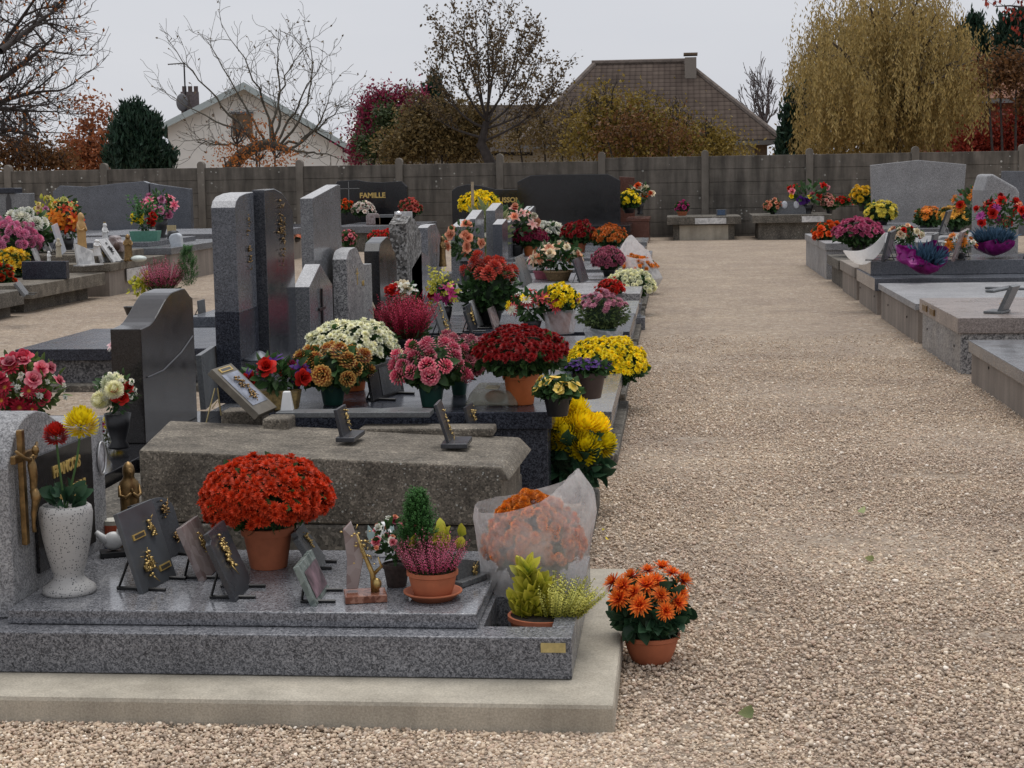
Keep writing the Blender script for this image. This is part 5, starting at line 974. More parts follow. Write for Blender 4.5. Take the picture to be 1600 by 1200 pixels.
def needles(root, fr, L, R1, mat=BLUEN, n=340, ln=.5):
    g = np.random.default_rng(3); a = g.uniform(0, 6.3, n); r = np.sqrt(g.random(n)); D = np.stack([np.cos(a)*r, np.sin(a)*r, np.full(n, .95)], 1); P = np.stack([np.cos(a)*r*R1*.6, np.sin(a)*r*R1*.6, L*.45+0*r], 1)
    V, Fc, U = scatter(SNARROW, P@fr.T, (D+g.normal(size=D.shape)*.32)@fr.T, L*ln*g.uniform(.35, 1.1, n)); fast_mesh('blue_needles', V, Fc, mat, root, uv=U)
P = at(1348, 425, .42); s = mpp(P)
r_ = thing('florist_paper', 'white florist paper sheet folded round the raspberry chrysanthemum', 'wrapping', P)
q = MB(); q.add([(-8*s, 0, -2*s), (6*s, -.1, 0), (-34*s, -.14, 36*s), (-8*s, -.2, 32*s), (18*s, -.16, 44*s), (42*s, .1, 72*s), (30*s, .16, 30*s), (-30*s, .2, 30*s), (34*s, .02, 20*s)],
  [(0, 1, 3, 2), (1, 4, 3), (1, 8, 5, 4), (0, 2, 7), (8, 6, 5), (0, 7, 6, 8, 1)]); o = q.build('sheet', PF, r_, smooth=False); m_ = o.modifiers.new('s', 'SUBSURF'); m_.levels = 3; m_.render_levels = 3; m_.subdivision_type = 'CATMULL_CLARK'
tex = o.modifiers.new('th', 'SOLIDIFY'); tex.thickness = .003
P = at(1412, 410, .55)+np.array([0, -.15, 0]); cone_wrap('purple and white cellophane collar under the small round rose bouquet', P, (.25, -.35, .5), 18*mpp(P), 20*mpp(P), FOIL, 'foil_collar', seed=4)
P = at(1445, 428, .42); s = mpp(P); cone_wrap('blue-dyed heather in magenta foil lying on the dark two-step grave', P, (-.05, -.35, .8), 44*s, 30*s, FOIL, 'foil_wrapped_plant', seed=6, extra=lambda r, f: needles(r, f, 50*s, 36*s, n=420, ln=.55), cat='wrapped plant')
P = at(1552, 400, .55); s2 = mpp(P)*.82; cone_wrap('larger blue-dyed heather in magenta foil with silver ribbon at the right', P, (0, -.15, 1), 40*s2, 34*s2, FOIL, 'foil_wrapped_plant', seed=7, extra=lambda r, f: needles(r, f, 62*s2, 46*s2, n=480, ln=.5), cat='wrapped plant')
bouquet('orange and white artificial flowers between the two blue plants', 1500, 404, .55, 56, 40, [('orange_blooms', T_DAISY, 17, ORANGE, 8), ('white_buds', T_ROSE, 9, PUREW, 6)], 'pot', vh=.2, vw=.3, nleaf=60)
for l_, nb, fb, nt, z_, m_ in (('dark slanted plaque in front of the small round rose bouquet', (1376, 408), (1386, 402), (1388, 362), .55, MSLATE), ('brown-edged plaque leaning against the upper slab on the right', (1409, 427), (1416, 420), (1422, 398), .382, MPINK),
     ('large brown slanted plaque right of the blue heather', (1486, 408), (1498, 400), (1500, 362), .55, MPINK), ('black slanted plaque leaning on the upper slab, right of the magenta foil', (1487, 427), (1494, 420), (1503, 396), .382, MSLATE),
     ('black slanted plaque at the far right edge of the dark grave', (1590, 427), (1597, 420), (1602, 392), .382, MSLATE), ('tall dark plaque between the orange and amber chrysanthemums', (1464, 368), (1472, 364), (1478, 330), .56, MSLATE), ('thin grey plaque behind the blue heather', (1452, 392), (1460, 388), (1456, 366), .55, MGREY)):
    plaque(l_, nb, fb, nt, z_, m_, .03, 'flat', stand='bars', flipn=True)
plaque('worn marble plaque on a small foot on the pinkish grave', (1556, 490), (1568, 487), (1577, 446), .417, MGREY, .03, 'flat', [(.4, .5, .2, .2)], (), 'base', flipn=True)
P = at(1570, 452, .352); s = mpp(P); r_ = thing('stone_cross', 'flat grey marble cross lying on the pale polished slab', 'cross', P); q = MB(); q.box(-30*s, -.035, 0, 34*s, .035, .02); q.box(-.04, -.45, .002, .04, .35, .022); q.build('cross', MGREY, r_, bevel=.006); r_.rotation_euler = (0, 0, -.5)
# ================================================================== LEFT ROW
XL = -7.42
def ltomb(label, y0, y1, zt, th, top, body, dx=0, **kw): return tomb(label, -10.6, XL+dx, y0, y1, zt, th, top, body, **kw)
ltomb('mossy low concrete grave at the left picture edge', 15.4, 18.35, .30, .17, C_OLD, C_OLD, lip=.12)
ltomb('weathered speckled grave second from the left edge', 18.6, 21.1, .33, .16, C_STONE, C_OLD, lip=.18)
T3 = ltomb('wide grave with white figurines and a blank white plate on its end', 21.3, 23.7, .43, .10, C_STONE, C_SIDE, lip=.03, upper=(.0, .3, .5, .05, .10, C_STONE))
MB().box(1.5895, -.55, .16, 1.5975, .35, .325).build('marble_plate', MWHITE, T3)
ltomb('grey grave with stepped slab beneath the green flower trough', 24.0, 27.5, .52, .10, G_STEEL, C_SIDE, lip=.03, upper=(.5, .5, .5, .5, .07, G_GREY))
ltomb('far plain grey grave at the wall end of the left row', 28.3, 31.5, .58, .12, G_GREY, C_SIDE, lip=.03, dx=.3)
r_, A, L = front_stone('grey headstone with a pointed niche at the left picture border', -40, 50, 400, [(0, 302), (1, 302)], 31.0, G_STEEL, .3)
q = MB(); q.prism([(-.02, .75), (.08, .75), (.08, 1.2), (.03, 1.34), (-.02, 1.2)], -.01, -.002, 'y', o=(L*.62, 0, 0)); q.build('niche', plain('dark_niche', (.05, .05, .055), .7), r_)
MB().box(-.05, -.04, 1.31, L*.78, .34, 1.42).build('cap_stone', G_DARK, r_, bevel=.02)
zl = .5
bouquet('big white chrysanthemum bunch in the left row', 42, 414, None, 100, 84, [('white_pompons', T_POMP, 24, PUREW, 17, (0, -.3, .5, .55)), ('red_blooms', T_ROSE, 13, RED, 6, (0, .2, .95, .3))], 'pot', vh=.2, vw=.3, Y=22.7, nleaf=320)
mum('pink pompon chrysanthemum in front of the white bunch', 16, 422, None, 90, 78, 30, 16, pet((.5, .08, .22), (.7, .25, .42)), .13, T_POMP, POTB, cover=5, dens=1.1, leafs=.1, Y=21.7)
mum('golden-yellow chrysanthemum at the left border', 18, 444, None, 58, 56, 26, 10, pet((.5, .28, .01), (.75, .5, .03)), .12, T_BUTTON, POTB, cover=0, dens=1.2, leafs=.1, Y=20.2)
mum('scarlet flowers at the left border below the golden ones', 4, 458, None, 34, 50, 20, 8, VERM, .12, T_ROSE, POTB, cover=0, dens=1.1, leafs=.1, Y=19.2)
bouquet('pastel bunch of lilac and yellow artificial flowers behind the white bunch', 78, 382, None, 60, 74, [('lilac_blooms', T_ROSE, 13, LILAC, 6, (-.5, -.2, 0, .3)), ('yellow_tulips', T_ROSE, 11, pet((.6, .45, .1), (.8, .7, .3)), 12), ('peach_blooms', T_ROSE, 11, PEACH, 6)], 'vase', vh=.25, vw=.3, Y=24.6, nleaf=220, green=GREEN_Y)
bouquet('fiery orange and red lily bunch left of the golden statue', 106, 400, None, 62, 92, [('orange_lilies', T_LILY, 20, ORANGE, 10, (-.1, -.3, .4, .45)), ('red_lilies', T_LILY, 20, pet((.5, .03, .01), (.7, .07, .02)), 9, (.4, -.3, .1, .35)), ('filler_sprays', T_TINY, 9, pet((.6, .6, .2)), 14, (.2, 0, .9, .3))], 'vase', vh=.3, vw=.35, Y=23.6, nleaf=220)
def statue(label, px, py, Hp, mat, Y, wf=.34, rz=1.2, seed=5, crown=None, name='statue'):
    P = at(px, py, .532 if py < 405 else .432); s = mpp(P); r_ = thing(name, label, 'statue', P, rz); h = Hp*s; q = MB(); fig_rows(q, np.zeros(3), h, h*wf, h*wf*.9, seed); q.build('body', mat, r_, smooth=True)
    if crown: MB().lathe([(0, h*.99), (h*wf*.13, h*.985), (h*wf*.15, h*1.03), (0, h*1.01)], 10).build('crown', crown, r_)
    return r_
OCH = plain('ochre_glaze', (.45, .27, .10), .5, var=.2, vscale=12)
r_ = statue('ochre-robed praying statue with a grey hood, tallest on the left row', 129, 402, 70, OCH, 23.5, .30)
statue('white statue with a gold crown in front of the wavy grey headstone', 165, 386, 38, WHITE, 24.6, .36, crown=GOLD)
statue('white kneeling cherub between the ochre statue and the white plaque', 152, 400, 26, WHITE, 23.2, .62)
statue('brown wooden-looking saint statuette beside the green trough', 201, 408, 42, BRONZE, 23.2, .38, rz=.4)
statue('small white figurine beside the white book plaques', 77, 414, 22, WHITE, 22.6, .4)
statue('cream statuette half hidden beside the dark vase', 92, 402, 30, plain('cream_glaze', (.45, .4, .3), .6), 23.4, .4)
for l_, nb, fb, nt, m_, tp in (('white triangular plaque in front of the ochre statue', (123, 416), (149, 414), (117, 380), MWHITE, 'slant'), ('white plaque with a black motif between cherub and saint', (178, 410), (192, 407), (153, 374), MWHITE, 'flat'), ('narrow white plaque with gilt flowers right of the cherub', (160, 411), (168, 409), (153, 386), MWHITE, 'flat'),
     ('thin white plaque at the left of the little figurine', (61, 412), (67, 410), (51, 388), MWHITE, 'flat'), ('small white winged plaque behind the little figurine', (84, 406), (88, 402), (70, 380), MWHITE, 'chip'), ('silver-white plaque leaning before the white chrysanthemums', (98, 398), (104, 392), (83, 352), plain('silver_white', (.5, .52, .56), .3), 'flat')):
    plaque(l_, nb, fb, nt, .432 if nb[1] > 403 else .532, m_, .03, tp, [(.5, .5, .1, .15)] if 'black' in l_ or 'gilt' in l_ else None, (), 'base' if 'triang' in l_ else 'bars', ornmat=BLACK if 'black' in l_ else GOLD)
P = at(217, 408, .432); s = mpp(P); r_ = thing('heart_plaque', 'white oval ceramic cushion lying at the corner of the figurine grave', 'ornament', P); q = MB(); q.ball((0, 0, 4*s), 1, 12, (13*s, 10*s, 5*s)); q.build('cushion', plain('mint_white', (.6, .66, .62), .3), r_, smooth=True)
P = at(180, 394, .532); s = mpp(P)*.72; r_ = thing('nativity_grotto', 'pinkish stone grotto ornament behind the brown saint statuette', 'ornament', P)
q = MB(); q.prism([(-18*s, 0), (16*s, 0), (16*s, 22*s), (4*s, 24*s), (2*s, 34*s), (-12*s, 36*s), (-16*s, 24*s)], 0, .25, 'y'); q.build('rock', MPINK, r_, bevel=.02); q = MB(); q.ball((4*s, -.01, 12*s), 1, 10, (7*s, .05, 9*s)); q.build('niche', plain('dark_brown_niche', (.06, .03, .02), .7), r_, smooth=True)
P = at(72, 436, .333); o = MB().box(-.28, -.06, 0, .28, .06, .22).build('stone_block', G_DARK, None, bevel=.01); o.location = tuple(P); tag(o, 'small dark granite block with a brass strip on the speckled grave', 'stone block')
plaque('white tablet leaning at the left border grave', (40, 462), (46, 458), (24, 442), .335, MGREY, .03, 'flat')
bouquet('pale green trough of yellow and red flowers with a small conifer', 228, 380, None, 54, 58, [('yellow_blooms', T_DAISY, 11, YEL, 10, (-.55, -.2, .2, .25)), ('red_blooms', T_ROSE, 12, RED, 4, (.35, -.2, .1, .2)), ('dark_sprigs', SPIKE_G, 28, CYP, 24, (-.3, .2, .5, .3))], 'trough', vh=.33, vw=.85, Y=25.0, vmat=plain('pale_green_plastic', (.10, .27, .20), .5))
bouquet('tall pink and magenta bouquet in a black vase', 252, 372, None, 58, 74, [('pink_blooms', T_ROSE, 14, pet((.6, .1, .3), (.75, .3, .5)), 14, (0, -.3, .3, .55)), ('pale_pink_lilies', T_LILY, 14, PINK, 6)], 'vase', vh=.4, vw=.4, Y=26.5, nleaf=150)
P = atY(275, 388, 24.6); s = mpp(P); o = MB().prism([(-8*s, 0), (10*s, 0), (8*s, 20*s), (2*s, 24*s), (-8*s, 22*s), (-12*s, 16*s)], 0, .12, 'y').build('hands_plaque', plain('bluish_white', (.5, .54, .58), .4), None, bevel=.02); o.location = tuple(P); tag(o, 'bluish white hand-shaped plaque at the corner of the trough grave', 'plaque')
P = atY(268, 366, 26.2); s = mpp(P); o = MB().box(-7*s, 0, 0, 7*s, .03, 14*s).build('price_card', plain('kraft_card', (.45, .36, .2), .7), None); o.location = tuple(P); tag(o, 'blank tan card standing by the tall pink bouquet', 'card')
P = atY(271, 376, 25.8); s = mpp(P); q = MB(); q.lathe([(0, 0), (9*s, 0), (10*s, 8*s), (8*s, 15*s), (0, 16*s)], 14); o = q.build('dark_urn', POTB, None, smooth=True); o.location = tuple(P); tag(o, 'squat black urn in front of the tall pink bouquet', 'urn')
r_, P, k = heather('crimson heather with white tips and a small conifer on the left gravel path', 250, 468, .01, 84, 66, HEATHP, 40, 14, POTB, 260, 'pot', spread=.8)
add_cypress(r_, (38*k, .1, 16*k), 30*k, 68*k, n=500); V, Fc, U = scatter(LEAF_W, np.random.default_rng(3).normal(size=(70, 3))*[9*k, 6*k, 8*k]+[-34*k, 0, 22*k], np.random.default_rng(4).normal(size=(70, 3))+[0, 0, .6], 9*k); fast_mesh('variegated_leaves', V, Fc, GREEN_Y, r_, uv=U)
# ================================================================== BEHIND THE WALL
ROOF = None
def roof_mat(name, a, b, tile=.33):
    m, t, p = newmat(name); uv = N_(t, 'UVMap'); sp_ = N_(t, 'SeparateXYZ'); t.links.new(uv.outputs[0], sp_.inputs[0])
    def mth(op, a, b=None):
        n = N_(t, 'Math', operation=op); t.links.new(a, n.inputs[0])
        if b is not None: n.inputs[1].default_value = b
        return n.outputs[0]
    v = mth('MULTIPLY', sp_.outputs[1], 1/(tile*.9)); u = mth('MULTIPLY', sp_.outputs[0], 1/(tile*.6)); fv = mth('FRACT', v); fu = mth('FRACT', u)
    cb = N_(t, 'CombineXYZ'); t.links.new(mth('FLOOR', u), cb.inputs[0]); t.links.new(mth('FLOOR', v), cb.inputs[1]); wn = N_(t, 'TexWhiteNoise'); wn.noise_dimensions = '2D'; t.links.new(cb.outputs[0], wn.inputs[0])
    col = ramp(t, wn.outputs[0], [(0, a), (1, b)])
    row = ramp(t, fv, [(0, (.32,)*3), (.14, (.85,)*3), (.3, (1,)*3), (1, (1.05,)*3)]); colm = ramp(t, fu, [(0, (.72,)*3), (.3, (1,)*3), (.75, (1.05,)*3), (1, (.78,)*3)])
    col = mixc(t, 1, mixc(t, 1, col, row, 'MULTIPLY'), colm, 'MULTIPLY')
    col = mixc(t, 1, col, ramp(t, noise(t, .8, 6, .65, uv.outputs[0]), [(.3, (.75, .75, .74)), (.7, (1.2, 1.2, 1.18))]), 'MULTIPLY')
    t.links.new(col, p.inputs['Base Color']); p.inputs['Roughness'].default_value = .95; p.inputs['Specular IOR Level'].default_value = .04
    bump(t, row, p, .5, .03); return m
R_BROWN = roof_mat('brown_roof_tiles', (.078, .060, .052), (.102, .080, .068)); R_DARK = roof_mat('dark_roof_tiles', (.055, .045, .04), (.09, .075, .066)); R_ORANGE = roof_mat('orange_roof_tiles', (.28, .12, .07), (.36, .17, .10))
WALLW = plain('white_render', (.82, .81, .77), .9, var=.05, vscale=2); WALLC = plain('cream_render', (.42, .38, .31), .9, var=.1, vscale=2); BRICK = plain('red_brick', (.22, .07, .045), .9, var=.35, vscale=25); WOODD = plain('shutter_wood', (.16, .11, .07), .7, var=.3, vscale=8); FASC = plain('fascia_blue_grey', (.42, .48, .48), .6, var=.1)
def roof_faces(name, faces, mat, root, th=.14):
    """faces: lists of points; UV in metres along eave and slope"""
    V = []; Fc = []; UV = []
    for f in faces:
        f = [np.array(p, float) for p in f]; ex = f[1]-f[0]; ex /= np.linalg.norm(ex); nn = np.cross(ex, f[2]-f[0]); nn /= np.linalg.norm(nn); ey = np.cross(nn, ex); i0 = len(V)
        for p in f: V.append(p); UV.append(((p-f[0])@ex, (p-f[0])@ey))
        Fc.append(tuple(range(i0, i0+len(f))))
    me = bpy.data.meshes.new(name); me.from_pydata([tuple(map(float, v)) for v in V], [], Fc); ul = me.uv_layers.new(name='UVMap')
    for lp in me.loops: ul.data[lp.index].uv = UV[lp.vertex_index]
    me.materials.append(mat); o = bpy.data.objects.new(name, me); COL.objects.link(o); o.parent = root
    s_ = o.modifiers.new('solid', 'SOLIDIFY'); s_.thickness = th; s_.offset = -1; return o
def pt(x, y, Y): return atY(x, y, Y)
# white gabled house, gable towards the camera
YH = 62.; r_ = thing('white_house', 'white gabled house with a chimney and satellite dish behind the wall', 'house', (pt(400, 250, YH)[0], YH, 0), R_(15)); o_ = np.array([r_.location[0], YH, 0])
ap = pt(381, 134, YH)-o_; el, er = pt(250, 204, YH)-o_, pt(545, 232, YH)-o_
MB().prism([(el[0]+.45, -.5), (er[0]-.3, -.5), (er[0]-.3, er[2]), (ap[0], ap[2]-.12), (el[0]+.45, el[2]+.2)], 0, 10, 'y').build('wall', WALLW, r_)
dl = (ap-el)/np.linalg.norm(ap-el); dr = (er-ap)/np.linalg.norm(er-ap)
roof_faces('roof', [[(el[0], -.5, el[2]), (ap[0], -.5, ap[2]), (ap[0], 10.5, ap[2]), (el[0], 10.5, el[2])], [(ap[0], -.5, ap[2]), (er[0], -.5, er[2]), (er[0], 10.5, er[2]), (ap[0], 10.5, ap[2])]], R_DARK, r_, .1)
q = MB(); q.prism([(el[0]-.05, el[2]-.16), (ap[0], ap[2]-.16), (er[0]+.05, er[2]-.16), (er[0]+.05, er[2]+.06), (ap[0], ap[2]+.1), (el[0]-.05, el[2]+.06)], -.62, -.52, 'y'); q.build('fascia', FASC, r_)
w0, w1 = pt(365, 213, YH)-o_, pt(394, 178, YH)-o_; fr_ = MB().box(w0[0], -.08, w0[2], w1[0], -.01, w1[2]).build('window', WOODD, r_, bevel=.01); MB().box(w0[0]-.05, -.12, w1[2], w1[0]+.05, -.005, w1[2]+.08).build('lintel', G_GREY, fr_)
c0 = pt(297, 175, YH)-o_; c1 = pt(307, 140, YH)-o_; ch = MB().box(c0[0]-.28, 2.0, c0[2]-.6, c1[0]+.12, 2.7, c1[2]).build('chimney', BRICK if False else plain('grey_brick', (.17, .14, .14), .9, var=.3, vscale=12), r_)
q = MB(); [q.box(c0[0]-.22+i*.22, 2.2, c1[2]+.001, c0[0]-.06+i*.22, 2.5, c1[2]+.22) for i in range(3)]; q.build('chimney_pot', plain('dull_pot', (.12, .09, .085), .8), ch)
q = MB(); q.tube([(c0[0]-.1, 1.9, c0[2]), (c0[0]-.1, 1.9, pt(289, 96, YH)[2])], .03, 6); q.tube([(pt(265, 97, YH)[0]-o_[0], 1.9, pt(289, 97, YH)[2]), (c0[0]-.05, 1.9, pt(289, 95, YH)[2])], .025, 5); [q.tube([(pt(266+i*5, 97, YH)[0]-o_[0], 1.6, pt(289, 97, YH)[2]), (pt(266+i*5, 97, YH)[0]-o_[0], 2.2, pt(289, 97, YH)[2])], .012, 4) for i in range(5)]; q.build('antenna', BLACK, r_)
q = MB(); d0 = pt(287, 158, YH)-o_; q.ball((d0[0], 1.7, d0[2]), 1, 12, (.22, .08, .34)); q.tube([(d0[0], 1.75, d0[2]), (c0[0]-.1, 2.0, c0[2]-.2)], .03, 5); q.build('satellite_dish', plain('dish_grey', (.16, .16, .17), .6), r_, smooth=True)
# dark-roofed house between (ridge along x)
YM = 66.; r_ = thing('brown_roofed_house', 'long low house with a brown tiled roof behind the red bush', 'house', (pt(680, 250, YM)[0], YM, 0)); o_ = np.array([r_.location[0], YM, 0])
a_, b_ = pt(527, 156, YM)-o_, pt(850, 157, YM)-o_; e1, e2 = pt(520, 238, YM)-o_, pt(870, 238, YM)-o_
MB().box(e1[0]+.3, .6, -.5, e2[0]-.3, 9, e1[2]-.1).build('wall', WALLC, r_)
roof_faces('roof', [[(a_[0]+.6, 0, e1[2]), (e2[0], 0, e2[2]), (b_[0], 4.5, b_[2]), (a_[0], 4.5, a_[2])], [(e2[0], 9, e2[2]), (e1[0], 9, e1[2]), (a_[0], 4.5, a_[2]), (b_[0], 4.5, b_[2])]], R_DARK, r_)
MB().prism([(0, -.5), (9, -.5), (9, e1[2]), (4.5, a_[2]-.1), (0, e1[2])], a_[0]+.1, a_[0]+.3, 'x').build('gable_wall', WALLW, r_)
# big hipped roof house
YB = 54.; r_ = thing('hip_roofed_house', 'large house with a brown hipped tile roof and a square chimney', 'house', (pt(1030, 250, YB)[0], YB, 0)); o_ = np.array([r_.location[0], YB, 0])
e1, e2 = pt(806, 232, YB)-o_, pt(1222, 211, YB)-o_; e1[2] = e2[2] = (e1[2]+e2[2])/2; r1, r2 = pt(929, 98, YB+5)-o_, pt(1070, 99, YB+5)-o_; zr = (r1[2]+r2[2])/2
E = [(e1[0], 0, e1[2]), (e2[0], 0, e2[2]), (e2[0], 10, e2[2]), (e1[0], 10, e1[2])]; Ra, Rb = (r1[0], 5, zr), (r2[0], 5, zr)
roof_faces('roof', [[E[0], E[1], Rb, Ra], [E[1], E[2], Rb], [E[2], E[3], Ra, Rb], [E[3], E[0], Ra]], R_BROWN, r_)
MB().box(e1[0]+.5, .5, -.5, e2[0]-.5, 9.5, e1[2]-.05).build('wall', WALLC, r_); MB().box(e1[0]-.05, -.12, e1[2]-.16, e2[0]+.05, -.02, e1[2]-.02).build('gutter', plain('zinc_gutter', (.2, .2, .2), .5, .4), r_)
q = MB(); q.tube([(Ra[0]-.1, 5, zr+.02), (Rb[0]+.1, 5, zr+.02)], .11, 8); q.tube([Ra, E[0]], .10, 8); q.tube([Rb, E[1]], .10, 8); q.build('ridge_tiles', plain('ridge_tile', (.12, .095, .08), .85, var=.35, vscale=6), r_)
c0, c1 = pt(1070, 115, YB+4.2)-o_, pt(1088, 90, YB+4.2)-o_; ch = MB().box(c0[0], 3.9, c0[2]-1, c1[0], 4.6, c1[2]).build('chimney', plain('chimney_render', (.26, .23, .2), .9), r_, bevel=.01); MB().box(c0[0]-.04, 3.86, c1[2]+.08, c1[0]+.04, 4.64, c1[2]+.15).build('chimney_cap', WOODD, ch)
MB().box(pt(1180, 235, YB)[0]-o_[0], .42, 1.4, pt(1200, 235, YB)[0]-o_[0], .49, 2.4).build('window', WOODD, r_)
# brick houses at the right
YR = 58.; r_ = thing('brick_house', 'red brick house with an orange tiled roof behind the willow', 'house', (pt(1530, 250, YR)[0], YR, 0)); o_ = np.array([r_.location[0], YR, 0])
e1, e2 = pt(1455, 212, YR)-o_, pt(1700, 212, YR)-o_; a_, b_ = pt(1460, 168, YR+3)-o_, pt(1700, 168, YR+3)-o_
MB().box(e1[0]+.3, .4, -.5, e2[0], 7, e1[2]).build('wall', BRICK, r_); roof_faces('roof', [[(e1[0], 0, e1[2]), (e2[0], 0, e1[2]), (b_[0], 3.5, a_[2]), (a_[0], 3.5, a_[2])], [(e2[0], 7, e1[2]), (e1[0], 7, e1[2]), (a_[0], 3.5, a_[2]), (b_[0], 3.5, a_[2])]], R_ORANGE, r_)
MB().box(e1[0]-.1, -.1, e1[2]-.14, e2[0], -.01, e1[2]-.01).build('gutter', MATS['zinc_gutter'], r_)
YR = 50.; r_ = thing('brick_house', 'taller dark brick house with a hipped roof at the right picture border', 'house', (pt(1600, 250, YR)[0], YR, 0)); o_ = np.array([r_.location[0], YR, 0])
e1, e2 = pt(1534, 154, YR)-o_, pt(1900, 150, YR)-o_; a_ = pt(1606, 112, YR+3)-o_; MB().box(e1[0]+.35, .4, -.5, e2[0], 7, e1[2]-.02).build('wall', BRICK, r_)
roof_faces('roof', [[(e1[0], 0, e1[2]), (e2[0], 0, e1[2]), (e2[0], 3.5, a_[2]), (a_[0], 3.5, a_[2])], [(e1[0], 7, e1[2]), (e1[0], 0, e1[2]), (a_[0], 3.5, a_[2])], [(e2[0], 7, e1[2]), (e1[0], 7, e1[2]), (a_[0], 3.5, a_[2]), (e2[0], 3.5, a_[2])]], roof_mat('brown_red_tiles', (.2, .1, .07), (.27, .15, .11)), r_)
MB().box(e1[0]-.05, -.1, e1[2]-.14, e2[0], -.01, e1[2]-.01).build('gutter', MATS['zinc_gutter'], r_)
# ------------------------------------------------------------------ trees
BARK = plain('bark', (.085, .068, .055), .9, var=.4, vscale=9, bmp=.5); BARKD = plain('dark_bark', (.045, .037, .034), .9, var=.4, vscale=9)
def grow(g, p, d, L, r, lvl, segs, tips, up=.1, kink=.22, kids=(3, 5), shr=.68, nseg=5, sub=None, minr=.004, spread=(.45, 1.0)):
    pts = [np.array(p, float)]; rr = [r]; d = np.array(d, float); d /= np.linalg.norm(d)
    for i in range(nseg):
        d = d+g.normal(size=3)*kink+np.array([0, 0, up]); d /= np.linalg.norm(d); pts.append(pts[-1]+d*L/nseg); rr.append(max(minr, r*(1-.62*(i+1)/nseg)))
    segs.append((pts, rr, lvl))
    if lvl == 0: tips.append((pts[-1], d)); tips.append((pts[-3], d)); return
    for k in range(g.integers(kids[0], kids[1]+1)):
        f = g.uniform(.25, 1.0); i = min(int(f*nseg), nseg-1); q = pts[i]*(1-(f*nseg-i))+pts[i+1]*(f*nseg-i) if i < nseg else pts[-1]
        a = g.normal(size=3); a -= a@d*d; a /= np.linalg.norm(a); sp_ = g.uniform(*spread); nd = d*math.cos(sp_)+a*math.sin(sp_)
        grow(g, q, nd, L*shr*g.uniform(.7, 1.15), max(minr, rr[i]*.62), lvl-1, segs, tips, up, kink, kids, shr, max(3, nseg-1), minr=minr, spread=spread)
    grow(g, pts[-1], d, L*shr, rr[-1], lvl-1, segs, tips, up, kink, kids, shr, max(3, nseg-1), minr=minr, spread=spread)
def wood(root, segs, mat, name='branches', split=None):
    for nm, sel in (('trunk', [s for s in segs if s[2] >= split]), ('branches', [s for s in segs if s[2] < split])):
        b = MB()
        for pts, rr, l in sel: b.tube(pts, rr, 7 if l >= split else (4 if l > 0 else 3), cap=False)
        if b.v: b.build(nm, mat, root, smooth=l >= split)
def leaves(root, P, N, size, mat, tpl=SLEAF, name='leaves'):
    V, Fc, U = scatter(tpl, P, N, size); return fast_mesh(name, V, Fc, mat, root, uv=U)
def crown(root, blobs, n, size, mat, g, tpl=SLEAF, name='leaves', clump=.5, cn=26):
    """blobs: (x, y, z, rx, ry, rz) relative to the root; leaves in many small clumps spread through them"""
    out = []; vol = np.array([b[3]*b[4]*b[5] for b in blobs])**.75; vol /= vol.sum()
    nc = n//cn; bi = g.choice(len(blobs), nc, p=vol); D = g.normal(size=(nc, 3)); D /= np.linalg.norm(D, axis=1, keepdims=True); D *= g.random((nc, 1))**.42
    B = np.array(blobs, float)[bi]; C = B[:, :3]+D*B[:, 3:]
    P = np.repeat(C, cn, 0)+g.normal(size=(nc*cn, 3))*clump*g.uniform(.4, 1.2, (nc*cn, 1)); N = g.normal(size=P.shape)+[0, 0, -.2]
    return leaves(root, P, N, size*g.uniform(.6, 1.3, len(P)), mat, tpl, name)
L_BR = foliage_mat('brown_autumn_leaves', (.10, .045, .02), (.20, .10, .04), .6, .3); L_OR = foliage_mat('orange_autumn_leaves', (.30, .08, .02), (.45, .17, .04), .6, .35); L_PU = foliage_mat('purple_red_leaves', (.14, .015, .045), (.34, .04, .10), .6, .3); L_OL = foliage_mat('olive_autumn_leaves', (.13, .10, .02), (.28, .20, .05), .6, .3)
L_OB = foliage_mat('olive_brown_leaves', (.11, .08, .035), (.23, .165, .07), .6, .3); L_YG = foliage_mat('yellow_green_autumn', (.15, .11, .025), (.30, .215, .05), .6, .3); L_WI = foliage_mat('willow_leaves', (.27, .20, .065), (.46, .34, .14), .6, .35); L_PI = foliage_mat('pine_needles', (.010, .028, .018), (.022, .055, .034), .6, .05); L_RD = foliage_mat('red_creeper', (.18, .02, .012), (.34, .05, .03), .6, .3)
L_DG = foliage_mat('dark_sparse_leaves', (.07, .055, .03), (.17, .115, .06), .6, .25)
def tree_at(px, Y, name, label, cat='tree'):
    P = atY(px, 300, Y); r = thing(name, label, cat, (P[0], Y, 0)); s = Y/F*1.0
    return r, np.array([P[0], Y, 0]), mpp(P), (lambda x, y, dy=0: atY(x, y, Y+dy)-np.array([P[0], Y, 0]))
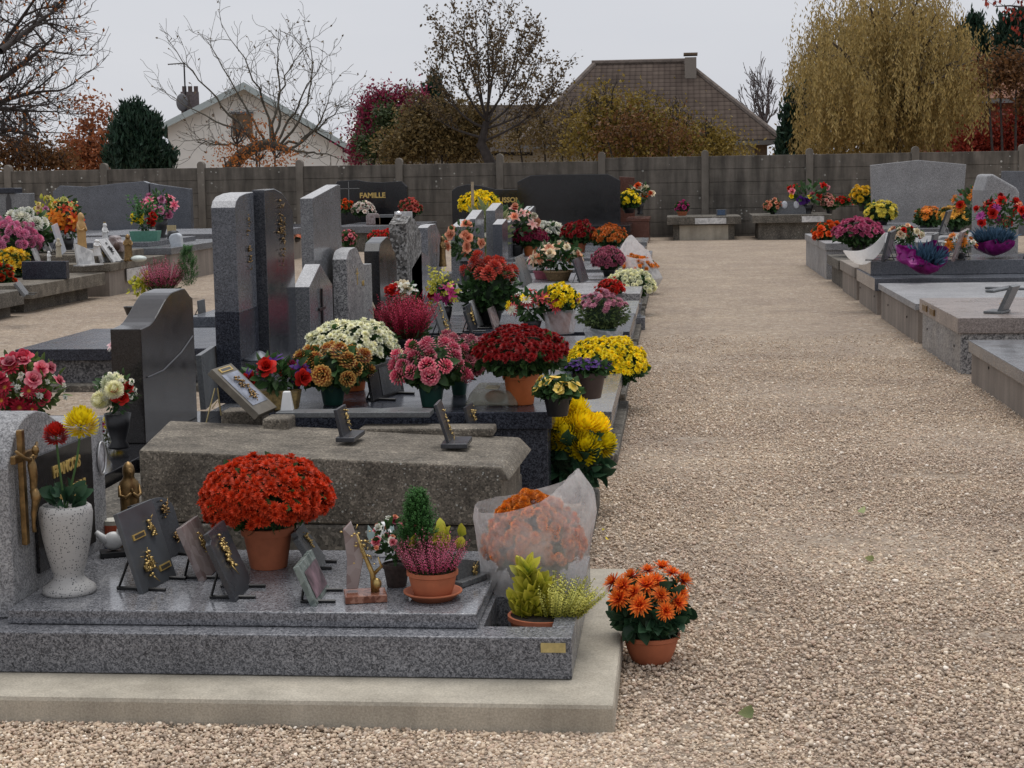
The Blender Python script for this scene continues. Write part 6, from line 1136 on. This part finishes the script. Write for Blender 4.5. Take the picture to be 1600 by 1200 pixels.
# A leafless bare tree reaching in from the left
r_, o_, s, q_ = tree_at(-60, 44., 'bare_tree', 'large dark leafless tree reaching in from the left picture edge'); g = np.random.default_rng(12); segs = []; tips = []
tr = [q_(-90, 330), q_(-75, 230), q_(-60, 140)]; segs.append(([np.array([tr[0][0], 0, 0.])]+tr[1:], [.35, .3, .26], 4))
for a, b_, c in (((-60, 150), (0, 80), (60, -10)), ((-70, 170), (30, 110), (82, 60)), ((-75, 200), (10, 145), (78, 142)), ((-70, 120), (-20, 40), (20, -40)), ((-70, 215), (0, 190), (60, 215)), ((0, 80), (45, 45), (95, 10)), ((-60, 190), (-10, 160), (40, 175))):
    P3 = [q_(*a, g.uniform(-2, 1)), q_(*b_, g.uniform(-2, 2)), q_(*c, g.uniform(-2, 2))]; pts = [P3[0]*(1-t)**2+2*P3[1]*t*(1-t)+P3[2]*t*t for t in np.linspace(0, 1, 8)]; segs.append((pts, list(np.linspace(.10, .03, 8)), 3))
    for t in np.linspace(.15, 1, 10): p = P3[0]*(1-t)**2+2*P3[1]*t*(1-t)+P3[2]*t*t; grow(g, p, (P3[2]-P3[0])/np.linalg.norm(P3[2]-P3[0])*.7+g.normal(size=3)*.6, 1.15, .035, 2, segs, tips, up=.03, kink=.25, kids=(3, 5), shr=.62, nseg=5, minr=.007)
wood(r_, segs, BARKD, split=3); T = np.array([t[0] for t in tips]); ix = g.random(len(T)) < .13; leaves(r_, T[ix], g.normal(size=(ix.sum(), 3))+[0, 0, -1.5], .14, L_OR, name='last_leaves')
# orange tree, dark pine
r_, o_, s, q_ = tree_at(140, 56., 'autumn_tree', 'slender orange-red autumn tree left of the dark pine'); g = np.random.default_rng(5); MB().tube([(0, 0, 0), (0, 0, 2), q_(143, 190)], [.15, .12, .04], 7).build('trunk', BARK, r_)
crown(r_, [(*q_(143, 190), .7, .7, 1.1), (*q_(146, 225), 1.1, 1, 1.2), (*q_(128, 240), 1.0, 1, .9), (*q_(158, 245), 1., 1, .9), (*q_(146, 258), 1.5, 1.2, .8)], 5200, .15, foliage_mat('rust_orange_leaves', (.22, .07, .03), (.38, .14, .06), .6, .3), g, clump=.2)
def pine(px, Y, blobs, label, n=9000, size=.26, name='pine_tree'):
    r_, o_, s, q_ = tree_at(px, Y, name, label); g = np.random.default_rng(int(px)); B = [(*q_(x, y, dy), w*s, w*s*.9, h*s) for x, y, w, h, dy in blobs]
    MB().tube([(0, 0, 0), (B[-1][0], 0, B[-1][2])], [.2, .06], 7).build('trunk', BARKD, r_)
    C = []; 
    for b_ in B:
        m_ = int(26+b_[3]*b_[5]*34); D = g.normal(size=(m_, 3)); D /= np.linalg.norm(D, axis=1, keepdims=True); C.append(np.array(b_[:3])+D*np.array(b_[3:])*g.uniform(.55, 1.05, (m_, 1)))
    C = np.concatenate(C); cn = max(10, n//len(C)); P = np.repeat(C, cn, 0)+g.normal(size=(len(C)*cn, 3))*np.array([.10, .10, .16]); N = np.tile([0, 0, 1.], (len(P), 1))+g.normal(size=P.shape)*.5
    leaves(r_, P, N, size*g.uniform(.6, 1.2, len(P)), L_PI, SNARROW if False else simple_leaf(.3), name='needles'); b = MB()
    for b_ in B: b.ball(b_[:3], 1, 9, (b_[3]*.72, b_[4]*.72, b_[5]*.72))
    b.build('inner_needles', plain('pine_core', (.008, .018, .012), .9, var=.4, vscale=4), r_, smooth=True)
pine(212, 52., [(212, 245, 50, 28, 0), (212, 225, 44, 26, 0), (200, 208, 32, 22, 0), (222, 210, 30, 22, 0), (208, 190, 20, 18, 0), (250, 250, 18, 14, 0)], 'dark green bushy pine left of the white house', n=16000)
pine(1512, 60., [(1515, 90, 30, 34, 0), (1500, 70, 12, 20, 0), (1522, 48, 9, 16, 0), (1535, 80, 18, 30, 0), (1525, 130, 34, 30, 0), (1520, 60, 14, 22, 0)], 'dark pine with a pointed top right of the willow', n=9000)
pine(1590, 56., [(1585, 90, 34, 40, 0), (1580, 60, 22, 26, 0), (1600, 45, 20, 24, 0), (1570, 110, 26, 30, 0)], 'dark pine at the right picture border', n=9000)
pine(679, 58., [(679, 165, 14, 16, 0), (680, 150, 9, 14, 0), (680, 138, 5, 12, 0), (668, 160, 7, 12, 0)], 'small pointed conifer beside the purple-red bush', n=2600, size=.2)
pine(1232, 50., [(1234, 230, 17, 22, 0), (1238, 200, 11, 24, 0), (1242, 175, 6, 18, 0)], 'narrow dark evergreen between the hipped roof and the willow', n=5000)
# crooked bare apple tree in front of the white house
r_, o_, s, q_ = tree_at(362, 46., 'bare_apple_tree', 'crooked leafless apple tree with a mossy bent trunk before the white house'); g = np.random.default_rng(33); segs = []; tips = []
TR = [np.array([q_(350, 262)[0], 0, 0.]), q_(360, 262), q_(378, 242), q_(400, 229), q_(422, 224), q_(440, 230), q_(452, 236)]; segs.append((TR, [.24, .22, .19, .17, .15, .12, .09], 4))
limbs = [((415, 224), (400, 200), (350, 100), (318, 60)), ((425, 224), (428, 170), (440, 110), (480, 70)), ((400, 228), (350, 160), (310, 135), (262, 60)), ((430, 226), (462, 170), (470, 150), (505, 95)), ((440, 228), (490, 215), (520, 180), (540, 160)), ((445, 232), (480, 240), (510, 235), (530, 250)), ((405, 226), (370, 190), (330, 200), (250, 140)), ((422, 224), (420, 150), (395, 110), (345, 40)), ((428, 226), (445, 180), (430, 90), (438, 45)), ((390, 232), (355, 215), (330, 235), (318, 215)), ((436, 226), (480, 190), (500, 130), (478, 45)), ((448, 233), (500, 205), (505, 190), (520, 130))]
for L4 in limbs:
    P4 = [q_(x, y, g.uniform(-1.6, 1.6) if i else 0) for i, (x, y) in enumerate(L4)]
    bez = lambda t: P4[0]*(1-t)**3+3*P4[1]*t*(1-t)**2+3*P4[2]*t*t*(1-t)+P4[3]*t**3
    pts = [bez(t)+g.normal(size=3)*.03 for t in np.linspace(0, 1, 12)]; segs.append((pts, list(np.linspace(.042, .007, 12)), 3))
    for t in np.linspace(.22, .98, 9): grow(g, bez(t), (P4[3]-P4[1])/np.linalg.norm(P4[3]-P4[1])*.8+g.normal(size=3)*.6+[0, 0, .25], .75, .010, 1, segs, tips, up=.05, kink=.25, kids=(3, 5), shr=.6, nseg=5, minr=.006)
wood(r_, segs, plain('lichen_bark', (.075, .066, .05), .9, var=.4, vscale=8), split=3); T = np.array([t[0] for t in tips]); ix = g.random(len(T)) < .18; leaves(r_, T[ix], g.normal(size=(ix.sum(), 3)), .10, L_DG, name='last_leaves')
def bush(px, Y, label, blobs, n, size, mat, seed, name='bush', cat='bush', clump=.25, twigs=0, cn=26, tk=None):
    r_, o_, s, q_ = tree_at(px, Y, name, label, cat); g = np.random.default_rng(seed)
    B = [(*q_(x, y, dy), w*s, w*s*.8, h*s) for x, y, w, h, dy in blobs]; segs = []; tips = []
    for b_ in B: segs.append(([np.array([b_[0]*.5, 0, 0.]), np.array([b_[0]*.8, b_[1]*.5, b_[2]*.5]), np.array(b_[:3])], [.05, .035, .02], 3))
    for b_ in B[:twigs]:
        for k in range(5): grow(g, b_[:3], g.normal(size=3)*.6+[0, 0, .8], b_[5]*.9, .03, 2, segs, tips, kink=.2, kids=(2, 4), shr=.6, minr=.006)
    wood(r_, segs, tk or BARKD, split=3); crown(r_, B, n, size, mat, g, clump=clump, cn=cn); return r_, q_, g
bush(410, 45., 'low orange-leaved shrub in front of the white house', [(405, 250, 60, 12, 0), (370, 225, 30, 26, .5), (430, 245, 42, 16, 0), (350, 245, 24, 14, 0), (400, 205, 16, 26, .5)], 1300, .085, L_OR, 9, clump=.3, twigs=3)
bush(50, 47., 'rusty shrub on the wall line below the bare left tree', [(10, 240, 40, 22, 0), (60, 245, 40, 16, 0), (95, 250, 24, 10, 0)], 3800, .13, L_BR, 10, clump=.25, twigs=3)
bush(608, 52., 'purple-red autumn bush left of the brown hedge', [(595, 165, 32, 26, 0), (640, 160, 26, 24, 0), (575, 205, 28, 34, 0), (560, 235, 18, 24, 0), (610, 200, 36, 34, 0), (650, 190, 18, 26, 0)], 9500, .12, L_PU, 11, clump=.2, twigs=4)
bush(590, 50., 'dark green low shrub beneath the purple-red bush', [(582, 228, 24, 26, 0), (605, 185, 18, 20, 0)], 2600, .12, foliage_mat('dull_green_leaves', (.03, .05, .02), (.07, .10, .035), .6, .2), 12, clump=.2)
bush(690, 48., 'broad olive-brown autumn bush behind the wall, centre left', [(690, 210, 60, 38, 0), (640, 230, 48, 26, 0), (730, 220, 46, 34, 0), (700, 180, 40, 24, 0), (660, 195, 40, 30, 0), (620, 240, 30, 16, 0), (740, 190, 26, 26, 0)], 15000, .12, L_OB, 13, clump=.25, twigs=5)
# small-leaved pear tree in the centre
r_, o_, s, q_ = tree_at(765, 47., 'sparse_pear_tree', 'upright tree with sparse dark leaves against the sky, centre of the picture'); g = np.random.default_rng(44); segs = []; tips = []
segs.append(([np.array([q_(770, 260)[0], 0, 0.]), q_(768, 258), q_(752, 225), q_(760, 190)], [.2, .18, .13, .10], 4)); segs.append(([q_(770, 258), q_(760, 240), q_(745, 225)], [.12, .1, .06], 3))
for L3 in (((760, 190), (768, 120), (758, 22)), ((762, 180), (800, 140), (812, 50)), ((757, 185), (720, 150), (700, 55)), ((760, 195), (820, 160), (840, 85)), ((757, 200), (700, 180), (680, 100)), ((760, 185), (770, 110), (785, 45)), ((760, 185), (735, 110), (722, 42)), ((752, 222), (840, 190), (870, 130)), ((762, 200), (800, 190), (855, 160)), ((752, 215), (690, 200), (665, 170)), ((762, 190), (790, 130), (835, 75)), ((760, 190), (745, 130), (745, 60))):
    P3 = [q_(*p, g.uniform(-1.3, 1.3) if i else 0) for i, p in enumerate(L3)]; bz = lambda t: P3[0]*(1-t)**2+2*P3[1]*t*(1-t)+P3[2]*t*t
    segs.append(([bz(t) for t in np.linspace(0, 1, 9)], list(np.linspace(.04, .008, 9)), 3))
    for t in np.linspace(.3, .97, 9): grow(g, bz(t), (P3[2]-P3[0])/np.linalg.norm(P3[2]-P3[0])+g.normal(size=3)*.45+[0, 0, .3], .7, .014, 1, segs, tips, up=.1, kink=.16, kids=(2, 3), shr=.6, nseg=4, minr=.006)
wood(r_, segs, BARKD, split=3); A = [];
for pts, rr, l in segs:
    if l <= 1:
        for p in pts: A += [p+g.normal(size=3)*.06 for _ in range(3)]
A = np.array(A); leaves(r_, A, g.normal(size=A.shape)+[0, 0, -.3], .105*g.uniform(.6, 1.3, len(A)), L_DG)
bush(860, 50., 'thin reddish-olive shrub in front of the hipped roof, left side', [(850, 200, 38, 30, 0), (810, 215, 40, 26, 0), (880, 230, 40, 18, 0), (895, 185, 20, 24, 0)], 3600, .10, L_OB, 15, clump=.3, twigs=4)
bush(1010, 45., 'large yellow-olive leafy tree in front of the hipped roof', [(955, 175, 40, 34, 0), (925, 200, 40, 38, 0), (1000, 195, 56, 42, 0), (1060, 205, 48, 36, 0), (1110, 222, 42, 26, 0), (1000, 230, 90, 22, 0), (1140, 235, 36, 14, 0), (930, 145, 16, 16, 0), (905, 225, 34, 26, 0), (1080, 230, 60, 20, 0)], 10500, .115, L_YG, 16, 'autumn_tree', 'tree', .25, 5)
bush(1040, 44., 'brown-leaved patch of shrub among the yellow-olive tree', [(985, 205, 36, 26, 0), (1045, 215, 40, 20, 0), (950, 220, 26, 20, 0)], 1600, .11, L_BR, 17, clump=.3)
# bare tree left of the willow
r_, o_, s, q_ = tree_at(1192, 66., 'bare_tree', 'small hazy leafless tree between the hipped roof and the willow'); g = np.random.default_rng(7); segs = []; tips = []
segs.append(([np.zeros(3), q_(1192, 220), q_(1192, 190)], [.16, .13, .09], 4))
for x, y in ((1200, 100), (1165, 125), (1220, 130), (1150, 150), (1228, 165), (1182, 110), (1210, 120)):
    d = q_(x, y)-q_(1192, 200); grow(g, q_(1192, 200), d, np.linalg.norm(d)*.55, .06, 3, segs, tips, up=.1, kink=.12, kids=(2, 3), shr=.62, minr=.012, spread=(.3, .7))
wood(r_, segs, plain('grey_bark', (.13, .11, .11), .9), split=4)
# weeping willow
r_, o_, s, q_ = tree_at(1385, 50., 'weeping_willow', 'huge golden weeping willow rising over the wall at the right'); g = np.random.default_rng(77); segs = []; tips = []
segs.append(([np.zeros(3), q_(1388, 230), q_(1385, 180)], [.45, .38, .3], 4)); ends = []
W_TOP = [(1290, 100), (1300, 66), (1318, 45), (1340, 28), (1360, 8), (1385, -10), (1410, -14), (1435, -4), (1455, 14), (1466, 48), (1320, 90), (1345, 70), (1375, 40), (1410, 30), (1440, 55), (1350, 110), (1400, 90), (1440, 105), (1300, 140), (1465, 130), (1480, 150), (1290, 165), (1330, 150), (1380, 140), (1430, 155), (1300, 195), (1330, 200), (1355, 185), (1390, 190), (1425, 200), (1450, 185), (1470, 170), (1275, 190), (1268, 215), (1268, 78), (1262, 112), (1258, 150), (1256, 180), (1278, 62), (1496, 96), (1504, 130), (1508, 165), (1488, 70), (1490, 185), (1306, 36)]
for x, y in W_TOP:
    E_p = q_(x, y, g.uniform(-3.5, 3.5)); M_ = (q_(1386, 190)+E_p)/2+np.array([0, 0, .6]); P0 = q_(1386, 200); bz = lambda t: P0*(1-t)**2+2*M_*t*(1-t)+E_p*t*t
    segs.append(([bz(t) for t in np.linspace(0, 1, 8)], list(np.linspace(.12, .02, 8)), 3)); ends.append(E_p)
    for t in (.55, .7, .85): grow(g, bz(t), E_p-P0+g.normal(size=3), .85, .025, 1, segs, tips, up=.02, kink=.2, kids=(3, 4), shr=.7, minr=.008)
wood(r_, segs, BARK, split=3)
S0 = []
for E_p in ends: S0.append(np.repeat(E_p+g.normal(size=(14, 3))*np.array([.62, .9, .5]), 5, 0)+g.normal(size=(70, 3))*np.array([.18, .18, .14]))
S0 = np.concatenate(S0+[np.array([t[0] for t in tips])]); S0 = S0[(S0[:, 0] > q_(1230, 200)[0]) & (S0[:, 0] < q_(1526, 200)[0])]; ns = len(S0); Ls = g.uniform(.9, 2.6, ns)*np.clip((S0[:, 2]-1.2)/4, .3, 1.1); K = 24; PP = []; NN = []
ph_ = g.uniform(-.25, .25, (ns, 2))
for k in range(K):
    t = (k+g.random(ns))/K; z = S0[:, 2]-Ls*t; PP.append(np.stack([S0[:, 0]+ph_[:, 0]*t+.05*np.sin(5*t+ph_[:, 1]*9), S0[:, 1]+ph_[:, 1]*t, z], 1)+g.normal(size=(ns, 3))*.025); NN.append(np.stack([g.normal(size=ns)*.45, g.normal(size=ns)*.45, -np.ones(ns)], 1))
PP = np.concatenate(PP); NN = np.concatenate(NN); ok = PP[:, 2] > .6; leaves(r_, PP[ok], NN[ok], .135*g.uniform(.6, 1.3, ok.sum()), L_WI, simple_leaf(.30), 'hanging_leaves')
bush(1560, 47., 'dark red creeper-covered shrub in front of the brick house', [(1540, 225, 34, 22, 0), (1575, 220, 30, 30, 0), (1600, 200, 24, 40, 0), (1510, 238, 22, 12, 0)], 7000, .12, L_RD, 21, clump=.22, twigs=3)
bush(1590, 46., 'orange-brown autumn tree at the right border', [(1588, 108, 22, 24, 0), (1562, 122, 22, 18, 0), (1604, 160, 14, 30, 0), (1542, 108, 12, 12, 0)], 2200, .13, L_BR, 22, 'autumn_tree', 'tree', .3, 3)
# branch with rusty leaves hanging in at the top right corner
r_, o_, s, q_ = tree_at(1650, 30., 'overhanging_tree', 'tree whose rusty-leaved branch hangs in at the top right corner'); g = np.random.default_rng(31); segs = []; tips = []
segs.append(([np.array([q_(1700, 200)[0], 0, 0.]), q_(1700, 200), q_(1680, 60)], [.2, .18, .12], 4))
for a, b_, c in (((1685, 80), (1640, 0), (1555, 10)), ((1690, 60), (1620, -30), (1572, -5)), ((1690, 90), (1640, 30), (1592, 28))):
    P3 = [q_(*a), q_(*b_), q_(*c)]; bz = lambda t: P3[0]*(1-t)**2+2*P3[1]*t*(1-t)+P3[2]*t*t; segs.append(([bz(t) for t in np.linspace(0, 1, 8)], list(np.linspace(.05, .008, 8)), 3))
    for t in np.linspace(.45, 1, 8): grow(g, bz(t), g.normal(size=3)+[-.6, 0, -.1], .28, .006, 0, segs, tips, nseg=4, minr=.003)
wood(r_, segs, BARKD, split=3); T = np.array([t[0] for t in tips]); T = np.repeat(T, 3, 0)+g.normal(size=(len(T)*3, 3))*.04; leaves(r_, T, g.normal(size=T.shape)*.4+[0, 0, -1], .10, L_RD)
# utility pole
P = atY(43, 262, 60.); r_ = thing('utility_pole', 'thin grey utility pole beyond the wall at the left', 'pole', (P[0], 60., 0)); MB().tube([(0, 0, 0), (0, 0, atY(43, 180, 60.)[2])], [.11, .08], 8).build('pole', plain('pole_wood', (.12, .1, .08), .9), r_)
MB().tube([(0, 0, atY(43, 205, 60.)[2]), (3, .2, atY(43, 207, 60.)[2]-.15), tuple(atY(120, 205, 60.)-[P[0], 60., 0]), (pt(255, 200, 60)[0]-P[0], 1.5, pt(255, 198, 60)[2])], .02, 4).build('cable', BLACK, r_)
# far tree line that closes the view between the houses
g = np.random.default_rng(55); far = []
for x in np.arange(-46, 46, 2.1): far.append((x+g.normal()*.5, g.uniform(-2, 2), g.uniform(1.0, 2.0), 1.7, 1.6, g.uniform(1.2, 1.9)))
r_ = thing('distant_hedge', 'far dull hedge line behind the houses', 'hedge', (0, 84, 0)); ho = crown(r_, far, 24000, .32, L_OB, g, clump=.5, cn=20)
# fallen leaves on the path
LFM = foliage_mat('fallen_leaf_green', (.22, .27, .12), (.34, .38, .18), .6, .2); LFY = foliage_mat('fallen_leaf_yellow', (.5, .4, .03), (.7, .55, .05), .6, .2)
for l_, px, py, sz, m_ in (('pale green fallen leaf nearest the bottom edge of the gravel path', 1178, 1110, .05, LFM), ('pale green fallen leaf in the middle of the gravel path', 1342, 800, .045, LFM), ('small green fallen leaf at the right side of the path', 1366, 872, .035, LFM), ('yellow petal on the gravel beside the plastic bag', 922, 848, .03, LFY), ('second yellow petal a little nearer the path middle', 952, 843, .022, LFY), ('yellow petal farthest up the gravel near the yellow chrysanthemum', 944, 826, .018, LFY)):
    P = at(px, py, .022); g = np.random.default_rng(int(px)); V, Fc, U = scatter(LEAF_W, np.zeros((1, 3)), np.array([[g.normal(), g.normal(), .12]]), sz); o = fast_mesh('fallen_leaf', V, Fc, m_, None, uv=U, loc=P); tag(o, l_, 'leaf')

# every kind that repeats carries one group phrase
GR = {'headstone': 'headstones in the cemetery', 'memorial_plaque': 'memorial plaques on the graves', 'potted_chrysanthemum': 'potted chrysanthemums on the graves', 'flower_bouquet': 'flower arrangements on the graves', 'tomb': 'tombs in rows', 'statue': 'statues on the figurine grave', 'fallen_leaf': 'fallen leaves on the path', 'bush': 'autumn shrubs behind the wall', 'pine_tree': 'dark evergreens behind the wall', 'heather_plant': 'heather plants', 'brick_house': 'brick houses at the right', 'foil_wrapped_plant': 'blue plants in magenta foil', 'autumn_tree': 'autumn trees behind the wall', 'bare_tree': 'leafless trees behind the wall', 'rose_bouquet': 'rose bouquets in vases', 'wrapped_chrysanthemum': 'plants in plastic bags', 'potted_pansies': 'pansies on the dark grave', 'flower_pot': 'small empty pots'}
for o in sc.objects:
    if o.parent is None and 'category' in o.keys():
        k_ = o.name.split('.')[0]
        if k_ in GR: o['group'] = GR[k_]
